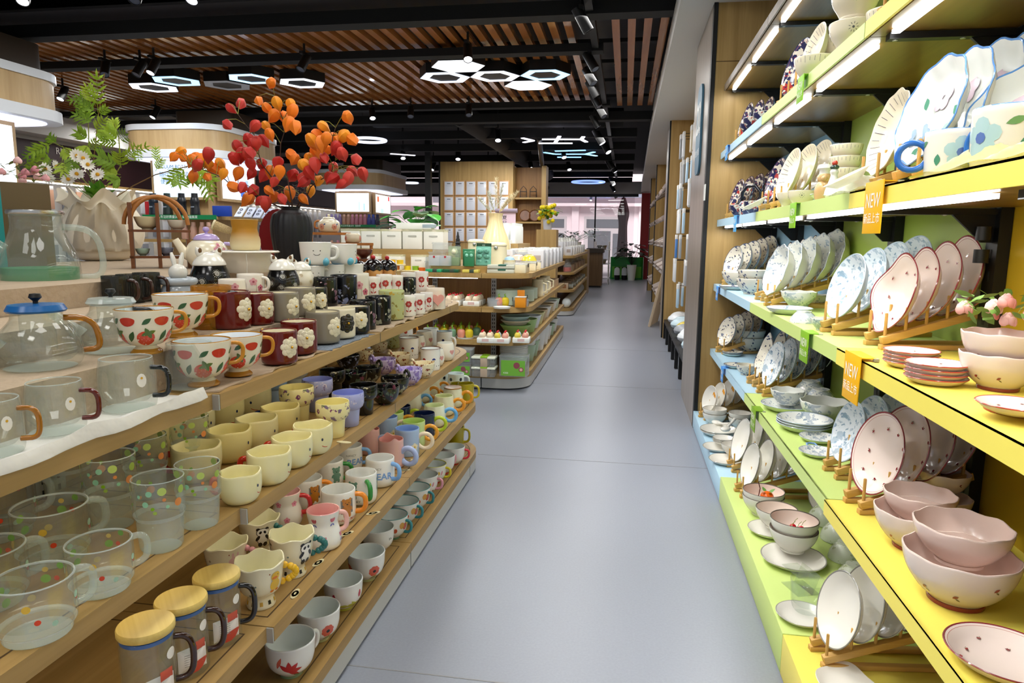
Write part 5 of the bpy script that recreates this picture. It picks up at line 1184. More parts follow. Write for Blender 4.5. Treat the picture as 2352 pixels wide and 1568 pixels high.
def goose():
 t=thing('goose_figurine','m','figurine'); mb=MB(); mb.lathe(smooth_prof([(0.014,0),(0.020,0.012),(0.014,0.034),(0.008,0.055),(0.010,0.066),(0.003,0.076)]),c('#f4f1ea'),18); mb.build('body',t,smooth=60); mb=MB(); mb.ball((0,0,0.076),0.011,c('#34483f'),12,8,(1,1,0.6)); mb.ball((0,0,0.086),0.007,c('#c8402f'),10,7); mb.build('hat',t); return t
mput(Kind(goose),yfor(1908,0.55),0.55,z3,'white goose figurine in dark hat beside the chef figurine',None,1.1)
def flcup_deco(mb,rf):
 for q,col in((0.25,'#b3d2d2'),(2.2,'#d9b8c4'),(4.1,'#9fb7d8')):
  flower(mb,q,0.042,rf,0.030,c(col),c('#5a76b4'))
  mb.wrap(leafp(0.026,0.011,0,0,0.3),q+0.9,0.062,rf,c('#6f9a5c')); mb.wrap(leafp(0.022,0.012,0,0,1.5),q-0.8,0.030,rf,c('#4f8f74'))
KFC=make_cup('floral_cup','cup','m','floral cups on the third yellow shelf',[(0.036,0),(0.046,0.003),(0.049,0.03),(0.051,0.085)],c('#f0ecdd'),c('#eef0e6'),c('#6a9ad0'),('ring',R(-85),0.042,0.026,0.0062,c('#2f6fc4')),flcup_deco)
mput(KFC,yfor(2175,0.565),0.565,z3,'floral cup with blue ring handle beside blue rimmed plates',None,0.92,0); mput(KFC,yfor(2300,0.58),0.58,z3,'large floral cup with teal petals at the shelf end',None,1.06,-60)
P_BFL.put((0.70,yfor(2330,0.70),z3+0.10),0,'green petal plate behind the large floral cup',None,0.9,tilt=Euler((0,R(-75),R(30))))
NET=thin_glass('yellow_netting','#f5f0a0',0.45,0.5); NETW=thin_glass('white_netting','#f6f6ea',0.38,0.5)
def netting(y0,y1,z,x0,m,lab,drop=0.0,seed=1):
 rnd=random.Random(seed); mb=MB(); g=[]; nx,ny=12,22; ph=[rnd.uniform(0,6)for _ in range(4)]
 for j in range(ny+1):
  row=[]
  for i in range(nx+1):
   u,v=i/nx,j/ny; e=math.sin(PI*v)**0.5
   zz=z+0.004+e*0.034*abs(math.sin(6*v+ph[0]+2*u))*math.sin(PI*min(1,u*1.0))+0.006*math.sin(9*u+ph[1]+7*v)**2
   row.append(mb.bm.verts.new((x0+0.12*(u)*(0.6+0.4*math.sin(3*v+ph[2])),y0+(y1-y0)*v,zz)))
  g.append(row)
 for j in range(ny):
  for i in range(nx):mb.face([g[j][i],g[j][i+1],g[j+1][i+1],g[j+1][i]],m)
 tag(mb.build('net_cloth',smooth=80),lab,'cloth')
netting(yfor(2352,XS),yfor(2070,XS),z3,XS+0.004,NET,'yellow netting crumpled along the third yellow shelf'); netting(yfor(1985,XS),yfor(1880,XS),z3,XS+0.004,NETW,'white netting along the third green shelf',seed=4)
def tray():
 t=thing('translucent_dish','m','dish'); mb=MB(); mb.lathe([(0,0),(0.03,0),(0.055,0.018),(0.0565,0.019),(0.031,0.002),(0,0.002)],NETW,28); o=mb.build('dish',t,smooth=60); return t
KTR=Kind(tray)
for px,lab in((1735,'translucent oval dish over the third blue shelf lip'),(1946,'translucent oval dish over the third green shelf lip')):KTR.put((XS-0.002,yfor(px,XS),z3+0.022),0,lab,None,0.95,tilt=Euler((0,R(-28),0)))
# s4
for i in range(2):mput(B_SUN,yfor(1925,0.56),0.56,z4,'large cream bowl with sun motif on top shelf, %s'%('lower','upper')[i],'sun motif bowls',0.95,dz=i*0.075)
for i,(px,x)in enumerate(((1845,0.555),(1872,0.60))):mput(B_LIN,yfor(px,x),x,z4,'cream line bowl on the top green shelf, %s of two'%ORD[i],'cream line bowls',1.1)
P_RAD.put((0.64,yfor(1868,0.64),z4+0.098),0,'cream radial plate at the back of top green shelf','cream radial plates',0.95,tilt=Euler((0,R(-76),R(28))))
for i,(px,x)in enumerate(((1722,0.56),(1745,0.58))):mput(B_FOLK,yfor(px,x),x,z4,'red poppy folk bowl on top blue shelf, %s of two'%ORD[i],'folk pattern bowls',1.0)
mput(B_FOLK,yfor(1712,0.56),0.56,z4,'small folk bowl nearest the folk plates on top shelf','folk pattern bowls',0.9)
rack3(0,yfor(1990,0.54),4,2,P_RAD,0.096,'cream radial plate wrapped on the top yellow shelf','bamboo rack on the top yellow shelf',sc=0.9)
mput(B_LIN,yfor(2000,0.60),0.60,z4,'cream line bowl lying in front of the wrapped plates','cream line bowls',0.9)
# roses in the bowl
q=on(2290,903,z=z2); d=Vector((q.x,q.y,0)).normalized(); q=q+d*0.05
def posy(loc,label,cols,n,rad,gcol,seed):
 t=thing('artificial_bouquet',label,'flowers',None,loc); rnd=random.Random(seed)
 for i in range(n):
  a=2*PI*i/n+rnd.uniform(-.3,.3); r=rad*rnd.uniform(0.25,1); cx,cy_,cz=r*math.cos(a),r*math.sin(a),rnd.uniform(-0.3,0.5)*rad; mb=MB(); m=pl(cols[i%len(cols)],0.6)
  for k in range(14):
   b=k*2.4; rr=0.0032+0.0011*k; mb.ball((cx+math.cos(b)*rr*0.62,cy_+math.sin(b)*rr*0.62,cz-0.0007*k),0.0085,m,8,6,(1,0.45,1.0),Matrix.Rotation(b+PI/2,3,'Z'))
  mb.build('bloom',t,smooth=60)
 mb=MB(); m=pl(gcol,0.6)
 for i in range(46):
  a=rnd.uniform(0,6.28); r=rad*rnd.uniform(0.3,1.35); el=rnd.uniform(-0.4,0.9); l=rnd.uniform(0.022,0.04); M=Euler((rnd.uniform(-0.8,0.8),rnd.uniform(-0.8,0.8),a)).to_matrix()
  mb.face([mb.bm.verts.new(M@Vector((u,v,0.003*math.sin(u*90)))+Vector((r*math.cos(a),r*math.sin(a),el*rad*0.6)))for u,v in leafp(l,l*0.42,0,0,0,4)],m)
 mb.build('leaves',t); return t
posy((q.x-0.004,q.y+0.0,z2+0.138),'bouquet of pink artificial roses in the big rosebud bowl',['#efb0a4','#f3c1b6','#e89a92'],7,0.060,'#6d8f3c',3)
# cable behind the shelf
mb=MB(); a=on(2240,90,x=XBK-0.03); mb.tube([(XBK-0.02,a.y+0.02,1.56),(XBK-0.09,a.y+0.03,1.52),(XBK-0.11,a.y+0.035,1.47),(XBK-0.07,a.y+0.02,1.43),(XBK-0.03,a.y+0.0,1.44)],0.0035,BLACK,6); tag(mb.build('power_cable',smooth=60),'black power cable hanging below the top lime shelf','cable')
for y,zc in((1.74,1.13),(1.74,1.08)):
 mb=MB(); mb.lathe([(0,0),(0.015,0),(0.015,0.03),(0,0.03)],BLACK,16,off=(XBK-0.055,y-0.06,zc)); tag(mb.build('plug_adapter'),'black plug adapter on the yellow bay upright','plug','plug adapters')
 # ---------------------------------------------------------------- the display on top of the mug gondola
S1,S2,S3=STEP[1],STEP[2],STEP[3]
def P7(k,px,py,z,w,true,lab,group=None,rel=0.0,rb=0.03,dz=0.0):
 p=on(px,py,z=z); d=Vector((p.x,p.y,0)).normalized(); sc=max(0.7,min(1.5,w*scl(p+d*rb)/true)); q=p+d*rb*sc
 if not dz:q=relax(q,d,true*sc*0.47,z)
 return k.put((q.x,q.y,z+0.0006+dz),tocam(q)+R(rel),lab,group,sc)
CG='camellia relief mugs'
for k,px,py,w,rel,lab in((KRED,643,838,82,38,'dark red camellia mug at the front edge beside strawberry cups'),(KRED,689,815,81,22,'dark red camellia mug, second along the front edge'),(KGREY,739,790,78,50,'grey camellia mug at the front edge on the cloth'),(KCRM,781,778,73,30,'cream camellia mug with black flower'),(KBLK,817,767,67,22,'black camellia mug at the front edge on ribbed mat')):
 P7(k,px,py,zt+0.004,w,0.085,lab,CG,rel)
for k,px,py,w,rel,lab in((KRED,531,757,92,52,'dark red camellia mug on the step behind strawberry cups'),(KRED,592,755,80,38,'dark red camellia mug, second on the step'),(KGREY,651,740,72,48,'grey camellia mug on the step, the first of two'),(KGREY,691,727,70,38,'grey camellia mug on the step, the second of two'),(KBLK,722,720,62,35,'black camellia mug on the step')):
 P7(k,px,py,S1,w,0.085,lab,CG,rel)
KSTRAWG='strawberry footed cups'
for px,py,z,w,lab in((469,890,zt+.004,128,'strawberry cup at the front edge next to clear glass mugs'),(548,866,zt+.004,114,'strawberry cup at the front edge next to red camellia mug'),(338,815,S1,125,'strawberry cup on the step beside glass teapot'),(420,776,S1,119,'strawberry cup on the step beside red camellia mug')):
 P7(KSTRAW,px,py,z,w,0.115,lab,KSTRAWG,0,0.03)
TALL=[(0.034,0.0),(0.037,0.003),(0.038,0.04),(0.038,0.080)]
S_ROSEK=speckle('black_garden_glaze','#12100f',[('#7c5a68',40,0.60),('#6d7a52',44,0.62),('#d8b9bd',60,0.66)])
def tallmug(m,inn,nm='floral_mug',deco=None,hm=None):return make_cup(nm,'mug','m',None,TALL,m,inn,None,('c',R(150),0.068,0.018,0.024,0.005,hm or m),deco)
KT_D,KT_R,KT_B=tallmug(S_DKBL,c('#14161c')),tallmug(S_BLK,c('#11110f')),tallmug(S_ROSEK,c('#11110f'))
P7(KT_B,830,757,zt+.004,62,0.078,'black mug with rose garden print at the front edge'); P7(KT_R,868,745,zt+.004,60,0.078,'black mug with white magnolias at the front edge'); P7(KMEAD,900,735,zt+.004,60,0.078,'light green meadow mug at the front edge','green meadow mugs')
def redfl_deco(mb,rf):
 r,w=c('#b03a34'),c('#f3eee2')
 for i in range(5):
  th=2*PI*i/5
  flower(mb,th,0.050,rf,0.0135,r,w,7); mb.wrap(circ(0.0022),th,0.050,rf,r,0.0018,rings=(1.0,)); mb.wrap(rect(0.0014,0.018,0,0),th,0.028,rf,r)
  for u in(-1,1):mb.wrap(leafp(0.013,0.0055,u*0.0065,0,u*0.7),th,0.022,rf,r)
KREDF=make_cup('red_flower_mug','mug','m','red flower mugs',[(0.026,0.0),(0.029,0.002),(0.030,0.03),(0.0305,0.082)],c('#f3eee4'),c('#f4f1ea'),None,('c',R(165),0.068,0.02,0.02,0.0042,c('#b5302c')),redfl_deco)
for i,(px,py,w)in enumerate(((939,727,34),(961,722,33),(980,714,30))):P7(KREDF,px,py,zt+.004,w,0.061,'white mug with red flowers at the front edge, %s of three'%ORD[i],'red flower mugs',12*i)
for i,(px,py,w)in enumerate(((858,684,34),(883,681,36),(910,679,33))):P7(KREDF,px,py,S1,w,0.061,'white mug with red flowers on the step, %s of three'%ORD[i],'red flower mugs',10*i)
P7(KT_D,791,698,S1,62,0.078,'black mug with bluebells on the step'); P7(KT_B,746,704,S1,62,0.078,'black mug with rose garden print on the step'); P7(KT_R,938,680,S1,38,0.078,'black mug with white magnolias deep behind red flower mugs')
def pinkfl_deco(mb,rf):
 for i in range(4):flower(mb,2*PI*i/4+0.2,0.046,rf,0.013,c('#dfa0a6'),c('#a84a5a'),5); flower(mb,2*PI*i/4+0.75,0.026,rf,0.011,c('#cf6f83'),c('#7c2f48'),5); mb.wrap(rect(0.001,0.03),2*PI*i/4+0.4,0.028,rf,c('#6f7a4a'))
KPFL=make_cup('pink_blossom_mug','mug','m','pink blossom mugs',TALL,c('#f2ead8'),c('#f2ecdc'),None,('c',R(150),0.068,0.018,0.024,0.005,c('#f2ead8')),pinkfl_deco)
P7(KPFL,820,690,S1,58,0.078,'cream mug with small pink blossoms on the step','pink blossom mugs')
KPFC=make_cup('pink_blossom_mug','mug','m','pink blossom mugs',[(0.026,0.0),(0.034,0.003),(0.041,0.018),(0.0425,0.04),(0.041,0.068)],c('#f3ebdc'),c('#f3ecdf'),None,('c',R(150),0.058,0.018,0.024,0.005,c('#f3ebdc')),pinkfl_deco)
P7(KPFC,535,692,S2,60,0.085,'white cup with pink peonies beside the big black jar','pink blossom mugs'); P7(KPFC,577,680,S2,60,0.085,'white cup with pink peonies, further one','pink blossom mugs',-90)
def pheart(t,rf):
 mb=MB()
 for th in(0.2,):
  e=Vector((math.cos(th),math.sin(th),0)); sd=Vector((-math.sin(th),math.cos(th),0)); pts=[e*0.040+sd*u+Vector((0,0,0.04+v))for u,v in heartp(0.026)]; mb.extr(pts,e*0.010,c('#e6a296'))
 mb.build('heart_handle',t,smooth=60)
KPH=make_cup('heart_handle_mug','mug','m',None,[(0.038,0.0),(0.041,0.003),(0.039,0.04),(0.037,0.080)],c('#efe2cd'),c('#f1e6d4'),None,None,None,extra=pheart)
P7(KPH,1000,710,zt+.006,47,0.082,'cream cup with pink heart handle at the gondola corner')
# smiling white cups, stacked
def wsm_deco(mb,rf):
 bk=c('#23201e')
 for u in(-0.010,0.010):mb.wrap(circ(0.0017,u,0,7),0,0.044,rf,bk,rings=(1.0,))
 arc=[(0.011*math.sin(a),-0.007*math.cos(a))for a in[R(-70+14*k)for k in range(11)]]; a2=[(x*0.88,y*0.8)for x,y in arc][::-1]
 for k in range(10):mb.wrap([arc[k],arc[k+1],a2[9-k],a2[10-k]],0,0.037,rf,bk,rings=(1.0,))
def feet(t,rf):
 for s in(-1,1):mb=MB(); mb.ball((0.030,s*0.026,0.011),0.0125,c('#5fb0c8'),16,10,(1,0.9,1.05)); mb.build('blue_foot',t,smooth=60)
KSMW=make_cup('smiling_cup','cup','m','smiling white cups',[(0.030,0.0),(0.040,0.004),(0.044,0.025),(0.047,0.060),(0.048,0.068)],c('#f1eee6'),c('#5ba8c6'),c('#f1eee6'),('c',R(85),0.055,0.018,0.022,0.006,c('#f1eee6')),wsm_deco,extra=feet)
for i,(px,py,w)in enumerate(((716,656,62),(762,654,62),(806,651,60))):
 P7(KSMW,px,py,S2,w,0.096,'white smiling cup in the lower row, %s from the cow jars'%ORD[i],'smiling white cups',20+30*i)
for i,(px,py,w)in enumerate(((727,622,72),(790,618,64))):
 P7(KSMW,px,py+34,S2,w,0.096,'white smiling cup with blue feet in the upper row, %s one'%ORD[i],'smiling white cups',5+70*i,dz=0.070)
 # cow jars
def jar_animal(body,spiral,nm):
 def mk():
  t=thing('animal_jar','m','jar','animal storage jars'); m=c(body)
  o=smooth_prof([(0.030,0),(0.040,0.003),(0.050,0.025),(0.049,0.050),(0.040,0.074)]); mb,rf=cup(o,m,m,None,0.003,0.005)
  for th,z in((0,0.055),(-0.75,0.034),(0.8,0.028),(-0.1,0.022),(2,0.04),(4,0.04)):
   pts=[]
   for k in range(26):
    a=k*0.62; r=0.0008+0.00026*k; pts.append((r*math.cos(a),r*math.sin(a)))
   for(x0,y0),(x1,y1)in zip(pts,pts[1:]):
    n=Vector((y0-y1,x1-x0)); n=n.normalized()*0.00055 if n.length>0 else n
    mb.wrap([(x0-n.x,y0-n.y),(x1-n.x,y1-n.y),(x1+n.x,y1+n.y),(x0+n.x,y0+n.y)],th,z,rf,c(spiral),0.0007,rings=(1.0,))
   for k in range(14):a=2*PI*k/14; mb.wrap(circ(0.0007,0.0098*math.cos(a),0.0098*math.sin(a),5),th,z,rf,c(spiral),0.0007,rings=(1.0,))
  mb.build('body',t); wm=c('#eae6da'); mb=MB()
  mb.lathe(smooth_prof([(0.041,0.0745),(0.042,0.078),(0.036,0.090),(0.022,0.104),(0.002,0.110)]),wm,32); mb.build('lid',t)
  for s in(-1,1):
   mb=MB(); mb.lathe(smooth_prof([(0.009,0),(0.010,0.008),(0.006,0.018),(0.001,0.025)]),wm,12,off=(0,s*0.021,0.101),M=Euler((R(-s*28),0,0)).to_matrix()); mb.ball((0.0075,s*0.025,0.113),0.0062,c('#6a4a26'),10,8,(0.5,0.8,1.3)); mb.build('ear',t,smooth=60)
  return t
 return Kind(mk)
KJAR,KJARC=jar_animal('#0e0d0c','#e9e6da','k'),jar_animal('#ece6d2','#b79a5a','c')
P7(KJAR,468,676,S2,86,0.1,'big black animal jar with white eared lid below the floral teapot',None,20,0.035); P7(KJAR,651,676,S2,72,0.1,'black animal jar with white eared lid beside black vase',None,0,0.035); P7(KJARC,693,664,S2,56,0.1,'cream animal jar with eared lid behind the black one',None,0,0.035)
def cupcake():
 t=thing('cupcake_jar','m','jar','cupcake jars'); o=smooth_prof([(0.030,0),(0.034,0.003),(0.040,0.03),(0.042,0.045)]); mb,rf=cup(o,c('#d9a05a'),None,None,0.003,0.005)
 mb.build('body',t); mb=MB(); mb.lathe(smooth_prof([(0.043,0.046),(0.0455,0.052),(0.040,0.070),(0.026,0.084),(0.010,0.090),(0.001,0.091)]),c('#120d0d',0.08),40,fn=lambda th,r,z,i:(r,z-(0.006*(0.5+0.5*math.cos(9*th))if z<0.056 else 0))); mb.build('icing_lid',t,smooth=60)
 mb=MB(); mb.ball((0,0,0.098),0.010,c('#b51f22',0.08),16,10); mb.build('cherry_knob',t,smooth=60); return t
KCC=Kind(cupcake)
for i,(px,py,w)in enumerate(((822,646,46),(858,645,48),(890,645,46))):P7(KCC,px,py,S2,w,0.09,'cupcake jar with black icing and red cherry, %s from the vase'%ORD[i],'cupcake jars')
for i,(px,py)in enumerate(((938,676),(968,672))):
 t=KREDF.put((0,0,0)); p=on(px,py,z=S1); p=p+Vector((p.x,p.y,0)).normalized()*0.1; q=relax(p,Vector((p.x,p.y,0)).normalized(),0.03,S1); t.location=(q.x,q.y,S1+0.0006); t['label']='white mug with red flowers deep behind the others, %s of two'%ORD[i]; t['group']='red flower mugs'
 # floral teapot with lilac lid
def teapot():
 t=thing('floral_teapot','round cream teapot with pink blossoms and lilac lid','teapot'); wm=c('#f0e6cb'); li=c('#b9a5d8')
 o=smooth_prof([(0.036,0),(0.045,0.003),(0.066,0.03),(0.070,0.055),(0.058,0.085),(0.040,0.098)]); mb,rf=cup(o,wm,None,None,0.003,0.006)
 for th,z,r in((0.5,0.066,0.013),(0.75,0.052,0.011),(0.35,0.05,0.010),(0.95,0.066,0.009),(0.62,0.082,0.008)):flower(mb,th,z,rf,r,c('#dd9aa8'),c('#b9566a'))
 mb.wrap(leafp(0.04,0.004,0,0,0.6),0.5,0.04,rf,c('#a9805a'))
 mb.build('body',t); mb=MB(); mb.lathe(smooth_prof([(0.043,0.098),(0.042,0.104),(0.030,0.116),(0.012,0.121),(0.002,0.122)]),li,36); mb.build('lid',t); mb=MB(); mb.lathe(smooth_prof([(0.005,0.120),(0.005,0.125),(0.011,0.133),(0.008,0.142),(0.001,0.144)]),li,20); mb.build('knob',t)
 a=R(-88); e=Vector((math.cos(a),math.sin(a),0)); mb=MB(); mb.tube([e*0.055+Vector((0,0,0.045)),e*0.075+Vector((0,0,0.06)),e*0.088+Vector((0,0,0.082)),e*0.098+Vector((0,0,0.100))],[0.02,0.016,0.0125,0.0115],wm,14); mb.build('spout',t,smooth=60)
 handle_c(rf,R(92),0.086,0.03,0.032,0.0065,li).build('handle',t,smooth=60); return t
P7(Kind(teapot),478,618,S3,92,0.14,'round cream teapot with pink blossoms and lilac lid',None,0,0.04)
def sidepot():
 t=thing('side_handle_pot','m','teapot'); m=mat('ochre_fade','#c08a2c',0.5); nt=m.node_tree
 tc=nt.nodes.new('ShaderNodeTexCoord'); sx=nt.nodes.new('ShaderNodeSeparateXYZ'); rr=nt.nodes.new('ShaderNodeValToRGB'); mr=nt.nodes.new('ShaderNodeMapRange'); mr.inputs['From Max'].default_value=0.11
 nt.links.new(tc.outputs['Object'],sx.inputs[0]); nt.links.new(sx.outputs['Z'],mr.inputs['Value']); nt.links.new(mr.outputs[0],rr.inputs['Fac']); rr.color_ramp.elements[0].color=hx('#e2d2a6'); rr.color_ramp.elements[1].color=hx('#b07a1c'); rr.color_ramp.elements[0].position=0.15; rr.color_ramp.elements[1].position=0.6
 nt.links.new(rr.outputs['Color'],nt.nodes['Principled BSDF'].inputs['Base Color'])
 mb,rf=cup(smooth_prof([(0.038,0),(0.048,0.004),(0.052,0.03),(0.046,0.06),(0.043,0.08),(0.047,0.108)]),m,pl('#c9b07a'),None,0.003,0.006,lambda th,r,z,i:(r+0.0006*math.sin(z*1400),z)); mb.build('body',t)
 a=R(-95); e=Vector((math.cos(a),math.sin(a),0)); mb=MB(); cm=mat('twine_wrap','#cbb383',0.9,bump=0.8,bscale=300); mb.tube([e*0.042+Vector((0,0,0.066)),e*0.10+Vector((0,0,0.088))],[0.0125,0.0165],cm,14); mb.tube([e*0.10+Vector((0,0,0.088)),e*0.106+Vector((0,0,0.0905))],[0.0185,0.0185],pl('#d9cda8'),14); mb.build('wrapped_handle',t,smooth=60); return t
p=on(567,628,z=S3); d=Vector((p.x,p.y,0)).normalized(); q=p+d*0.08
t=thing('lidded_basket_jar','low white jar with lace edged lid under the ochre pot','jar',None,(q.x,q.y,S3+0.0006)); s_=scl(q); mb=MB(); mb.lathe([(0,0),(54*s_*0.92,0),(54*s_,0.015),(54*s_*1.02,0.060),(0,0.060)],c('#e8dcc8'),40); mb.build('body',t); mb=MB(); mb.lathe([(0,0.0605),(70*s_,0.0605),(74*s_,0.064),(70*s_,0.068),(0,0.068)],c('#efe9dc'),48,fn=lambda th,r,z,i:(r*(1+0.02*math.cos(30*th)),z)); mb.build('lid',t)
zz=S3+0.069; pk=Kind(sidepot); sc=66*s_/0.104; pk.put((q.x,q.y,zz),tocam(q),'ochre side handle teapot with twine wrapped handle',None,sc)
# paper hang tag on the jar
mb=MB(); qq=on(566,668,z=0.97); mb.box(0,0,0,0.0012,0.03,0.05,pl('#eeeae0'),rot=Euler((0,0,tocam(q)))); mb.tube([(0,0,0.025),(0.001,0.002,0.06),(0.001,0,0.088)],0.0008,pl('#e8e4d8'),5)
o=mb.build('hang_tag'); e=Vector((math.cos(tocam(q)),math.sin(tocam(q)),0)); o.location=(q.x+e.x*75*s_,q.y+e.y*75*s_,S3-0.028); tag(o,'white paper tag hanging on string from the basket jar','tag')
# rabbit figurine jar
def rabbit():
 t=thing('rabbit_jar','m','jar'); gb=c('#a9b3bb'); wm=c('#dcd9cf'); mb=MB(); mb.lathe(smooth_prof([(0.036,0),(0.046,0.004),(0.050,0.022),(0.044,0.040),(0.036,0.044)]),gb,32); mb.build('base',t)
 mb=MB(); mb.tube([(0.042*math.cos(2*PI*k/28),0.042*math.sin(2*PI*k/28),0.053)for k in range(28)],0.011,gb,10,closed=True); mb.build('swim_ring',t,smooth=60)
 mb=MB(); mb.ball((0,0,0.078),0.026,wm,20,14,(1,1,0.95)); mb.build('head',t,smooth=60)
 for s in(-1,1):mb=MB(); mb.tube([(0,s*0.008,0.099),(-0.004,s*0.011,0.118),(-0.010,s*0.015,0.135)],[0.006,0.0075,0.004],wm,10); mb.build('ear',t,smooth=60)
 return t
P7(Kind(rabbit),413,690,S2,78,0.1,'grey rabbit head jar with swim ring beside black animal jar',None,0,0.04)
# dark smoked tumblers with brown loop handles
SMOKE=thin_glass('smoked_glass','#3a3a34',0.45,0.05); BRN=c('#3a2218')
def smoked(m,hm,nm='smoked_glass_mug'):
 def mk():
  t=thing(nm,'m','mug','smoked glass mugs'); mb,rf=cup(smooth_prof([(0.032,0),(0.037,0.004),(0.038,0.04),(0.038,0.085)]),m,m,None,0.002,0.005); mb.build('body',t); handle_c(rf,R(60),0.072,0.012,0.03,0.0052,hm).build('handle',t,smooth=60); return t
 return Kind(mk)
KSMK=smoked(SMOKE,BRN)
for i,(px,py)in enumerate(((222,700),(275,698),(335,696))):P7(KSMK,px,py,S2,58,0.076,'smoked dark glass mug with brown loop handle, %s of three'%ORD[i],'smoked glass mugs')
# clear mugs with coloured handles on the white cloth
AMB,RBR,BKG=mat('amber_glass_handle','#c77f12',0.08,trans=0.5,coat=0.5),mat('brown_red_glass_handle','#6d1a0c',0.08,trans=0.4,coat=0.5),mat('black_glass_handle','#101312',0.08,coat=0.5)
CRINK=thin_glass('hammered_glass','#f2f6f2',0.07,0.10)
def clearmug(hm,sq=False):
 def mk():
  t=thing('clear_glass_mug','m','mug','clear glass mugs'); mb,rf=cup(smooth_prof([(0.034,0,GLASSE),(0.042,0.004,GLASSE),(0.0435,0.03),(0.043,0.06),(0.040,0.085)]),CRINK,GLASS,GLASSE,0.0022,0.006,lambda th,r,z,i:(r*(1+0.006*math.sin(11*th+z*190)),z)); mb.wrap(circ(0.0095,0,0,12,0.85,1.2),R(28),0.052,rf,pl('#f2efe6')); mb.wrap(circ(0.002),R(28),0.056,rf,pl('#d8a52a'),0.001); mb.build('body',t)
  handle_c(rf,R(62),0.070,0.022,0.028,0.0042,hm,sharp=0.4).build('handle',t,smooth=60); return t
 return Kind(mk)
KCA,KCR,KCB=clearmug(AMB),clearmug(RBR),clearmug(BKG)
P7(KCA,-15,1055,zt+.004,130,0.087,'clear glass mug with amber handle on the white cloth',None,0,0.035); P7(KCR,112,1000,zt+.004,118,0.087,'clear glass mug with red brown handle on white cloth',None,0,0.035); P7(KCB,205,942,zt+.004,118,0.087,'clear glass mug with black handle on white cloth',None,0,0.035); P7(KCB,358,905,zt+.004,108,0.087,'clear crinkled glass mug beside the front strawberry cup',None,100,0.035)
# glass teapots and pitcher
def gpot(lid,hm,nm='glass_teapot',knob=BLACK):
 def mk():
  t=thing(nm,'m','teapot'); o=smooth_prof([(0.040,0,GLASSE),(0.058,0.004,GLASSE),(0.066,0.03),(0.056,0.062),(0.040,0.082),(0.038,0.095)]); mb,rf=cup(o,GLASS,GLASS,GLASSE,0.002,0.006); mb.build('body',t)
  mb=MB(); mb.lathe([(0.043,0.096),(0.045,0.099),(0.040,0.108),(0,0.110)],lid,36); mb.build('lid',t); mb=MB(); mb.lathe([(0.004,0.110),(0.004,0.114),(0.010,0.120),(0.008,0.126),(0,0.127)],knob,18); mb.build('knob',t)
  e=Vector((math.cos(R(-95)),math.sin(R(-95)),0)); mb=MB(); mb.tube([e*0.055+Vector((0,0,0.035)),e*0.085+Vector((0,0,0.065)),e*0.108+Vector((0,0,0.088))],[0.015,0.010,0.008],GLASSB,12,caps=False); mb.build('spout',t,smooth=60)
  handle_c(rf,R(85),0.084,0.026,0.036,0.0052,hm,sharp=0.5).build('handle',t,smooth=60)
  mb=MB(); mb.lathe([(0.026,0.03),(0.026,0.092)],CRINK,24); mb.build('infuser',t); return t
 return Kind(mk)
P7(gpot(GLASSE,BKG),205,812,S1,148,0.132,'clear glass teapot with black handle and knob',None,0,0.05); P7(gpot(pl('#1f5f9e',0.25),AMB),5,850,S1,175,0.132,'clear glass teapot with blue lid and amber handle',None,0,0.05)
def pitcher():
 t=thing('glass_pitcher','m','pitcher'); o=smooth_prof([(0.050,0,GLASSE),(0.058,0.004,GLASSE),(0.061,0.03),(0.060,0.09),(0.045,0.130),(0.039,0.150),(0.039,0.170)]); mb,rf=cup(o,GLASS,GLASS,GLASSE,0.002,0.006); mb.build('body',t)
 mb=MB(); mb.lathe([(0,0.007),(0.055,0.007),(0.058,0.03),(0.058,0.080),(0,0.080)],mat('green_print_liner','#3f9a62',0.5,alpha=0.75),36); mb.build('green_sleeve',t)
 mb=MB(); mb.lathe([(0,0.171),(0.042,0.171),(0.043,0.174),(0.042,0.178),(0,0.178)],STEEL,36); mb.build('steel_lid',t)
 handle_c(rf,R(85),0.150,0.062,0.046,0.0055,GLASSB,sharp=0.5).build('handle',t,smooth=60); e=Vector((math.cos(R(-95)),math.sin(R(-95)),0)); mb=MB(); mb.tube([e*0.052+Vector((0,0,0.108)),e*0.075+Vector((0,0,0.130)),e*0.10+Vector((0,0,0.150))],[0.014,0.010,0.008],GLASSB,12,caps=False); mb.build('spout',t,smooth=60); return t
P7(Kind(pitcher),103,725,S2-0.03,160,0.122,'tall glass pitcher with green sleeve and steel lid',None,0,0.05)
AMBG=thin_glass('amber_glass','#d89a1e',0.30,0.05)
P7(smoked(AMBG,BKG,'amber_glass_mug'),12,740,S1,82,0.076,'amber glass mug with black handle beside the pitcher')
# boxes behind
def giftbox(px,py,z,wpx,hpx,dep,col,lab,strip=True):
 p=on(px,py,z=z); s=scl(p); w,h=wpx*s,hpx*s; a=tocam(p); t=thing('gift_box',lab,'box',None,(p.x,p.y,z+0.0006),a+PI/2+R(18))
 mb=MB(); mb.box(0,dep/2,h/2,w,dep,h,mat('card_'+col.strip('#'),col,0.7),bevel=0.002); mb.build('carton',t)
 if strip:
  mb=MB(); mb.box(w/2+0.0006,dep*0.45,h*0.66,0.001,0.020,h*0.62,pl('#c9b98a')); T=plane_T((w/2+0.0014,dep*0.45,h*0.66),(0,1,0),(0,0,1))
  for k,ch in enumerate('日用陶瓷'):add_text(mb,ch,0.018,pl('#2a2018'),(lambda kk:(lambda u,v:T(u,v+h*0.22-kk*h*0.15)))(k))
  mb.build('label_strip',t)
 return t
giftbox(68,660,S3-0.05,118,235,0.10,'#5a4a2c','dark brown card box with a lettered strip behind the pitcher'); giftbox(0,680,S3-0.06,44,250,0.06,'#12807f','teal box standing at the far edge beside the brown box',False)
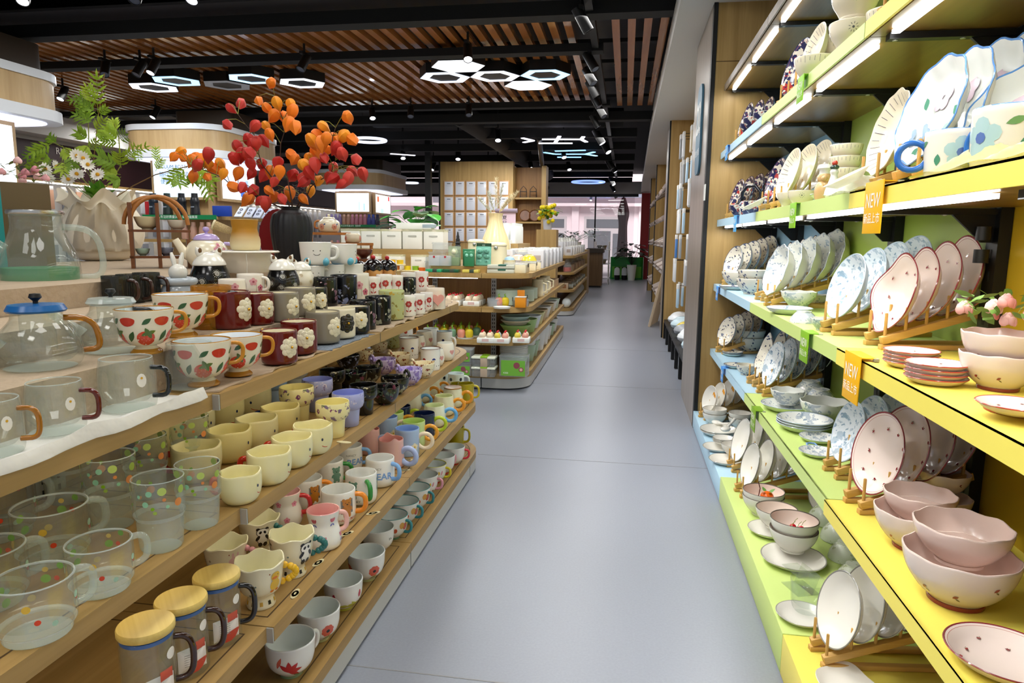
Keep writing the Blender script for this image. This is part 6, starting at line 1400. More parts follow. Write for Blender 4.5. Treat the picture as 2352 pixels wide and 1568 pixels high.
# black ribbed vase and the ceramic shell vase
def vase():
 t=thing('black_vase','m','vase'); m=mat('ribbed_black_clay','#17171a',0.5,vary=0.2,vscale=20); pr=smooth_prof([(0.045,0),(0.056,0.004),(0.070,0.08),(0.076,0.15),(0.066,0.195),(0.040,0.212),(0.033,0.218),(0.036,0.226)]); mb=MB(); mb.lathe([(0,0)]+pr+[(0.031,0.224),(0.030,0.19),(0,0.18)],m,88,fn=lambda th,r,z,i:(r*(1+(0.022*math.cos(22*th+0.5*math.sin(z*30))if 0.01<z<0.2 and r>0.034 else 0)),z)); mb.build('body',t,smooth=70); return t
vp=on(673,614,z=S3); vd=Vector((vp.x,vp.y,0)).normalized(); vq=vp+vd*0.05; vs=90*scl(vq)/0.15; Kind(vase).put((vq.x,vq.y,S3+0.0006),0,'tall ribbed black vase holding the orange lantern branches',None,vs)
mouth=Vector((vq.x,vq.y,S3+0.20*vs))
ORA,ORB,RDA,RDB=(mat('lantern_'+n,cc,0.55,vary=0.25,vscale=30)for n,cc in(('orange','#ee7a12'),('amber','#f29418'),('red','#b9231a'),('crimson','#c4372a')))
STEMG,STEMB=pl('#7d7a2a',0.6),pl('#3a2418',0.6)
def branch(lab,items,tip,seed,stem=STEMB):
 rnd=random.Random(seed); t=thing('lantern_branch',lab,'flowers','lantern flower branches',mouth); pts=[]
 for x,y,cc in items:
  px,py=250+x/3.618,130+y/3.618; q=on(px,py,y=vq.y+rnd.uniform(-0.10,0.07)); pts.append((q,cc))
 tx=on(250+tip[0]/3.618,130+tip[1]/3.618,y=vq.y); ax=[mouth+(tx-mouth)*k/10+Vector((0.012*math.sin(k),0.01*math.cos(k*1.7),0))for k in range(11)]
 mb=MB(); mb.tube([v-mouth for v in ax],[0.0032-0.0002*k for k in range(11)],stem,6); mb.tube([Vector((0,0,-0.12)),Vector((0,0,0.0))],0.0032,stem,6)
 for q,cc in pts:
  a=min(ax[2:],key=lambda v:(v-q).length+0.25*max(0,v.z-q.z)); mid=(a+q)/2+Vector((0,0,0.018)); mb.tube([a-mouth,mid-mouth,q-mouth+Vector((0,0,0.018))],0.0013,STEMG,5)
 mb.build('stem',t,smooth=60)
 for q,cc in pts:
  m={'o':ORA,'a':ORB,'r':RDA,'c':RDB}[cc]; s=rnd.uniform(0.82,1.15); M=Euler((rnd.uniform(-0.9,0.9),rnd.uniform(-0.9,0.9),rnd.uniform(0,6))).to_matrix()@Matrix.Scale(s,3)
  pr=[(0.001,0.024),(0.012,0.020),(0.0195,0.009),(0.0205,-0.002),(0.016,-0.014),(0.008,-0.024),(0.001,-0.034)]
  mb=MB(); mb.lathe([(0,0.024)]+smooth_prof(pr,2)+[(0,-0.0345)],m,20,fn=lambda th,r,z,i:(r*(1-0.16*abs(math.sin(2.5*th))**0.6),z),M=M); o=mb.build('lantern',t,smooth=25); o.location=q-mouth
 return t
branch('upright branch of orange paper lanterns in the black vase',[(1348,218,'o'),(1247,368,'o'),(1315,425,'o'),(1397,382,'a'),(1512,395,'a'),(1530,450,'o'),(1378,488,'o'),(1457,500,'o'),(1497,553,'o'),(1552,585,'o'),(1305,575,'a'),(1335,642,'o'),(1340,950,'o'),(1420,955,'o'),(1330,1110,'o'),(1375,1165,'o')],(1395,330),1)
branch('branch of red paper lanterns leaning toward the kiosk',[(1010,428,'r'),(1098,390,'c'),(985,565,'r'),(1218,575,'c'),(1165,690,'r'),(1075,745,'r'),(1195,735,'r'),(1225,710,'c'),(1282,695,'r'),(1100,810,'r'),(1145,805,'c'),(1175,800,'r'),(1043,845,'r'),(1180,885,'r'),(1185,965,'r'),(1270,890,'r'),(1290,985,'r'),(1405,880,'r'),(1375,1040,'c'),(1440,1180,'c')],(1090,480),2)
branch('branch of orange lanterns leaning toward the aisle',[(1985,503,'o'),(1780,580,'a'),(1680,690,'a'),(1690,720,'o'),(1735,655,'o'),(1765,718,'o'),(1810,680,'o'),(1872,680,'o'),(1955,660,'a'),(2025,690,'o'),(1720,790,'o'),(1810,780,'o'),(1660,840,'a'),(1545,850,'o'),(1520,815,'o'),(1625,905,'a'),(1745,1030,'a'),(1680,1110,'a'),(1615,1180,'o'),(1500,1130,'o')],(1900,590),3)
branch('branch of red lanterns drooping above the cupcake jars',[(1890,755,'r'),(1940,805,'c'),(1905,800,'r'),(1790,840,'c'),(1710,895,'c'),(2055,855,'c'),(1870,925,'c'),(2020,950,'c'),(2108,970,'c'),(1870,1010,'r'),(1830,1000,'c'),(1985,1010,'c'),(1937,1055,'r'),(1665,960,'r'),(1625,1035,'r'),(1530,985,'r'),(1610,1000,'c')],(1900,860),4)
branch('low spray of orange lanterns reaching toward the shell vase',[(545,830,'o'),(620,840,'o'),(600,790,'a'),(725,850,'o'),(820,885,'a'),(925,885,'a'),(955,970,'a'),(1080,965,'o'),(700,990,'o'),(820,1000,'o'),(870,930,'o'),(1035,1080,'o'),(1155,1180,'o'),(825,810,'r'),(740,900,'c'),(1200,1110,'r'),(1110,1085,'r'),(1300,1215,'c'),(1265,1195,'r'),(770,850,'o'),(690,860,'o')],(700,900),5)
def shell():
 t=thing('shell_vase','m','vase'); m=mat('bisque_white','#e9dfca',0.75); mb=MB(); pr=smooth_prof([(0.05,0),(0.085,0.012),(0.115,0.06),(0.12,0.11),(0.095,0.155),(0.075,0.175),(0.105,0.20)],5)
 def fn(th,r,z,i):
  t_=max(0,(z-0.02)/0.18); k=0.10*math.sin(5*th+1.0+3*z/0.2)+0.06*math.sin(9*th+2)+0.05*math.sin(14*th-z*20); return(r*(1+k*t_*0.9),z+0.022*math.sin(6*th+0.5)*t_*t_)
 mb.lathe([(0,0)]+pr+[(0.100,0.199),(0.070,0.176),(0.088,0.15),(0.10,0.06),(0,0.03)],m,110,fn=fn)
 for v in mb.bm.verts:v.co.y*=1.0; v.co.x*=0.7
 mb.build('body',t,smooth=70)
 mb=MB(); g=[]
 for j in range(13):
  row=[]
  for i in range(25):
   u=-1+2*i/24; v=j/12; y=u*0.105*(1-0.35*v*v); z=0.03+0.135*v; ruff=0.014*math.sin(9*u+5*v)+0.010*math.sin(17*u-3*v); row.append(mb.bm.verts.new((0.082+0.028*v-0.055*u*u+ruff*(0.3+v)*0.7,y,z+0.012*math.sin(7*u+1)*v)))
  g.append(row)
 for j in range(12):
  for i in range(24):mb.face([g[j][i],g[j][i+1],g[j+1][i+1],g[j+1][i]],m)
 bmesh.ops.solidify(mb.bm,geom=list(mb.bm.faces),thickness=0.004); mb.build('ruffled_fold',t,smooth=80); return t
sp=on(238,600,z=S3); sd=Vector((sp.x,sp.y,0)).normalized(); sq_=sp+sd*0.09; ss=178*scl(sq_)/0.245; Kind(shell).put((sq_.x,sq_.y,S3+0.0006),tocam(sq_),'white ruffled shell vase with fern fronds and daisies',None,ss)
smouth=Vector((sq_.x,sq_.y,S3+0.17*ss)); FERN=[mat('fern_'+n,cc,0.55,vary=0.2,vscale=25)for n,cc in(('light','#93b32a'),('mid','#7a9c26'),('yellow','#a8bf3a'))]
def frond(mb,base,tipv,size,m,rnd,n=5):
 ax=(tipv-base); L=ax.length; ax.normalize(); vd_=(CAM-base).normalized(); s=ax.cross(vd_).normalized(); nn=s.cross(ax)
 mb.tube([base,base+ax*L*0.5+nn*0.004,tipv],0.0009,m,5)
 def leaflet(p,d,l,w):
  d.normalize(); q=d.cross(nn).normalized(); k=5; up=[]; dn=[]
  for i in range(k+1):
   tt=i/k; ww=w*math.sin(PI*(0.08+0.92*tt)**0.8)*(1.0 if i%2 else 0.62); c0=p+d*(l*tt)+nn*(0.006*math.sin(3*tt)); up.append(c0+q*ww); dn.append(c0-q*ww*0.9)
  tip=p+d*l*1.12
  for a in(up,dn):
   ctr=[p+d*(l*i/k)+nn*(0.006*math.sin(3*i/k))for i in range(k+1)]
   for i in range(k):mb.face([mb.bm.verts.new(v)for v in(ctr[i],ctr[i+1],a[i+1],a[i])],m)
 for i in range(n):
  f=0.25+0.68*i/max(1,n-1); p=base+ax*L*f
  for sgn in(-1,1):leaflet(p,ax*0.75+s*sgn*0.85+nn*rnd.uniform(-.25,.25),size*(1-0.35*abs(f-0.45))*rnd.uniform(0.85,1.15),size*0.13)
 leaflet(tipv-ax*0.01,ax*1.0,size*0.9,size*0.12)
def fern(lab,stem,fronds,seed,brown=False):
 rnd=random.Random(seed); t=thing('fern_stem',lab,'plant','fern stems in the shell vase',smouth); cv=lambda x,y,dy=0:on(x/3.92,100+y/3.92,y=sq_.y+dy)-smouth
 mb=MB(); mb.tube([Vector((0,0,-0.10))]+[cv(x,y)for x,y in stem],0.0022,pl('#7a5a2a' if brown else '#8a8a3a',0.6),6); mb.build('stalk',t,smooth=60)
 for i,(x0,y0,x1,y1,s)in enumerate(fronds):
  mb=MB(); dy=rnd.uniform(-0.06,0.04); frond(mb,cv(x0,y0,dy*0.3)+smouth,cv(x1,y1,dy)+smouth,s,FERN[i%3],rnd); o=mb.build('frond',t,smooth=60); o.location=-smouth if False else(0,0,0)
  for v in o.data.vertices:v.co-=smouth
 return t
fern('tall fern stem rising to the track lamps',[(850,1350),(830,1150),(860,900),(885,650),(920,420),(940,270)],[(880,620,870,300,0.05),(870,640,720,500,0.05),(860,560,780,400,0.045),(880,640,960,580,0.03),(860,720,690,640,0.045),(850,800,940,690,0.045),(860,760,930,830,0.04),(880,500,640,510,0.035)],1,True)
fern('pale fern stem at the middle of the shell vase',[(850,1350),(810,1150),(800,900),(795,700)],[(800,740,770,560,0.045),(800,860,700,800,0.045),(800,900,740,1000,0.05),(810,960,880,880,0.04),(800,700,720,560,0.04)],2)
fern('fern stem arching toward the wooden canopy',[(870,1360),(1000,1250),(1085,1100),(1070,850),(1030,720)],[(1070,880,960,780,0.05),(1065,860,1140,820,0.045),(1050,800,1020,700,0.035),(1080,900,940,880,0.04),(1090,1100,900,1030,0.06),(1085,1180,960,1150,0.06),(1090,1120,1080,990,0.05),(1090,1200,1020,1240,0.05),(1090,1060,1240,930,0.04),(1100,1000,1320,930,0.035),(1230,950,1250,1050,0.03)],3)
fern('drooping fern stem above the pink flowers',[(840,1350),(700,1150),(620,960),(480,890),(360,950)],[(480,890,300,980,0.05),(450,900,240,1020,0.04),(560,920,620,1010,0.045),(420,960,380,1080,0.045),(640,1000,650,1140,0.05),(600,1060,560,1160,0.05),(340,1000,300,1120,0.05),(520,900,450,850,0.04)],4)
fern('long brown fern stem reaching the orange lanterns',[(1030,1390),(1200,1280),(1400,1180),(1690,1105),(1760,1120)],[(1690,1105,1540,1230,0.05),(1600,1130,1620,1270,0.05),(1700,1110,1820,1200,0.05),(1760,1120,1900,1250,0.055),(1800,1160,1900,1380,0.05),(1400,1150,1450,1050,0.03),(1410,1080,1400,950,0.03),(1750,1140,1740,1240,0.045)],5,True)
def broad():
 t=thing('leafy_stem','broad green leaves at the mouth of the shell vase','plant',None,smouth); rnd=random.Random(5); m=pl('#5f9a22',0.5)
 for i in range(9):
  a=rnd.uniform(-1.2,1.2)-1.0; mb=MB(); l=rnd.uniform(0.07,0.11); M=Euler((0,R(rnd.uniform(-75,-35)),a)).to_matrix()
  mb.face([mb.bm.verts.new(M@Vector((l/2+u,v,0.010*math.cos(u*40))))for u,v in leafp(l,l*0.55,0,0,0,7)],m); o=mb.build('leaf',t); o.location=(0,0,0.01)
 return t
broad()
DW,DY=pl('#f4f2ea',0.6),pl('#e0a41e',0.7)
for i,(x,y,a,b)in enumerate(((790,1090,-70,10),(430,1210,-60,20),(505,1108,-30,60),(615,1222,-50,-20),(690,1175,-80,0),(880,1180,-60,-25),(690,1010,-20,20),(405,1130,-40,30),(745,1030,0,30))):
 q=on(x/3.92,100+y/3.92,y=sq_.y-0.05); t=thing('artificial_daisy','white daisy with yellow centre, %s among the fern fronds'%ORD[i],'flower','daisies in the shell vase',q); M=(Vector((CAM-q)).to_track_quat('Z','Y').to_matrix()@Euler((R(a*0.5),R(b),0)).to_matrix())
 mb=MB()
 for k in range(15):
  ph=2*PI*k/15; T=M@Matrix.Rotation(ph,3,'Z'); mb.face([mb.bm.verts.new(T@Vector((0.018+u,v,0.003*math.sin(u*120)+0.001*(k%2))))for u,v in leafp(0.026,0.0105,0,0,0,4)],DW)
 mb.build('petals',t); mb=MB(); mb.ball(M@Vector((0,0,0.003)),0.0075,DY,12,8,(1,1,1)); mb.build('centre',t,smooth=60)
 mb=MB(); mb.tube([M@Vector((0,0,-0.002)),(smouth-q)*0.5+Vector((0.01,0,0.02)),smouth-q],0.0012,pl('#7f8f3a'),5); mb.build('stalk',t)
q=on(65,395,y=2.2); posy((q.x,q.y,q.z),'small pink artificial flowers behind the brown card box',['#e9a9ac','#efc0bd','#d98f98'],9,0.085,'#7d8f4a',8)
# wooden cup rack with bowls
WAL=wood('walnut','#7a4a26','#5a3218','z',0.4,16); WALL=wood('bent_wood','#b9793a','#9a5f28','z',0.4,16)
rp=on(375,650,z=S3-0.05); rq=rp+Vector((rp.x,rp.y,0)).normalized()*0.05; sR=scl(rq); aR=tocam(rq)+PI/2; t=thing('cup_rack','walnut cup rack with bent wood arches and small bowls','rack',None,(rq.x,rq.y,S3+0.0006),aR)
cvt=lambda x,y:((x-375)*sR,(650-y)*sR-0.02)
mb=MB();
for x in(318,372):u,v=cvt(x,600); mb.box(u,0.0,0.11,0.012,0.09,0.22,WAL)
for y in(554,612):u,v=cvt(375,y); mb.box(0.0,0,max(0.01,v),125*sR,0.09,0.008,WAL)
mb.box(cvt(432,600)[0],0,0.05,0.012,0.09,0.10,WAL); mb.build('frame',t)
for x0,xa,y0,yt in((325,375,530,477),(318,362,520,475)):
 mb=MB(); pts=[]
 for k in range(15):
  a=PI*k/14; pts.append((cvt(xa,0)[0]-math.cos(a)*58*sR,-0.03 if x0==325 else 0.03,cvt(0,540)[1]+math.sin(a)*62*sR))
 mb.tube(pts,0.007,WALL,8); mb.build('bent_arch',t,smooth=60)
def smallbowl(col):return make_cup('tea_bowl','bowl','m','tea bowls on the cup rack',[(0.018,0),(0.019,0.004),(0.030,0.012),(0.038,0.03),(0.0415,0.042)],c(col),None,None,None,None)
for px,py,w,col,lab in((351,552,54,'#cdbf9a','celadon tea bowl on the upper rack board'),(412,560,42,'#cfc8b4','pale tea bowl on the outer rack board'),(338,611,30,'#a9c4b0','mint tea bowl on the lower rack board'),(385,611,34,'#8a93a8','blue patterned tea bowl on the lower rack board')):
 u,v=cvt(px,py); z=S3+max(0.0145,cvt(375,554 if py<590 else 612)[1]+0.0045)+0.0006; e=Vector((math.cos(aR),math.sin(aR),0)); smallbowl(col).put((rq.x+e.x*u,rq.y+e.y*u,z),0,lab,None,w*sR/0.083)
 # creamer, rose pot and small stands by the cupcakes
bp=on(758,600,z=S3); bq=bp+Vector((bp.x,bp.y,0)).normalized()*0.16; sB=scl(bq); aB=tocam(bq)+PI/2; hB=lambda y:S3+(612-y)*sB*0.95
t=thing('wooden_stand','two level wooden stand carrying the rose teapot','stand',None,(bq.x,bq.y,S3+0.0006),aB); hz=hB(546)-S3; h2=hB(570)-S3
mb=MB(); mb.box(0,0.02,hz-0.006,95*sB,0.10,0.012,WALL);
for s in(-1,1):mb.box(s*40*sB,0.02,(hz-0.012)/2,0.014,0.08,hz-0.012,WALL)
mb.build('upper_stand',t); mb=MB(); mb.box(52*sB,-0.06,h2-0.006,88*sB,0.07,0.012,WALL)
for s in(12,92):mb.box(s*sB,-0.06,(h2-0.012)/2,0.012,0.06,h2-0.012,WALL)
mb.build('lower_stand',t); eB=Vector((math.cos(aB),math.sin(aB),0)); fB=Vector((-math.sin(aB),math.cos(aB),0))
def rosepot():
 t=thing('rose_teapot','m','teapot'); m=c('#dfd6bd'); o=smooth_prof([(0.030,0),(0.045,0.004),(0.056,0.03),(0.050,0.055),(0.030,0.068)]); mb,rf=cup(o,m,None,None,0.003,0.005)
 for q in(-0.7,0.5,2,4):flower(mb,q,0.028,rf,0.016,c('#cf9078'),c('#a85f52'),6); mb.wrap(leafp(0.015,0.007,0.016,0.012,0.5),q,0.028,rf,c('#4a5a8a'))
 mb.build('body',t); mb=MB(); mb.lathe(smooth_prof([(0.032,0.069),(0.026,0.076),(0.006,0.079),(0.008,0.088),(0.001,0.092)]),m,24); mb.build('lid',t); handle_c(rf,R(-90),0.058,0.02,0.022,0.005,WALL).build('handle',t,smooth=60); return t
g=bq+fB*0.02; Kind(rosepot).put((g.x,g.y,S3+hz+0.001),tocam(g),'small cream teapot with rose print on the wooden stand',None,50*sB/0.112)
KRB=make_cup('rose_bowl','bowl','m',None,[(0.028,0),(0.038,0.004),(0.045,0.022),(0.040,0.045),(0.034,0.05)],c('#d9ccb2'),None,None,None,lambda mb,rf:[flower(mb,q,0.025,rf,0.014,c('#cf8a78'),c('#a85f52'),6)for q in(-1.1,1.1,3)]and None)
g=bq+eB*52*sB-fB*0.06; KRB.put((g.x,g.y,S3+h2+0.001),tocam(g),'little rose print bowl on the lower wooden stand',None,37*sB/0.09)
def creamer():
 t=thing('creamer_jug','m','jug'); m=c('#ece8de'); o=smooth_prof([(0.030,0),(0.034,0.003),(0.027,0.035),(0.022,0.055),(0.026,0.075)]); mb,rf=cup(o,m,None,None,0.0025,0.004,lambda th,r,z,i:(r*(1+0.5*max(0,(z-0.06)/0.015)*max(0,math.cos(th+PI/2))**4),z)); mb.build('body',t); handle_c(rf,R(90),0.072,0.018,0.022,0.005,m).build('handle',t,smooth=60); return t
g=bp+Vector((bp.x,bp.y,0)).normalized()*0.02; Kind(creamer).put((g.x-0.02,g.y,S3+0.0006),tocam(g),'white creamer jug between black vase and wooden stand',None,0.95)
KBB=make_cup('brown_bowl','bowl','m',None,[(0.016,0),(0.017,0.008),(0.036,0.024),(0.044,0.045)],c('#5a2c1f'),c('#6a3a2a'),None,None,None)
p=on(836,602,z=S3); p+=Vector((p.x,p.y,0)).normalized()*0.03; KBB.put((p.x,p.y,S3+0.0146),0,'small dark brown glazed bowl behind the cupcake jars',None,41*scl(p)/0.088)
t=thing('wooden_stand','low dark board under the small brown bowl','stand',None,(p.x,p.y,S3+0.0006)); mb=MB(); mb.box(0,0,0.0065,0.15,0.09,0.013,WAL,bevel=0.002); mb.build('board',t)
# red fan shaped panel behind the vase
p=on(640,560,y=vq.y+0.16); t=thing('red_fan_panel','dark red rounded panel behind the black vase','decoration',None,(p.x,p.y,S3+0.0006)); mb=MB(); s_=scl(p); mb.extr([(0.0+math.cos(a)*48*s_,0,62*s_+math.sin(a)*64*s_)for a in[2*PI*k/24 for k in range(24)]],(0,0.012,0),mat('red_lacquer','#7c0f12',0.3)); mb.build('panel',t)
# ---------------------------------------------------------------- second and third gondola
T2={'bottom':(0.085,0.125),'low':(0.335,0.372),'mid':(0.580,0.617),'top':(0.830,0.866)}
XA,YE=-0.68,4.90
def gond2(lab,x0,x1,y0,y1,near=False,back=None,tiers=T2,led=False,r=0.2):
 t=thing('shelf_gondola',lab,'shelf','oak display shelves further down the aisle')
 for k,(z0,z1)in tiers.items():board('shelf_board',corner_poly(x0+0.002,x1-0.002,y0+0.002,y1-0.002,r,'near' if near else 'none'),z0,z1,t,OAKX if near else OAK,groove=k=='bottom')
 mb=MB(); p=corner_poly(x0+0.004,x1-0.004,y0+0.004,y1-0.004,r,'near' if near else 'none'); mb.prism(p,0.012,tiers['bottom'][0],KICK); mb.prism(inset(p,0.03),0,0.012,BLACK); mb.build('kickboard',t,smooth=30)
 if back:mb=MB(); mb.box(*back,OAKD); mb.build('back_panel',t)
 return t
gond2('oak gondola corner unit with green colander bowl and pomegranate box',-1.035,XA,YE,5.33,True)
gond2('oak gondola end unit behind pepper jars',-1.48,-1.035,YE,5.33,False,(-1.2575,5.325,0.5,0.445,0.01,0.72)); gond2('oak gondola end unit under white boxed multipacks',-1.95,-1.48,YE,5.33,False,(-1.715,5.325,0.5,0.47,0.01,0.72))
for i,(y0,y1)in enumerate(((5.33,6.2),(6.2,7.05),(7.05,7.85))):gond2('oak side gondola section with kitchen pots, %s past the rounded corner'%ORD[i],-1.95,XA,y0,y1,False,(-1.06,(y0+y1)/2,0.5,0.02,y1-y0-0.01,0.72))
for x in(-1.50,-1.02):
 mb=MB(); mb.box(x,5.312,0.48,0.04,0.016,0.7,PEG)
 for q in range(22):
  for s in(-1,1):mb.box(x+s*0.008,5.3035,0.15+q*0.03,0.006,0.0015,0.018,SLOT)
 tag(mb.build('slotted_upright',smooth=None),'grey slotted upright %s'%('between the pepper jars and corner shelves' if x>-1.2 else 'behind white boxes on the end unit'),'upright')
mb=MB(); mb.box(-1.26,4.93,0.8275,0.38,0.014,0.005,LEDW); tag(mb.build('shelf_light',smooth=None),'white light strip under the end unit top board','light')
mb=MB(); mb.box(-1.22,5.12,0.889,0.44,0.28,0.045,OAKX); tag(mb.build('display_riser'),'oak riser carrying green ice moulds on gondola end','display riser')
for i,(y0,y1)in enumerate(((9.9,11.2),(11.2,12.5),(12.5,13.6))):gond2('far oak gondola with glass jars, %s section from its rounded corner'%ORD[i],-1.30,-0.73,y0,y1,i==0,(-1.28,(y0+y1)/2,0.46,0.02,y1-y0-0.01,0.66),{'bottom':(0.07,0.11),'low':(0.345,0.38),'mid':(0.60,0.635),'top':(0.84,0.875)})
zb2,zl2,zm2,zt2=0.125,0.372,0.617,0.866
WPL,MINT,SAGE,CRM,CLR=pl('#eceee8',0.35),pl('#cfe3d2',0.3),pl('#86b55f',0.35),pl('#e9ddb8',0.35),thin_glass('clear_plastic','#eaf0f2',0.16,0.06)
def simple(nm,lab,cat,group,parts):
 """a thing from a few turned or boxed parts: (name, 'l', profile, material) or (name, 'b', size, centre, material)"""
 def mk():
  t=thing(nm,lab,cat,group)
  for p in parts:
   mb=MB()
   if p[1]=='l':mb.lathe(p[2],p[3],28)
   elif p[1]=='b':mb.box(*p[3],*p[2],p[4],bevel=0.003)
   elif p[1]=='s':[mb.ball(q,p[3],p[4],12,8,p[5]if len(p)>5 else(1,1,1))for q in p[2]]
   elif p[1]=='t':mb.tube(p[2],p[3],p[4],8)
   mb.build(p[0],t)
  return t
 return Kind(mk)
def at2(k,px,py,z,lab=None,group=None,w=None,true=None,rb=0.03,rz=0.0,dz=0.0,lim=(0.6,1.7)):
 p=on(px,py,z=z); d=Vector((p.x,p.y,0)).normalized(); sc=min(lim[1],max(lim[0],w*scl(p+d*rb)/true))if w else 1.0; q=p+d*rb*sc
 return k.put((q.x,q.y,z+0.0006+dz),rz,lab,group,sc)
def shellp(R0,R1,h,t=0.003):return[(0,0),(R0,0),(R1,h),(R1+t,h+0.001),(R1+t,h+0.005),(R1-t,h+0.005),(R1-t,h-0.002),(R0-t,t),(0,t)]
# bottom tier
def pombox(w,h,d,txt):
 def mk():
  t=thing('storage_box','m','box','clear green labelled boxes'); mb=MB(); mb.box(0,0,h/2,w,d,h,CLR,bevel=0.006); mb.build('box',t); mb=MB(); mb.box(0,0,h+0.006,w*1.03,d*1.03,0.012,CLR,bevel=0.003); mb.build('lid',t)
  mb=MB(); mb.box(0,-d/2-0.0015,h*0.45,w*0.86,0.001,h*0.78,pl('#6fae3a')); T=plane_T((0,-d/2-0.0026,h*0.45),(1,0,0),(0,0,1))
  for u,v,r in((w*0.13,h*0.14,w*0.115),(w*0.29,-h*0.06,w*0.085)):flat(mb,circ(r,u,v,18),T,pl('#8c4650'))
  flat(mb,circ(w*0.055,w*0.29,-h*0.06,12),plane_T((0,-d/2-0.0032,h*0.45),(1,0,0),(0,0,1)),pl('#d9a9a0'));
  if txt:add_text(mb,txt,h*0.13,pl('#eef6e4'),plane_T((-w*0.26,-d/2-0.003,h*0.20),(1,0,0),(0,0,1)))
  mb.build('paper_sleeve',t); return t
 return Kind(mk)
PB=pombox(0.205,0.145,0.12,'4300'); at2(PB,1181,866,zb2,'clear box with green pomegranate sleeve at gondola corner',None,rb=0.06)
PB2=pombox(0.16,0.085,0.12,'800'); at2(PB2,1062,862,zb2,'low clear box with green pomegranate sleeve, at the mug gondola end',None,rb=0.05); at2(PB2,1062,862,zb2,'clear box with green sleeve stacked on the low pomegranate box',None,rb=0.05,dz=0.10)
FB=simple('food_container','m','container','stacked clear food containers',[('tub','b',(0.165,0.11,0.055),(0,0,0.0275),CLR),('lid','b',(0.175,0.12,0.014),(0,0,0.063),pl('#e9ecd8',0.4)),('paper_band','b',(0.05,0.124,0.074),(0.005,0,0.0365),pl('#b9a58e')),('green_band','b',(0.052,0.126,0.012),(0.005,0,0.0685),pl('#8cb82c'))])
for i in range(2):at2(FB,1113,866,zb2,'clear food container with printed band, %s of the stack'%('lower','upper')[i],'stacked clear food containers',rb=0.06,dz=i*0.076)
at2(FB,1075,815,zb2,'clear food container deep behind the stack of two','stacked clear food containers',rb=0.1,dz=0.0)
BAS=simple('nested_basin','m','basin','nested white and sage basins',[('basin','l',shellp(0.085,0.108,0.065),WPL)]); BASG=simple('nested_basin','m','basin','nested white and sage basins',[('basin','l',shellp(0.085,0.108,0.065),pl('#b5cfa4',0.35))])
p=on(1200,858,z=zb2)
for i in range(11):(BASG if i<4 else BAS).put((-0.835,5.19,zb2+0.0006+i*0.0125),0,'%s basin in the nested stack, %s from below'%('sage green' if i<4 else 'white',ORD[i]),'nested white and sage basins')
BUC=simple('bucket','m','bucket','buckets along the gondola foot',[('pail','l',shellp(0.075,0.098,0.15),WPL)]); BUCG=simple('bucket','m','bucket','buckets along the gondola foot',[('pail','l',shellp(0.075,0.098,0.13),pl('#b5cfae',0.35))])
BSK=simple('laundry_basket','m','basket',None,[('basket','l',shellp(0.11,0.13,0.19),WPL),('lid','l',[(0,0.197),(0.132,0.197),(0.125,0.208),(0,0.212)],WPL)])
BUCG.put((-0.80,5.50,zb2+.0006),0,'sage bucket next to the nested basins',None); BUC.put((-0.80,5.50,zb2+0.045),0,'white bucket nested in the sage bucket',None); BUCG.put((-0.80,5.75,zb2+.0006),0,'second sage bucket along the gondola foot',None); BUC.put((-0.80,5.75,zb2+0.045),0,'white bucket nested in second sage bucket',None)
BSK.put((-0.82,6.08,zb2+.0006),0,'white lidded laundry basket at the gondola foot',None); BSK.put((-0.82,6.42,zb2+.0006),0,'further white laundry basket at the gondola foot',None)
for i,y in enumerate((6.75,7.05,7.35)):(BUC,BUCG,BUC)[i].put((-0.79,y,zb2+.0006),0,'bucket at the gondola foot, %s beyond the laundry baskets'%ORD[i],None,0.9)
# low tier: pepper jars, cherry trays, colanders
def pepper(col):
 return simple('pepper_jar','m','jar','pepper shaped spice jars',[('body','l',smooth_prof([(0.012,0),(0.024,0.004),(0.030,0.030),(0.027,0.055),(0.012,0.066),(0.002,0.064)]),c(col,0.12)),('stem_lid','t',[(0,0,0.06),(0.003,0,0.074),(-0.004,0,0.084),(0.004,0,0.092)],[0.010,0.006,0.005,0.003],c('#7fae2a',0.2))])
PEP={k:pepper(v)for k,v in(('yellow','#dcc52a'),('pink','#e2937c'),('green','#6f9a78'))}
TRAY=simple('white_tray','m','tray','white trays under spice jars',[('tray','l',[(0,0),(0.060,0),(0.064,0.012),(0.061,0.012),(0.058,0.004),(0,0.004)],WPL)])
ps=[('pink','yellow'),('yellow','green'),('pink','yellow'),('yellow','yellow')]
n=0
for r_,(yy,xs)in enumerate(((4.965,(-1.43,-1.30,-1.17)),(5.09,(-1.40,-1.27,-1.14)),(5.21,(-1.42,-1.29,-1.16)))):
 for x in xs:
  TRAY.put((x,yy,zl2+.0006),0,'white tray under pepper jars on the end unit','white trays under spice jars')
  for s,cc in zip((-1,1),ps[n%4]):PEP[cc].put((x+s*0.031,yy-0.008,zl2+0.0052),n*0.7,'%s pepper shaped jar on the end unit low board'%cc,'%s pepper shaped jars'%cc)
  n+=1
def cherrytray(cols):
 def mk():
  t=thing('spice_jar_set','m','spice set','white boxed cherry jar sets'); mb=MB(); mb.box(0,0,0.019,0.125,0.11,0.038,WPL,bevel=0.006); mb.box(0.0,-0.0556,0.022,0.05,0.001,0.02,pl('#d9b9b4')); mb.build('carton',t)
  for i in range(4):
   x,y=(-0.028,0.028)[i%2],(-0.026,0.026)[i//2]; mb=MB(); mb.lathe(smooth_prof([(0.022,0.038),(0.023,0.055),(0.014,0.072),(0.001,0.076)]),c(cols[i%len(cols)],0.12),18,off=(x,y,0)); mb.build('jar',t); mb=MB(); mb.ball((x,y,0.080),0.0085,c('#c31f2a',0.12),10,8); mb.build('cherry_knob',t)
  return t
 return Kind(mk)
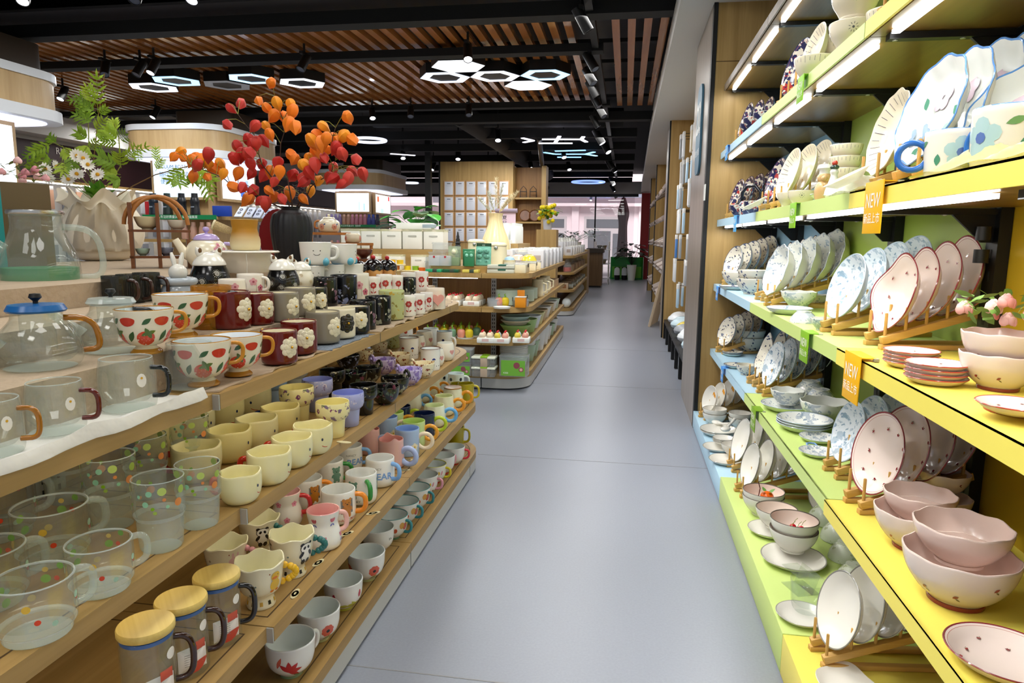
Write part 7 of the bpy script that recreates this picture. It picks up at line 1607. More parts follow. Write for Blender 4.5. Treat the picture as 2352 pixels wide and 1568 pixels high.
CT,CT2=cherrytray(['#e6d3b6']),cherrytray(['#d9c64a','#e2a08c','#b9cdd6','#e6d3b6'])
for px,py,z,k,lab in((1117,788,zl2,CT,'white cherry jar set at the corner shelf, cream jars'),(1152,789,zl2,CT2,'white cherry jar set with yellow and pink jars in the middle'),(1198,788,zl2,CT2,'white cherry jar set with coloured jars beside colander bowl')):at2(k,px,py,z,lab,None,rb=0.05,rz=0.05)
for i,x in enumerate((-1.42,-1.27,-1.12)):CT.put((x,4.985,zm2+.0006),0,'white cherry jar set on the end unit middle board, %s from the wall'%ORD[i],'white boxed cherry jar sets'); CT.put((x,5.12,zm2+.0006),0,'white cherry jar set in the back row of middle board','white boxed cherry jar sets')
COLG=simple('colander_bowl','m','bowl',None,[('bowl','l',shellp(0.06,0.118,0.085),pl('#8fbb6a',0.25)),('strainer','l',shellp(0.05,0.112,0.078),pl('#a9cc86',0.3))]); COLC=simple('colander','m','colander',None,[('basket','l',shellp(0.08,0.112,0.03),pl('#efe6cf',0.35))]); COLB=simple('colander','m','colander',None,[('basket','l',shellp(0.08,0.112,0.03),pl('#bfdfdc',0.35))])
COLG.put((-0.825,5.19,zl2+.0006),0,'green colander bowl on the low corner shelf',None); COLC.put((-0.825,5.19,zl2+0.090),0,'cream colander stacked on the green colander bowl',None); COLB.put((-0.825,5.19,zl2+0.122),0,'pale turquoise colander on top of the colander stack',None)
for i,(y,col)in enumerate(((5.46,'#a9cc86'),(5.72,'#e4eef2'),(5.98,'#d9d6a0'),(6.24,'#cdbb94'),(6.52,'#eceee8'),(6.8,'#cdbb94'),(7.1,'#eceee8'),(7.4,'#cfe3d2'))):simple('basin','m','basin','basins on the low side board',[('basin','l',shellp(0.085,0.11,0.10),pl(col,0.35))]).put((-0.80,y,zl2+.0006),0,'round basin on the low side board, %s past the colanders'%ORD[i],'basins on the low side board')
# mid tier: pots
POT=simple('enamel_pot','m','pot','mint enamel pots',[('pot','l',smooth_prof([(0.001,0),(0.085,0.002),(0.092,0.03),(0.092,0.10)]),MINT),('lid','l',[(0,0.1),(0.095,0.1),(0.09,0.112),(0.03,0.12),(0,0.121)],MINT),('lettering','b',(0.002,0.016,0.03),(0.045,-0.083,0.05),pl('#2b2b2b'))])
POT.put((-0.87,5.12,zm2+.0006),0,'big mint enamel pot behind the orange box',None,1.05); POT.put((-0.80,5.45,zm2+.0006),0,'second mint pot past the rounded corner',None,0.9); POT.put((-0.80,5.70,zm2+.0006),0,'third mint pot on the side board',None,0.85)
OB=simple('orange_box','m','box',None,[('carton','b',(0.08,0.06,0.075),(0,0,0.0375),mat('orange_card','#d98a12',0.4)),('rim','b',(0.084,0.064,0.006),(0,0,0.0785),WPL),('picture_card','b',(0.055,0.004,0.045),(0,0.01,0.105),mat('orange_card2','#c97a16',0.4))]); at2(OB,1196,707,zm2,'orange square box with picture card on corner shelf',None,rb=0.03)
for cc,px in(('pink',1146),('yellow',1160)):at2(PEP[cc],px,705,zm2,'%s pepper jar on the lone tray of the corner shelf'%cc,None,rb=0.02,dz=0.005)
at2(TRAY,1153,709,zm2,'lone white tray with two pepper jars on corner shelf',None,rb=0.04)
PAN=simple('wrapped_saucepan','m','pan','film wrapped pans',[('pan','l',shellp(0.07,0.08,0.06),pl('#a9b0b4',0.3)),('film','l',[(0.083,0.0),(0.086,0.04),(0.08,0.075),(0.03,0.085),(0,0.083)],FILM)])
PAN.put((-1.0+0.06,5.0,zm2+.0006),0,'film wrapped saucepan behind the pepper pair',None,0.85); PAN.put((-0.765,5.05,zm2+.0006),0,'film wrapped saucepan at the rounded corner',None,0.75)
JUG=simple('kitchen_jug','m','jug','cream jugs on the side board',[('body','l',smooth_prof([(0.001,0),(0.05,0.002),(0.052,0.06),(0.047,0.14)]),CRM),('lid','l',[(0,0.14),(0.05,0.14),(0.046,0.152),(0,0.156)],CRM),('handle','t',[(0.045,0,0.12),(0.08,0,0.11),(0.08,0,0.05),(0.05,0,0.035)],0.007,CRM)])
TUBB=simple('white_canister','m','canister','canisters on the side board',[('body','l',[(0,0),(0.045,0),(0.045,0.10),(0,0.10)],WPL),('lid','l',[(0,0.1005),(0.047,0.1005),(0.047,0.118),(0,0.12)],pl('#d9e6dc',0.4))])
PKB=simple('wire_basket','m','basket','pale wooden baskets on the side board',[('basket','b',(0.10,0.10,0.07),(0,0,0.035),pl('#d9b894')),('rim','b',(0.108,0.108,0.008),(0,0,0.075),pl('#e0c4a2'))])
for i,y in enumerate((5.92,6.06,6.2,6.34,6.48)):(TUBB if i%2 else JUG).put((-0.75,y,zm2+.0006),0,'%s on the middle side board, %s past the mint pots'%('white canister' if i%2 else 'cream jug',ORD[i]),None)
for i,y in enumerate((6.66,6.8,6.94,7.08,7.22,7.36)):PKB.put((-0.76,y,zm2+.0006),0,'pale square basket on the middle side board','pale wooden baskets on the side board')
# top board
MOULD=pl('#6fb09a',0.35); GRN=pl('#2f7a52',0.4)
def balltray():
 t=thing('ice_ball_mould','m','ice mould'); M=Euler((R(78),0,0)).to_matrix(); mb=MB(); mb.box(0,0.02,0.075,0.115,0.02,0.145,MOULD,rot=Euler((R(-10),0,0)),bevel=0.008)
 for i in range(3):
  for s in(-1,1):mb.ball((s*0.027,0.005-0.0085*(1-i)*-1,0.035+0.040*i),0.023,MOULD,16,10,(1,0.7,0.85)); mb.ball((s*0.027,-0.012-0.0085*(1-i)*-1,0.038+0.040*i),0.0028,pl('#10201a'),8,6)
 mb.build('tray',t,smooth=50); mb=MB(); mb.box(0,0.035,0.155,0.112,0.012,0.03,pl('#24452c')); add_text(mb,'ICE',0.014,pl('#dfe8d8'),plane_T((0,0.0285,0.155),(1,0,0),(0,0,1))); mb.build('card',t); return t
Kind(balltray).put((-1.045,5.0,0.912),0,'mint ice ball mould with six domes and green card',None)
ICB=simple('boxed_ice_mould','m','ice mould',None,[('clear_box','b',(0.085,0.06,0.145),(0,0,0.0725),thin_glass('greenish_plastic','#cfe0c4',0.3,0.1)),('ball','s',[(0,-0.012,0.105)],0.026,pl('#d9d6b4',0.3)),('leaf_filling','b',(0.075,0.05,0.06),(0,0,0.032),pl('#7f9a5f'))]); ICB.put((-1.265,5.02,0.912),0,'clear boxed ice mould with cream ball',None)
ICG=simple('boxed_ice_mould','m','ice mould',None,[('carton','b',(0.085,0.05,0.125),(0,0,0.0625),GRN),('window','s',[(-0.02,-0.026,0.095),(0.02,-0.026,0.095)],0.014,pl('#8fd0b4',0.3),(1,0.4,1))]); ICG.put((-1.165,5.06,0.912),0,'dark green boxed ice mould with two round windows',None); ICG.put((-1.145,4.985,0.912),0.1,'smaller grey green boxed ice mould in front',None,0.85)
GB=simple('ice_bucket','m','bucket','clear diamond cut ice buckets',[('bucket','b',(0.085,0.07,0.075),(0,0,0.0375),thin_glass('cut_plastic','#e6ebf0',0.35,0.15)),('red_tag','b',(0.014,0.002,0.014),(0.0,-0.037,0.066),pl('#c31f2a'))])
for i,x in enumerate((-1.41,-1.325)):GB.put((x,5.0,0.912),0,'clear diamond cut ice bucket, %s of two'%ORD[i],'clear diamond cut ice buckets')
CLB=simple('clear_container','m','container','clear stacked containers on the end unit',[('tub','b',(0.13,0.10,0.06),(0,0,0.03),CLR),('lid','b',(0.138,0.108,0.010),(0,0,0.066),CLR)])
for i in range(3):CLB.put((-1.47+0.03*i,5.20,0.867+i*0.072),0,'clear container in the stack behind ice buckets, %s from below'%ORD[i],None)
KET=simple('cream_canister','m','canister','cream kitchen canisters',[('body','l',smooth_prof([(0.001,0),(0.068,0.002),(0.07,0.03),(0.062,0.17)]),CRM),('lid','l',smooth_prof([(0.064,0.171),(0.066,0.182),(0.05,0.196),(0.002,0.20)]),CRM),('clasp','s',[(0.0,-0.066,0.160)],0.014,STEEL,(1,0.5,1))])
KET.put((-1.14,5.20,0.912),0,'tall cream canister with steel clasp behind green mould boxes',None,1.0); KET.put((-0.98,5.24,0.867),0,'wide cream canister behind the ice ball mould',None,1.12)
CMUG=simple('cream_mug','m','mug',None,[('body','l',shellp(0.042,0.045,0.085),CRM),('blue_lid','s',[(0,0,0.088)],0.042,pl('#9fc4dc',0.3),(1,1,0.7)),('lettering','b',(0.014,0.002,0.022),(0.012,-0.0445,0.045),pl('#222222'))]); CMUG.put((-0.875,5.18,0.867),0,'cream mug under pale blue dome on top board',None)
DOME=lambda col,nm:simple('upturned_bowl','m','bowl',None,[('bowl','l',[(0.062,0),(0.060,0.004),(0.052,0.025),(0.034,0.042),(0.022,0.045),(0.022,0.048),(0,0.048)],c(col,0.2))])
LB=simple('lunch_box','m','lunch box','cream lunch boxes',[('box','b',(0.16,0.20,0.06),(0,0,0.03),CRM),('lid','b',(0.168,0.208,0.012),(0,0,0.067),FILM),('latch','b',(0.006,0.03,0.03),(0.085,0,0.055),pl('#5a5148'))])
for i,(x,y)in enumerate(((-0.80,5.08),(-0.78,5.42),(-0.78,5.66))):LB.put((x,y,0.867),0.1*i,'cream lunch box along the top board edge, %s from the corner'%ORD[i],None)
DOME('#e6b9a6','p').put((-0.86,5.50,0.945),0,'pink upturned bowl on the lunch boxes',None); DOME('#e8cf3a','y').put((-0.76,5.44,0.945),0,'yellow upturned bowl on the lunch boxes',None)
FLT=lambda col:simple('flat_pack','m','flat pack','flat packs along the end unit edge',[('pack','b',(0.12,0.07,0.022),(0,0,0.011),pl(col,0.3)),('band','b',(0.035,0.072,0.024),(0.01,0,0.0115),pl('#3c4a3c'))])
for x,col,lab in((-1.40,'#2fa06a','bright green flat pack on the end unit edge'),(-1.27,'#1d5a38','dark green flat pack on the end unit edge'),(-1.12,'#d9c65a','yellow flat pack wrapped in film on the edge')):FLT(col).put((x,4.94,0.867),0,lab,None)
GLB=simple('glass_lunch_box','m','lunch box','flat glass boxes at the corner',[('box','b',(0.20,0.11,0.028),(0,0,0.014),pl('#c9cab8',0.25)),('lid_strip','b',(0.06,0.114,0.012),(0.01,0,0.024),pl('#1f5a48'))])
for i in range(2):GLB.put((-0.90,4.985,0.867+0.033*i),0.05*i,'flat glass box with dark green strip at the corner, %s'%('lower','upper')[i],None)
CPT=simple('cup_tray','m','tray',None,[('tray','b',(0.13,0.07,0.01),(0,0,0.005),pl('#e0d2a0'))]); OCP=lambda col:simple('little_cup','m','cup','little bright cups on trays',[('cup','l',[(0,0),(0.024,0),(0.026,0.03),(0.023,0.03),(0.021,0.004),(0,0.004)],c(col,0.3))])
for tx,tz,cols,lab in((-1.73,0.867,('#e0661c','#d9741c'),'cream cup tray with two orange cups'),(-1.58,0.867,('#ecc81e','#8cb82c'),'cream cup tray with yellow and green cups'),(-1.70,0.911,('#f0bf1c','#eec42a'),'upper cream cup tray with two yellow cups')):
 CPT.put((tx,4.95,tz),0,lab,None)
 for s,cc in zip((-1,1),cols):OCP(cc).put((tx+s*0.031,4.95,tz+0.0106),0,'%s little cup on its cream tray%s'%({'#e0661c':'orange','#d9741c':'deep orange','#ecc81e':'yellow','#8cb82c':'lime green','#f0bf1c':'amber','#eec42a':'bright yellow'}[cc],' in the upper tier' if tz>0.9 else ''),None)
OCP('#e0661c').put((-1.50,4.95,0.867),0,'orange little cup standing alone beside the trays',None)
WBX=simple('boxed_multipack','m','box','white boxed multipacks',[('carton','b',(0.165,0.16,0.145),(0,0,0.0725),pl('#e6e6dc',0.5)),('film','b',(0.172,0.165,0.02),(0,0,0.152),thin_glass('cream_film','#efeed0',0.3,0.2)),('print','b',(0.07,0.001,0.012),(0,-0.0806,0.105),pl('#b9b9b0'))])
pb=on(960,572,z=1.03)
mb=MB(); mb.box(-1.95,5.55,0.945,1.0,0.36,0.155,OAKX); tag(mb.build('display_riser'),'oak riser under the row of white multipacks','display riser')
for i in range(5):WBX.put((-1.55-0.178*i,5.52,1.0236),0,'white boxed multipack on the riser, %s from the ice buckets'%ORD[i],'white boxed multipacks')
for i in range(3):WBX.put((-1.60-0.2*i,5.24,0.867),0,'white boxed multipack in front of the riser, %s from the aisle'%ORD[i],None,0.72)
ROLL=simple('paper_roll_pack','m','paper pack',None,[('pack','b',(0.30,0.10,0.05),(0,0,0.025),pl('#eef0e6',0.5)),('print','b',(0.09,0.102,0.03),(0.12,0,0.025),pl('#9fb0b8'))]); ROLL.put((-1.72,5.50,1.186),0,'long white paper pack lying on the multipacks',None)
# jars further along the top boards
GJ=simple('glass_jar','m','jar','glass jars on the side top board',[('jar','l',[(0,0),(0.045,0),(0.046,0.10),(0.038,0.115),(0,0.115)],CLR),('lid','l',[(0,0.1155),(0.040,0.1155),(0.040,0.135),(0,0.136)],WPL)]); GBX=simple('glassware_carton','m','carton','glassware cartons',[('carton','b',(0.10,0.10,0.13),(0,0,0.065),pl('#d3d3d6',0.5)),('window','b',(0.06,0.102,0.05),(0,0,0.07),pl('#a89a92',0.3))])
TH=simple('white_thermos','m','flask','white flasks in rows',[('body','l',[(0,0),(0.036,0),(0.036,0.19),(0.03,0.205),(0,0.206)],WPL),('cap','l',[(0,0.2065),(0.028,0.2065),(0.028,0.235),(0,0.236)],WPL)])
for i in range(11):
 for j in range(3):(GJ if(i+j)%2 else GBX).put((-0.75-0.135*j,5.9+0.17*i,0.867),0,('glass jar with white lid' if(i+j)%2 else 'grey glassware carton')+' in the rows on the side top board','jars and cartons on the side top board' if(i+j)%2 else 'cartons on the side top board',1.18)
for i in range(4):
 for j in range(2):TH.put((-1.14-0.085*j,6.5+0.09*i,0.867),0,'white flask in the block on the side top board','white flasks in rows')
mb=MB(); mb.box(-1.25,7.08,0.967,0.42,0.86,0.2,OAK); tag(mb.build('display_riser'),'oak riser on the side top board under flasks','display riser')
for i in range(6):
 for j in range(2):TH.put((-1.10-0.08*j,6.72+0.09*i,1.068),0,'white flask in the upper block on the oak riser','white flasks in upper rows',0.85)
 # third gondola goods
FG={'top':0.8756,'mid':0.6356,'low':0.3806,'bottom':0.1106}
RB=simple('red_bottle','m','bottle','red drink dispensers',[('bottle','l',smooth_prof([(0.001,0),(0.055,0.002),(0.055,0.12),(0.03,0.17),(0.02,0.19)]),CLR),('red_label','l',[(0.0556,0.01),(0.0558,0.07)],pl('#c8341c'))])
WR=simple('wrapped_roll','m','roll','wrapped pale rolls',[('roll','t',[(-0.12,0,0.035),(0.12,0,0.035)],0.034,pl('#dbe8ea',0.3)),('core','t',[(0.1202,0,0.035),(0.1215,0,0.035)],0.016,pl('#34506a'))]); BRB=simple('patterned_carton','m','carton','patterned glass cartons',[('carton','b',(0.13,0.13,0.10),(0,0,0.05),pl('#b9a48a',0.5)),('pattern','b',(0.08,0.132,0.06),(0,0,0.05),pl('#8a5a34',0.5))]); PBAG=simple('plastic_bag','m','bag','white plastic bags',[('bag','s',[(0,0,0.075)],0.075,pl('#e3ebea',0.35),(0.9,0.8,1.0))])
for i in range(14):
 y=10.05+0.25*i
 for tier,k,lab,g,x in(('top',GJ if i%2 else GBX,'glassware on the far gondola top board, jars' if i%2 else 'glassware carton on the far gondola top board','far gondola glassware a' if i%2 else 'far gondola glassware b',-0.82),('mid',BRB if i%3 else RB,'brown patterned carton on the far gondola' if i%3 else 'red labelled dispenser bottle on the far gondola','far patterned cartons' if i%3 else 'far red bottles',-0.84),('low',WR if i%2 else BRB,'wrapped pale roll on the far gondola low board' if i%2 else 'brown patterned carton low on far gondola','far wrapped rolls' if i%2 else 'far low cartons',-0.88),('bottom',PBAG,'white plastic bag at the far gondola foot','far plastic bags',-0.84)):
  k.put((x,y,FG[tier]),0,lab,g,0.98)
 if i%2:TH.put((-1.0,y,FG['top']),0,'white flask standing behind jars on the far gondola','far white flasks',1.1)
 else:GBX.put((-0.98,y,FG['top']),0,'tall carton behind jars on the far gondola','far tall cartons',1.5)
 # plants, pampas, poster
def leafblade(mb,base,dirv,l,w,m,droop=0.3,nrm=Vector((0,0,1))):
 d=Vector(dirv).normalized(); s=d.cross(nrm); s=s.normalized()if s.length>1e-4 else Vector((1,0,0)); u=s.cross(d); k=6; c0=[base+d*(l*i/k)-Vector((0,0,droop*l*(i/k)**2))+u*0.0 for i in range(k+1)]
 ws=[w*math.sin(PI*min(1,0.06+0.94*(i/k)))**0.7 if i<k else 0.001 for i in range(k+1)]
 for sg in(-1,1):
  for i in range(k):mb.face([mb.bm.verts.new(v)for v in(c0[i],c0[i+1],c0[i+1]+s*sg*ws[i+1]+u*0.12*ws[i+1],c0[i]+s*sg*ws[i]+u*0.12*ws[i])],m)
def plant(nm,lab,loc,n,l,w,cols,seed,pot=None,up=0.5,rad=0.0):
 t=thing(nm,lab,'plant',None,loc); rnd=random.Random(seed)
 for i in range(n):
  a=rnd.uniform(0,6.28); e=rnd.uniform(0.1,1.2); st=Vector((math.cos(a)*math.cos(e),math.sin(a)*math.cos(e),math.sin(e)+up))*rnd.uniform(0.5,1)*l*1.1+Vector((rnd.uniform(-rad,rad),rnd.uniform(-rad,rad),0)); mb=MB(); m=pl(cols[i%len(cols)],0.35); mb.tube([Vector((0,0,0)),st*0.5+Vector((0,0,0.02)),st],0.0025,m,5); leafblade(mb,st,Vector((math.cos(a),math.sin(a),rnd.uniform(-0.2,0.5))),l*rnd.uniform(0.7,1.1),w,m); mb.build('leaf',t)
 if pot:mb=MB(); mb.lathe(shellp(*pot[:3]),pot[3],24,off=(0,0,-pot[2])); mb.build('pot',t)
 return t
p=on(955,545,y=6.3); plant('artificial_monstera','leafy green monstera standing above white multipacks',(p.x,p.y,p.z+0.03),30,0.19,0.075,['#3f9a2c','#2f7a2a','#9fb89a','#4fae34'],4,(0.06,0.075,0.1,WPL),0.25,0.1); mb=MB(); mb.box(p.x,p.y,(0.867+p.z-0.1)/2,0.3,0.3,p.z-0.1-0.867,OAKZ); tag(mb.build('display_riser'),'oak block under the green monstera','display riser')
p=on(1138,556,y=6.0); t=thing('pampas_vase','cream fluted vase with pale pampas plumes','vase',None,(p.x,6.0,0.867)); t.scale=(1.25,1.25,1.42); mb=MB(); mb.lathe([(0,0)]+smooth_prof([(0.05,0),(0.09,0.06),(0.10,0.14),(0.06,0.24),(0.045,0.30),(0.055,0.33)])+[(0.05,0.328),(0.04,0.29),(0,0.28)],c('#e9d9a4',0.3),64,fn=lambda th,r,z,i:(r*(1+0.035*math.cos(16*th)),z)); mb.build('body',t,smooth=70)
for i,(dx,dy,h)in enumerate(((-0.03,0,0.46),(0.0,0.02,0.54),(0.03,-0.02,0.50),(0.09,0,0.46),(-0.07,0.01,0.42),(0.06,0.03,0.44))):
 mb=MB(); rnd=random.Random(i); top=Vector((dx*1.8,dy,h)); ax=top-Vector((0,0,0.3))
 for k in range(230):
  f=rnd.uniform(0.25,1.0); b=Vector((0,0,0.3))+ax*f; a=rnd.uniform(0,6.28); r=0.030*math.sin(PI*min(1,(1.15-f)*1.1))+0.004; e=b+Vector((math.cos(a)*r,math.sin(a)*r,0.018)); s=Vector((-math.sin(a),math.cos(a),0))*0.0018; mb.face([mb.bm.verts.new(v)for v in(b-s,b+s,e)],pl('#e6d9b4' if i%2 else '#dfe0d2',0.9))
 mb.build('plume',t)
p=on(1163,545,y=7.4); t=thing('poster_stand','pink poster in a mauve roll stand with black and pink lettering','poster',None,(p.x,7.4,1.075)); t.scale=(1,1,0.9); mb=MB(); mb.box(0,0,0.18,0.20,0.012,0.36,pl('#e9cfdc')); mb.build('board',t); mb=MB(); mb.tube([(-0.12,-0.01,0.375),(0.12,-0.01,0.375)],0.025,pl('#9f8fa0'),16); mb.build('top_roll',t); mb=MB()
for k,ch in enumerate('夏日'):add_text(mb,ch,0.055,pl('#20202a'),plane_T((-0.02+0.05*0,-0.0075,0.29-0.06*k),(1,0,0),(0,0,1)))
for k,ch in enumerate('餐具季'):add_text(mb,ch,0.045,pl('#d0508a'),plane_T((-0.02,-0.0075,0.165-0.05*k),(1,0,0),(0,0,1)))
mb.build('lettering',t)
t=thing('pine_cone','black pine cone ornament on the end unit','ornament',None,(-1.30,5.26,0.867)); mb=MB(); mb.lathe([(0,0)]+[(0.004+0.022*math.sin(PI*k/24)*(1.0 if k%2 else 0.7),0.30*k/24)for k in range(1,25)],pl('#151515'),14); mb.build('cone',t)
# ---------------------------------------------------------------- kiosks, wall signs and far displays
VEN=wood('kiosk_veneer','#c9ab7c','#b39465','z',0.4,8); BAND=mat('kiosk_white_band','#dfe3e8',0.35); SCRN=lambda n,col,e=1.15:mat('screen_'+n,col,0.3,emit=e)
def rr(x0,x1,y0,y1,r):
 p=[]
 for cx,cy_,a0 in((x1-r,y0+r,-90),(x1-r,y1-r,0),(x0+r,y1-r,90),(x0+r,y0+r,180)):
  for k in range(7):a=R(a0+15*k); p.append((cx+r*math.cos(a),cy_+r*math.sin(a)))
 return p
def kiosk(lab,x0,x1,y0,y1,r=0.3):
 t=thing('display_kiosk',lab,'kiosk','round cornered wooden kiosks')
 for nm,d,za,zb_,m in(('canopy_band',0.03,1.95,2.03,BAND),('canopy',0,2.03,2.24,VEN),('canopy_band',0.015,2.24,2.30,BAND)):
  mb=MB(); mb.prism(rr(x0-d,x1+d,y0-d,y1+d,r),za,zb_,m); mb.build(nm,t)
 mb=MB(); mb.prism(rr(x0+0.35,x1-0.12,y0+0.5,y1-0.1,0.1),2.3,2.52,pl('#3a2c1c')); mb.build('ceiling_box',t)
 mb=MB(); mb.prism(rr(x0+0.06,x1-0.06,y0+0.06,y1-0.06,r*0.8),1.944,1.9495,mat('kiosk_downlight','#dfe2ff',0.5,emit=1.3)); mb.build('light_panel',t)
 mb=MB(); mb.box((x0+x1)/2,(y0+y1)/2,0.97,(x1-x0)-0.7,(y1-y0)-0.7,1.94,VEN); mb.build('core',t)
 for z in(0.3,0.8,1.29):
  mb=MB(); mb.prism(rr(x0+0.12,x1-0.12,y0+0.12,y1-0.12,0.12),z,z+0.035,OAKX); mb.build('shelf_board',t)
 return t
def screen(t,x,y,z,w,h,side,cols,n,txt=()):
 """side 'f' faces the camera end, 's' faces the aisle"""
 o,ux=(Vector((x,y,z)),Vector((1,0,0)))if side=='f' else(Vector((x,y,z)),Vector((0,1,0)))
 nv=Vector((0,-1,0))if side=='f' else Vector((1,0,0)); sx,sy=(w+0.06,0.05)if side=='f' else(0.05,w+0.06)
 mb=MB(); mb.box(x-nv.x*0.026,y-nv.y*0.026,z,sx,sy,h+0.06,VEN); mb.build('screen_frame',t)
 T=plane_T(o+nv*0.002,ux,(0,0,1)); mb=MB(); flat(mb,rect(w,h),T,SCRN(n,cols[0]))
 T2_=plane_T(o+nv*0.004,ux,(0,0,1))
 for u,v,a,b,col in cols[1:]:flat(mb,rect(a*w,b*h,u*w,v*h),T2_,SCRN(n+col.strip('#'),col,1.1))
 for s,u,v,sz,col in txt:add_text(mb,s,sz,pl(col,0.6),plane_T(o+nv*0.006+ux*(u*w)+Vector((0,0,v*h)),ux,(0,0,1)))
 mb.build('screen',t)
K1=kiosk('middle wooden kiosk with glowing vacuum bottle screen behind lantern flowers',-5.55,-4.36,6.9,8.4)
screen(K1,-4.98,7.16,1.74,0.66,0.40,'f',['#cfe6f4',(0.25,0,0.5,1.0,'#f4fbff')],'a',(('VACUUM BOTTLE',-0.12,0.33,0.055,'#2d4f86'),('随行·出游必备',-0.1,0.12,0.06,'#3f6ea8'),('便携又大方',-0.14,-0.08,0.06,'#3f6ea8')))
screen(K1,-4.62,7.75,1.74,0.7,0.40,'s',['#dbe6fb',(0.1,-0.2,0.12,0.4,'#3a62b8'),(0.25,-0.15,0.1,0.5,'#9db8e6')],'b')
K2=kiosk('far wooden kiosk with white glowing screens and bottles',-5.6,-4.36,11.8,13.6)
screen(K2,-4.95,12.06,1.73,0.62,0.33,'f',['#f6fbff',(0.2,-0.2,0.04,0.5,'#b9d9e6'),(0.35,-0.25,0.05,0.4,'#a9cfe0')],'c'); screen(K2,-4.62,12.75,1.73,0.8,0.33,'s',['#f4fbfb',(-0.35,0.25,0.12,0.3,'#e2673a'),(0.38,0.35,0.1,0.25,'#d94a4a'),(-0.1,-0.38,0.2,0.25,'#bfe6d8')],'d')
K0=kiosk('near wooden kiosk with big lit poster beside the fern',-5.6,-4.28,3.0,4.9); screen(K0,-4.56,4.05,1.62,1.1,0.58,'s',['#dfe9f4',(0.2,-0.1,0.5,0.9,'#f4f8fb')],'e',(('G',0.22,0.05,0.42,'#1d3a44'),))
GST=pl('#117a45',0.4)
def strip_sign(t,x0,x1,y,z,txt):
 mb=MB(); mb.box((x0+x1)/2,y,z,x1-x0,0.008,0.05,GST); add_text(mb,txt,0.036,pl('#eef6ee'),plane_T(((x0+x1)/2,y-0.0055,z),(1,0,0),(0,0,1))); mb.build('green_strip',t)
strip_sign(K1,-5.35,-4.45,6.985,1.312,'专注好质量20年  RMH瑞美家'); strip_sign(K2,-5.4,-4.45,11.885,1.305,'专注好质量20年  瑞美家')
FLK=lambda col:simple('vacuum_flask','m','flask','dark vacuum flasks on the kiosk',[('body','l',smooth_prof([(0.001,0),(0.05,0.002),(0.05,0.06),(0.045,0.12),(0.05,0.16),(0.04,0.20)]),mat('flask_'+col.strip('#'),col,0.3)),('cap','l',[(0,0.2),(0.036,0.2),(0.034,0.25),(0,0.252)],mat('flaskcap_'+col.strip('#'),col,0.4)),('print','b',(0.04,0.002,0.014),(0,-0.0495,0.10),pl('#8d96a2'))])
for px,col,lab in((354,'#16202c','navy black vacuum flask beside the red box'),(386,'#1d2a26','green black vacuum flask, second on the kiosk board'),(419,'#12151b','black vacuum flask with orange ring, third on the board'),(449,'#1a1c20','black vacuum flask with steel front, fourth on the board')):
 p=on(px,490,y=7.06); FLK(col).put((p.x,7.06,1.3256),0,lab,None)
p=on(337,490,y=7.06); simple('red_box','m','box',None,[('carton','b',(0.06,0.05,0.16),(0,0,0.08),mat('red_card','#b5202a',0.4))]).put((p.x,7.1,1.3256),0,'slim red box at the end of the kiosk flasks',None)
p=on(506,490,y=7.06); simple('blue_box','m','box',None,[('carton','b',(0.21,0.05,0.115),(0,0,0.0575),mat('blue_card','#1d3f9a',0.4))]).put((p.x,7.1,1.3256),0,'deep blue box on the kiosk board by flasks',None)
def tilt_box(x,y,z,lab):
 t=thing('glasses_box',lab,'box','white spectacle boxes',(x,y,z)); mb=MB(); mb.box(0,0.06,0.06,0.09,0.18,0.012,pl('#e6ecf4'),rot=Euler((R(40),0,0))); mb.build('carton',t);
 for v in(-0.03,0.03):mb=MB(); mb.tube([(0.018*math.cos(a)+0.0,0.052+v*0.75+0.012*math.sin(a),0.069+v*0.63+0.01*math.sin(a))for a in[2*PI*k/10 for k in range(10)]],0.003,BLACK,5,closed=True); mb.build('printed_rim',t)
for i in range(5):tilt_box(-4.38+0.0,7.3+0.2*i,1.3256,'white tilted box with printed dark rims on kiosk side, %s from the corner'%ORD[i])
BOT={n:simple('drink_bottle','m','bottle','coloured drink bottles',[('body','l',smooth_prof([(0.001,0),(0.036,0.002),(0.036,0.11),(0.024,0.15)]),thin_glass('bottle_'+n,cc,0.5,0.1)),('cap','l',[(0,0.15),(0.024,0.15),(0.022,0.19),(0,0.191)],pl(cc))])for n,cc in(('lilac','#b3a3d9'),('pink','#e39fb2'),('blue','#3f56b0'),('peach','#e6b9a0'),('navy','#1d2450'))}
for i in range(13):n=('lilac','lilac','peach','pink','pink','blue','navy')[min(6,i//2)]; BOT[n].put((-5.42+0.08*i,12.0,1.3256),0,'%s drink bottle on the far kiosk upper board'%n,'%s bottles on upper board'%n)
for i in range(9):n=('peach','pink','lilac')[i%3]; BOT[n].put((-5.35+0.12*i,12.0,0.8356),0,'%s drink bottle on the far kiosk lower board'%n,'%s bottles on lower board'%n,1.1)
for i,px in enumerate((425,445,465,480)):p=on(px,530,y=7.06); BOT['peach'].put((p.x,7.06,1.07),0,'peach vacuum cup below the green strip, %s of four'%ORD[i],'peach cups below the green strip',1.0)
mb=MB(); mb.box(-4.95,7.1,1.052,0.9,0.14,0.034,OAKX); tag(mb.build('shelf_board'),'narrow oak board with peach cups under the green strip','shelf')
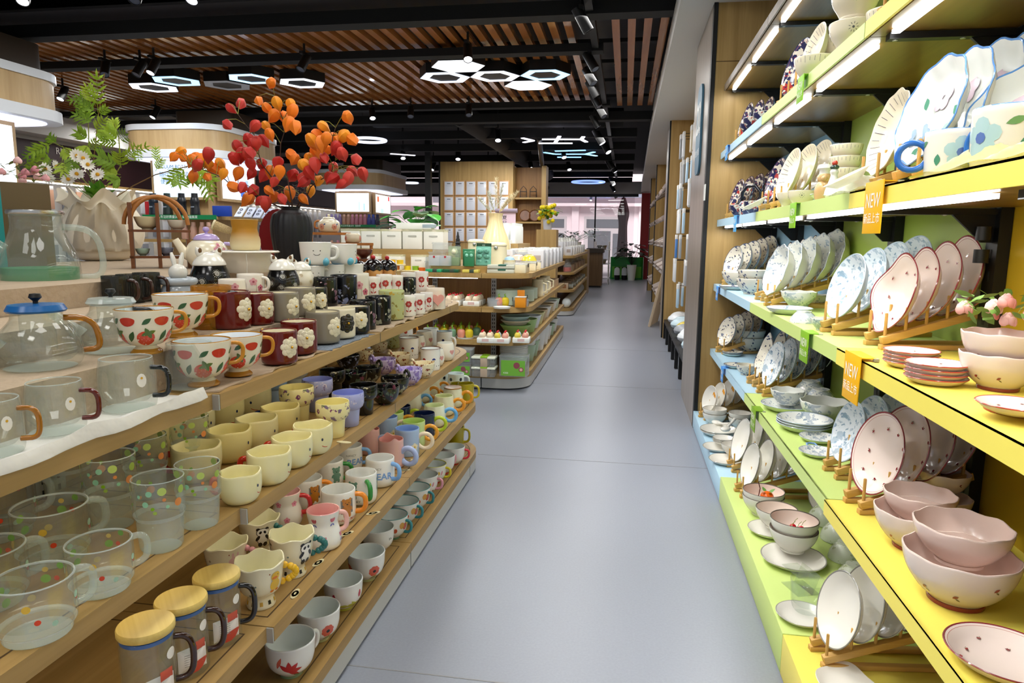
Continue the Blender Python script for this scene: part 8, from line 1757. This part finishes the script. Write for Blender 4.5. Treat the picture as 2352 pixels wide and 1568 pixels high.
# left wall: maroon sign boards over pegboards with hanging packets
MAR=mat('maroon_sign','#2e1218',0.5)
mb=MB(); mb.box(-7.27,9.6,2.02,0.05,5.0,0.46,MAR); mb.box(-7.27,16.0,2.05,0.05,7.0,0.46,MAR); T=plane_T((-7.24,0,0),(0,1,0),(0,0,1))
for s,y,z,h in(('RMH',8.05,2.16,0.12),('Air o',8.35,1.93,0.26),('清洁',14.6,2.05,0.36)):add_text(mb,s,h,pl('#d9d2cc'),plane_T((-7.24,y,z),(0,1,0),(0,0,1)))
mb.build('sign'); o=bpy.data.objects['sign']; o.name='wall_sign'; tag(o,'dark maroon wall sign with white lettering over hanging packets','sign')
mb=MB(); mb.box(-7.16,9.6,2.5,0.3,13,0.4,WHITEP); o=struct(mb,'trim_11'); mb=MB(); mb.box(-7.2,6.9,1.2,0.2,0.3,2.4,OAKZ); struct(mb,'trim_12')
mb=MB(); mb.box(-7.15,11,1.76,0.25,14,0.03,OAK); mb.box(-7.06,11,1.735,0.02,13.5,0.012,LEDW); tag(mb.build('wall_shelf'),'long oak wall shelf with light strip above hanging packets','shelf')
PKT={n:simple('hanging_packet','m','packet','hanging packets on the left pegboard',[('packet','b',(0.02,0.11,0.24),(0,0,0),pl(cc,0.35)),('header_card','b',(0.022,0.11,0.05),(0,0,0.14),pl('#eae6e0'))])for n,cc in(('cream','#d9cdb8'),('white','#e0e2e6'),('peach','#d9a98a'),('grey','#8d9096'),('navy','#2a345c'))}
def hang(k,x,y,z,lab,g):return k.put((x,y,z),0,lab,g)
rnd=random.Random(12)
for r_ in range(3):
 for i in range(34):n=rnd.choice(('cream','white','peach','white','grey')if i<18 else('white','navy','grey','white')); hang(PKT[n],-7.12,7.4+0.24*i,1.54-0.34*r_,'%s hanging packet on the pegboard of the maroon sign wall'%n,'%s packets on the sign wall'%n)
for i,(y,cc)in enumerate(((10.6,'#e2b3b0'),(10.8,'#d9d2cc'),(11.05,'#8a5f4f'),(11.3,'#e0a9b2'))):simple('bag','m','bag',None,[('bag','s',[(0,0,0.1)],0.1,pl(cc),(0.7,0.9,1))]).put((-7.13,y,1.776),0,'small soft bag on the long wall shelf, %s from the fern'%ORD[i],None)
# certificate wall, niche, black post
mb=MB(); mb.box(-2.70,12.40,1.235,1.34,0.16,2.47,OAKZ); mb.box(-3.385,12.32,1.235,0.03,0.02,2.47,BLACK); struct(mb,'wall_certificates')
CERT=simple('framed_certificate','m','certificate','framed certificates on the oak wall',[('frame','b',(0.205,0.02,0.285),(0,0,0),pl('#c79a6a')),('paper','b',(0.165,0.004,0.245),(0,-0.011,0),pl('#dcdfe8',0.15)),('heading','b',(0.07,0.002,0.014),(0,-0.014,0.085),pl('#5a5f6a')),('text_lines','b',(0.11,0.002,0.003),(0,-0.014,0.045),pl('#9a9fae')),('seal','l',[(0.012,-0.09),(0.014,-0.09)],pl('#8a92a6'))])
for r_ in range(4):
 for i in range(6):p=on(1031+25.3*i,432+35.5*r_,y=12.3); CERT.put((p.x,12.305,p.z),0,'framed certificate in the %s row, %s from the black post'%(('top','second','third','lowest')[r_],ORD[i]),'framed certificates on the oak wall',0.94)
mb=MB(); mb.box(-3.47,11.9,1.4,0.10,0.10,2.8,BLACK); struct(mb,'trim_13')
t=thing('wall_niche','oak niche shelves with wooden boards and iron racks','shelf'); mb=MB(); mb.box(-1.78,12.75,1.2,0.62,0.03,2.4,OAKD); mb.box(-2.04,12.6,1.2,0.03,0.35,2.4,OAKZ); mb.box(-1.49,12.6,1.2,0.08,0.35,2.4,OAKZ); mb.build('surround',t)
for z in(1.40,1.83):mb=MB(); mb.box(-1.78,12.6,z,0.5,0.28,0.03,OAKX); mb.build('shelf_board',t)
for i,x in enumerate((-1.88,-1.70)):
 o=thing('wire_rack','black wire carrier on the upper niche board, %s of two'%ORD[i],'rack',None,(x,12.58,1.846)); mb=MB(); mb.tube([(-0.06,0,0),(-0.055,0,0.15),(0,0,0.21),(0.055,0,0.15),(0.06,0,0)],0.006,BLACK,6); mb.box(0,0,0.005,0.14,0.1,0.01,BLACK); mb.box(0,0,0.11,0.12,0.1,0.008,BLACK); mb.build('wire',o)
 o=thing('wooden_tray','round dark wooden tray standing in the niche, %s of two'%ORD[i],'tray',None,(x+0.03,12.6,1.53)); mb=MB(); mb.lathe([(0,-0.01),(0.10,-0.01),(0.105,0.012),(0.09,0.0),(0,0)],WAL,28,M=Euler((R(80),0,0)).to_matrix()); mb.build('disc',o)
 # lemon bush, silver foliage, cart, planter, door figures, parasol
p=on(1258,505,y=8.6); t=plant('artificial_lemon_tree','round artificial lemon bush with yellow fruit',(p.x,p.y,p.z),34,0.10,0.03,['#5f9a2c','#7aae3a'],6,(0.05,0.06,0.12,pl('#cfd2dc')),0.6,0.08); rnd=random.Random(3)
for i in range(20):mb=MB(); mb.ball((rnd.uniform(-.1,.1),rnd.uniform(-.14,-.04),rnd.uniform(-0.04,0.18)),0.026,pl('#e8cf12',0.35),10,8); mb.build('lemon',t,smooth=60)
mb=MB(); mb.box(p.x,p.y,(p.z-0.12)/2,0.25,0.25,p.z-0.12,OAKZ); tag(mb.build('plant_stand'),'slim oak stand under the lemon bush','stand')
p=on(1325,535,y=14.2); plant('silver_leaf_plant','bush of silvery artificial leaves by the shop window',(p.x,p.y,1.05),40,0.20,0.028,['#b9c6c4','#a4b5b0','#d2dad8'],9,(0.08,0.1,0.14,WPL),0.5,0.3); mb=MB(); mb.box(p.x,p.y,0.45,0.5,0.8,0.9,OAKZ); tag(mb.build('plant_stand'),'oak block under the silvery bush','stand')
t=thing('wooden_cart','dark wooden cabinet standing beside the far gondola','cabinet',None,(-0.70,16.3,0)); mb=MB(); mb.box(0,0,0.42,0.34,0.6,0.76,wood('dark_oak','#7a5c3a','#5f4527','z')); mb.build('body',t); mb=MB(); mb.box(0.0,-0.0,0.85,0.4,0.7,0.1,pl('#3a2f26')); mb.build('tray_top',t); mb=MB(); mb.box(0,0,0.02,0.3,0.55,0.04,BLACK); mb.build('foot',t)
t=thing('metal_rack','steel rack with pans behind the dark cabinet','rack',None,(-0.62,17.6,0)); mb=MB()
for x in(-0.15,0.2):
 for y in(-0.4,0.4):mb.tube([(x,y,0),(x,y,1.05)],0.012,STEEL,6)
mb.build('posts',t)
for z in(0.15,0.5,0.85):mb=MB(); mb.box(0.02,0,z,0.42,0.9,0.02,STEEL); mb.build('shelf',t)
for i in range(6):simple('steel_pan','m','pan','steel pans on the rack',[('pan','l',shellp(0.10,0.13,0.09),STEEL)]).put((-0.60,17.35+0.25*(i%3),(0.511,0.861)[i//3]),0,'steel pan on the metal rack by the entrance','steel pans on the rack')
mb=MB(); mb.prism(rr(-0.42,0.5,19.45,19.75,0.1),0.0,0.62,mat('green_planter','#1f9a3c',0.3)); mb.prism(rr(-0.36,0.44,19.42,19.47,0.02),0.05,0.36,pl('#6cc23a',0.3)); tag(mb.build('green_planter'),'bright green leaf shaped bench planter at the entrance','planter')
for i,x in enumerate((-0.22,-0.02)):
 t=thing('animal_cutout','little black and white animal figure before the green planter, %s'%('nearer the racks' if i==0 else 'nearer the potted tree'),'figure',None,(x,19.2,0)); mb=MB(); mb.lathe(smooth_prof([(0.06,0.05),(0.075,0.1),(0.075,0.26),(0.05,0.33),(0.002,0.35)]),pl('#e9ecec'),16); mb.build('body',t); mb=MB(); mb.lathe([(0.06,0.0),(0.078,0.06),(0.078,0.13),(0.06,0.13)],BLACK,16); mb.build('trousers',t)
 for s in(-1,1):mb=MB(); mb.ball((s*0.05,0,0.335),0.022,BLACK,8,6); mb.build('ear',t)
plant('potted_tree','dark leafy tree in white pot beside red pillar',(0.17,19.0,0.42),46,0.30,0.07,['#20301c','#2a3a22','#182614'],2,(0.09,0.13,0.42,WPL),0.9,0.1)
t=thing('folded_parasol','folded burgundy parasol outside the shop window','parasol',None,(-0.12,21.2,0)); mb=MB(); mb.lathe(smooth_prof([(0.10,0.35),(0.15,0.6),(0.12,1.5),(0.16,1.9),(0.05,2.35)]),mat('burgundy_canvas','#541624',0.8),20,fn=lambda th,r,z,i:(r*(1+0.14*math.cos(7*th)),z)); mb.build('canopy',t); mb=MB(); mb.tube([(0,0,0),(0,0,2.4)],0.025,BLACK,8); mb.build('pole',t)
mb=MB(); mb.box(-1.2,27.7,3.0,4.4,0.06,0.55,pl('#8d93a6')); add_text(mb,'批发零售 家居百货 日用陶瓷',0.26,pl('#eef0f6'),plane_T((-1.2,27.66,2.96),(1,0,0),(0,0,1))); tag(mb.build('fascia_sign'),'grey blue shop sign with white lettering across the street','sign')
mb=MB(); mb.box(-6.6,27.7,3.0,2.6,0.06,1.0,pl('#8d8a92')); add_text(mb,'业',0.8,pl('#e0576a'),plane_T((-6.8,27.66,3.1),(1,0,0),(0,0,1)),0.02); tag(mb.build('fascia_sign'),'grey shop sign with big pink character across the street','sign')
# right-hand bays past the pillar
HOOKW={n:simple('hanging_packet','m','packet','packets on the right-hand hook wall',[('packet','b',(0.11,0.022,0.20),(0,0,0),pl(cc,0.3)),('header_card','b',(0.11,0.024,0.05),(0,0,0.12),pl('#f0f0ee')),('hook','t',[(0,0.01,0.13),(0,-0.44,0.135),(0,-0.47,0.135)],0.003,BLACK)])for n,cc in(('white','#eef1f4'),('pale blue','#bcd9ee'),('grey','#a9adb2'),('blue','#4f86cc'),('cream','#e6dcc4'))}
rnd=random.Random(21)
for r_ in range(7):
 for i in range(13):
  n=rnd.choice(('white','white','pale blue','grey','white','cream' if r_>4 else 'pale blue','blue' if r_<3 else 'white')); z=0.52+0.255*r_; HOOKW[n].put((0.50+rnd.uniform(0,0.10)+0.008*(13-i)+0.02*(r_==0),5.3+0.2*i,z),R(90),'%s packet hanging on the hook wall past the taupe pillar'%n,'%s packets on the hook wall'%n)
t=thing('slatted_plinth','low black rack of bagged goods under the hook wall','rack'); mb=MB(); mb.box(0.71,6.52,0.20,0.5,2.9,0.03,BLACK); mb.build('board',t)
for i in range(7):mb=MB(); mb.box(0.47,5.15+0.46*i,0.095,0.03,0.04,0.18,BLACK); mb.build('leg',t)
BAGK=[simple('bagged_goods','m','bag','bagged goods on the low rack',[('bag','s',[(0,0,0.06)],0.11,pl(cc,0.3),(1.0,1.1,0.55))])for cc in('#cfe6f0','#e9edf0','#9a9ea4','#d9c23a')]
for i in range(12):BAGK[(2,3,0,0,1,1)[i%6]].put((0.58+0.04*(i%2),5.2+0.23*i,0.216),0,'%s bag of goods on the low black rack'%('grey','yellow striped','pale blue','pale blue','white','white')[i%6],'bags on the rack, %s'%('grey','yellow','blue','blue','white','white')[i%6])
mb=MB(); mb.box(0.62,6.1,1.68,0.012,0.42,0.07,mat('yellow_price_rail','#e8cf12',0.4)); tag(mb.build('price_rail'),'yellow price rail among the hanging packets','sign')
BRD=simple('display_board','m','board','sloping boards with mats',[('board','b',(0.34,0.8,0.02),(0,0,0),pl('#8d8078')),('folded_mats','b',(0.28,0.7,0.05),(0,0,0.035),pl('#b9a79c'))])
for j,y in enumerate((9.6,10.7,11.8,13.6,14.6)):
 for i,z in enumerate((0.35,0.75,1.1,1.45,1.85)):BRD.put((0.62,y,z),0,'sloping board of folded mats in far bay %s, level %s from the floor'%(ORD[j],ORD[i]),'sloping boards with mats',tilt=Euler((0,R(-28),0)))
for i in range(5):mb=MB(); mb.box(0.42+0.03*i,9.0+0.14*i,0.42,0.025,0.09,0.86,pl('#cdb799'),rot=Euler((0,R(12),0))); tag(mb.build('plank'),'pale plank leaning on the far right bay, %s of five'%ORD[i],'plank','leaning planks')
# round 20 sign on the pillar
p=on(1608,300,x=0.433); t=thing('anniversary_sign','teal sign reading 20 on the taupe pillar','sign',None,(0.4335,p.y,p.z)); mb=MB(); TEAL=mat('teal_sign','#3f6d86',0.4); T=plane_T((-0.013,0,0),(0,-1,0),(0,0,1)); pts=rr(-0.13,0.13,-0.27,0.27,0.08); mb.extr([(-0.012,-u,v)for u,v in pts],(0.012,0,0),TEAL); mb.build('board',t); mb=MB()
add_text(mb,'20',0.26,pl('#f2f4f2'),plane_T((-0.0135,0.0,0.06),(0,-1,0),(0,0,1)),0.006,0.8); add_text(mb,'年',0.05,pl('#f2f4f2'),plane_T((-0.0135,-0.105,-0.02),(0,-1,0),(0,0,1))); add_text(mb,'专注好质量',0.046,pl('#f2f4f2'),plane_T((-0.0135,0,-0.14),(0,-1,0),(0,0,1))); mb.build('lettering',t)
mb=MB(); q=on(1619,442,x=0.433); mb.box(0.431,q.y,q.z,0.006,0.05,0.09,pl('#d9d9d4')); tag(mb.build('wall_switch'),'small white switch plate on the taupe pillar','switch')
# ---------------------------------------------------------------- luminaires
def hexlight(px,py,wpx,filled,col,lab,z=2.563):
 p=on(px,py,z=z); s=scl(p); r=wpx*s/2; t=thing('hexagon_light',lab,'ceiling light','hexagonal ceiling lights',(p.x,p.y,z)); em=mat('hex_glow_'+col[1:],col,0.5,emit=0.25 if col=='#8d8f94' else 1.7)
 h=lambda k:[(k*math.cos(R(60*i)),k*math.sin(R(60*i)))for i in range(6)]; mb=MB(); mb.prism(h(r),0.0,0.085,BLACK); mb.build('housing',t,smooth=None); mb=MB(); a=[mb.bm.verts.new((x,y,-0.003))for x,y in h(r*0.985)]
 if filled:mb.face(a[::-1],em)
 else:
  b=[mb.bm.verts.new((x,y,-0.003))for x,y in h(r*0.62)]
  for i in range(6):mb.face([a[i],b[i],b[(i+1)%6],a[(i+1)%6]],em)
 mb.build('diffuser',t,smooth=None)
 if col!='#8d8f94':o=lamp('hexagon_lamp','AREA',(p.x,p.y,z-0.02),9*KEY,COOL,(p.x,p.y,0),r)
for a in((354,201,112,False,'#eef4ff','white hexagonal ring light nearest the fern'),(406,186,112,False,'#a9d8ff','pale blue hexagonal ring light beside the white one'),(522,196,112,False,'#8d8f94','unlit grey hexagonal ring light in the middle of its cluster'),(578,181,112,False,'#b5deff','pale blue hexagonal ring light above the lanterns'),(694,191,112,False,'#f2f6ff','white hexagonal ring light at the end of its cluster'),(1022,178,120,False,'#dce9ff','white ring hexagon at the kiosk end of aisle cluster'),(1052,152,128,True,'#f4f8ff','solid white hexagon beside the glaring spot lamp'),(1137,175,118,False,'#eef0ff','central ring hexagon of the aisle cluster'),(1213,196,112,True,'#f6f9ff','solid white hexagon at the far side of aisle cluster'),(1252,172,118,False,'#b0dcff','pale blue ring hexagon next to the track lamps')):hexlight(*a)
GLOW=mat('lamp_glow','#f2f4ff',0.5,emit=14.0); GLOWD=mat('lamp_lens_off','#5a5f70',0.2)
def spot(px,py,z,l,aim,lab,lit=True,sc=1.0):
 p=on(px,py,z=z); t=thing('track_spotlight',lab,'spotlight','black track spotlights',p); t.scale=(sc,)*3; M=(Vector(aim)-p).to_track_quat('Z','Y').to_matrix(); mb=MB(); mb.lathe([(0,-l),(0.034,-l),(0.036,0.0),(0.031,0.0),(0.030,-0.006)],BLACK,20,M=M); mb.build('can',t)
 mb=MB(); mb.lathe([(0.031,-0.004),(0,-0.004)],GLOW if lit else GLOWD,20,M=M); mb.build('lens',t); top=M@Vector((0,0,-l*0.6)); mb=MB(); yy=p.y+top.y*sc; zt_=((2.649 if 4.9<yy<8.33 else 2.999)-p.z)/sc; mb.tube([top,(top.x,top.y,zt_)],0.010,BLACK,8); mb.box(top.x,top.y,0.13,0.03,0.12,0.02,BLACK); mb.build('stem',t); return t
SP=[(52,4,1,'at the corner above the near kiosk'),(345,168,1,'second lit one over the fern'),(312,172,0,'unlit beside the lit one over the fern'),(240,172,0,'unlit above the fern tip'),(690,160,0,'above the white hexagon light'),(350,270,1,'over the middle kiosk canopy'),(138,228,1,'peeping past the near kiosk canopy'),(856,272,1,'just past the drooping lanterns'),(943,268,0,'unlit on the second beam'),(1077,265,0,'unlit on the second beam nearer the aisle'),(1075,137,1,'glaring above the solid white hexagon'),(1144,323,1,'glaring beside the black duct'),(926,364,1,'under the short bar light'),(1052,366,1,'above the certificate wall corner'),(1117,388,1,'tilted over the certificates'),(1145,386,1,'facing out over the certificates'),(1220,387,1,'at the niche corner'),(1296,362,1,'below the blue snowflake light'),(1308,390,1,'hanging low before the ring light'),(992,390,1,'on the black post'),(1255,440,1,'first by the window'),(1280,450,1,'second by the window'),(1357,460,1,'third by the window'),(440,2,1,'at the top edge beyond the near beam'),(308,2,0,'unlit at the top edge')]
for px,py,lit,lab in SP:z=2.44; q=on(px,py,z=z); spot(px,py,z,0.14,(q.x+0.35*math.sin(px),q.y-0.7,1.2),'black track spotlight '+lab,lit,1.0 if q.y<8 else 1.25)
ROW=[(1352,72),(1368,160),(1364,192),(1370,222),(1376,246),(1388,268),(1374,292),(1384,330),(1398,350),(1406,388),(1414,395),(1410,424),(1412,440),(1416,455)]
for i,(px,py)in enumerate(ROW):z=2.42; q=on(px,py,z=z); spot(px,py,z,0.16,(q.x+0.9,q.y-0.25+0.5*math.cos(i*2),0.9),'black track spotlight in the aisle row, %s from the shop front of the row'%ORD[len(ROW)-1-i],i>5,1.0 if i<7 else 1.4)
mb=MB(); mb.box(-0.285,9.0,2.6,0.05,16.0,0.06,BLACK); tag(mb.build('lamp_track'),'long black lamp track above the aisle','track')
mb=MB(); mb.tube([(-1.3,10.2,2.56),(-1.55,12.6,2.42)],0.04,BLACK,8); tag(mb.build('lamp_track'),'slanting black track above the certificate wall','track')
def ring(px,py,wpx,lab,z=2.5,col='#dfe8ff'):
 p=on(px,py,z=z); r=wpx*scl(p)/2; mb=MB(); mb.tube([(r*math.cos(2*PI*k/40),r*math.sin(2*PI*k/40),0)for k in range(40)],0.02,mat('ring_glow_'+col[1:],col,0.5,emit=1.8),8,closed=True); [mb.tube([(0,sg*r,0),(0,sg*r,2.999-z)],0.003,BLACK,4)for sg in(-1,1)]; o=mb.build('ring_light',smooth=60,loc=p); tag(o,lab,'ceiling light','round ceiling lights')
ring(1351,418,74,'bluish round ring light over the far aisle',2.45,'#7f9cff'); ring(848,322,76,'white round ring light beyond the red lanterns',2.5); ring(945,420,30,'small white ring light behind the far kiosk',2.5)
def sticks(px,py,sc,col,lab,segs,z=2.5):
 p=on(px,py,z=z); t=thing('bar_light',lab,'ceiling light','branching bar lights',p); s=scl(p); em=mat('bar_glow_'+col[1:],col,0.5,emit=2.2)
 for x0,y0,x1,y1 in segs:mb=MB(); a,b=on(px+x0,py+y0,z=z)-p,on(px+x1,py+y1,z=z)-p; d=b-a; mb.box(*(a+d/2),d.length,0.05,0.012,em,rot=Euler((0,0,math.atan2(d.y,d.x)))); mb.build('bar',t)
sticks(1275,320,1,'#f2f0ff','white branching bar light nearer the aisle track',[(-75,-3,-50,3),(-50,3,-72,7),(-30,0,60,0),(10,-7,0,8),(-38,9,40,9),(60,0,65,-6),(60,0,72,6)]); sticks(1305,353,1,'#8fd0ff','blue branching bar light behind the white one',[(-55,-3,-30,1),(-30,1,40,1),(40,1,60,-4),(40,1,65,5),(-25,8,30,8),(-30,-6,40,-8)]); sticks(925,355,1,'#f2f0ff','short white bar light by the second beam',[(-28,-2,28,2)])
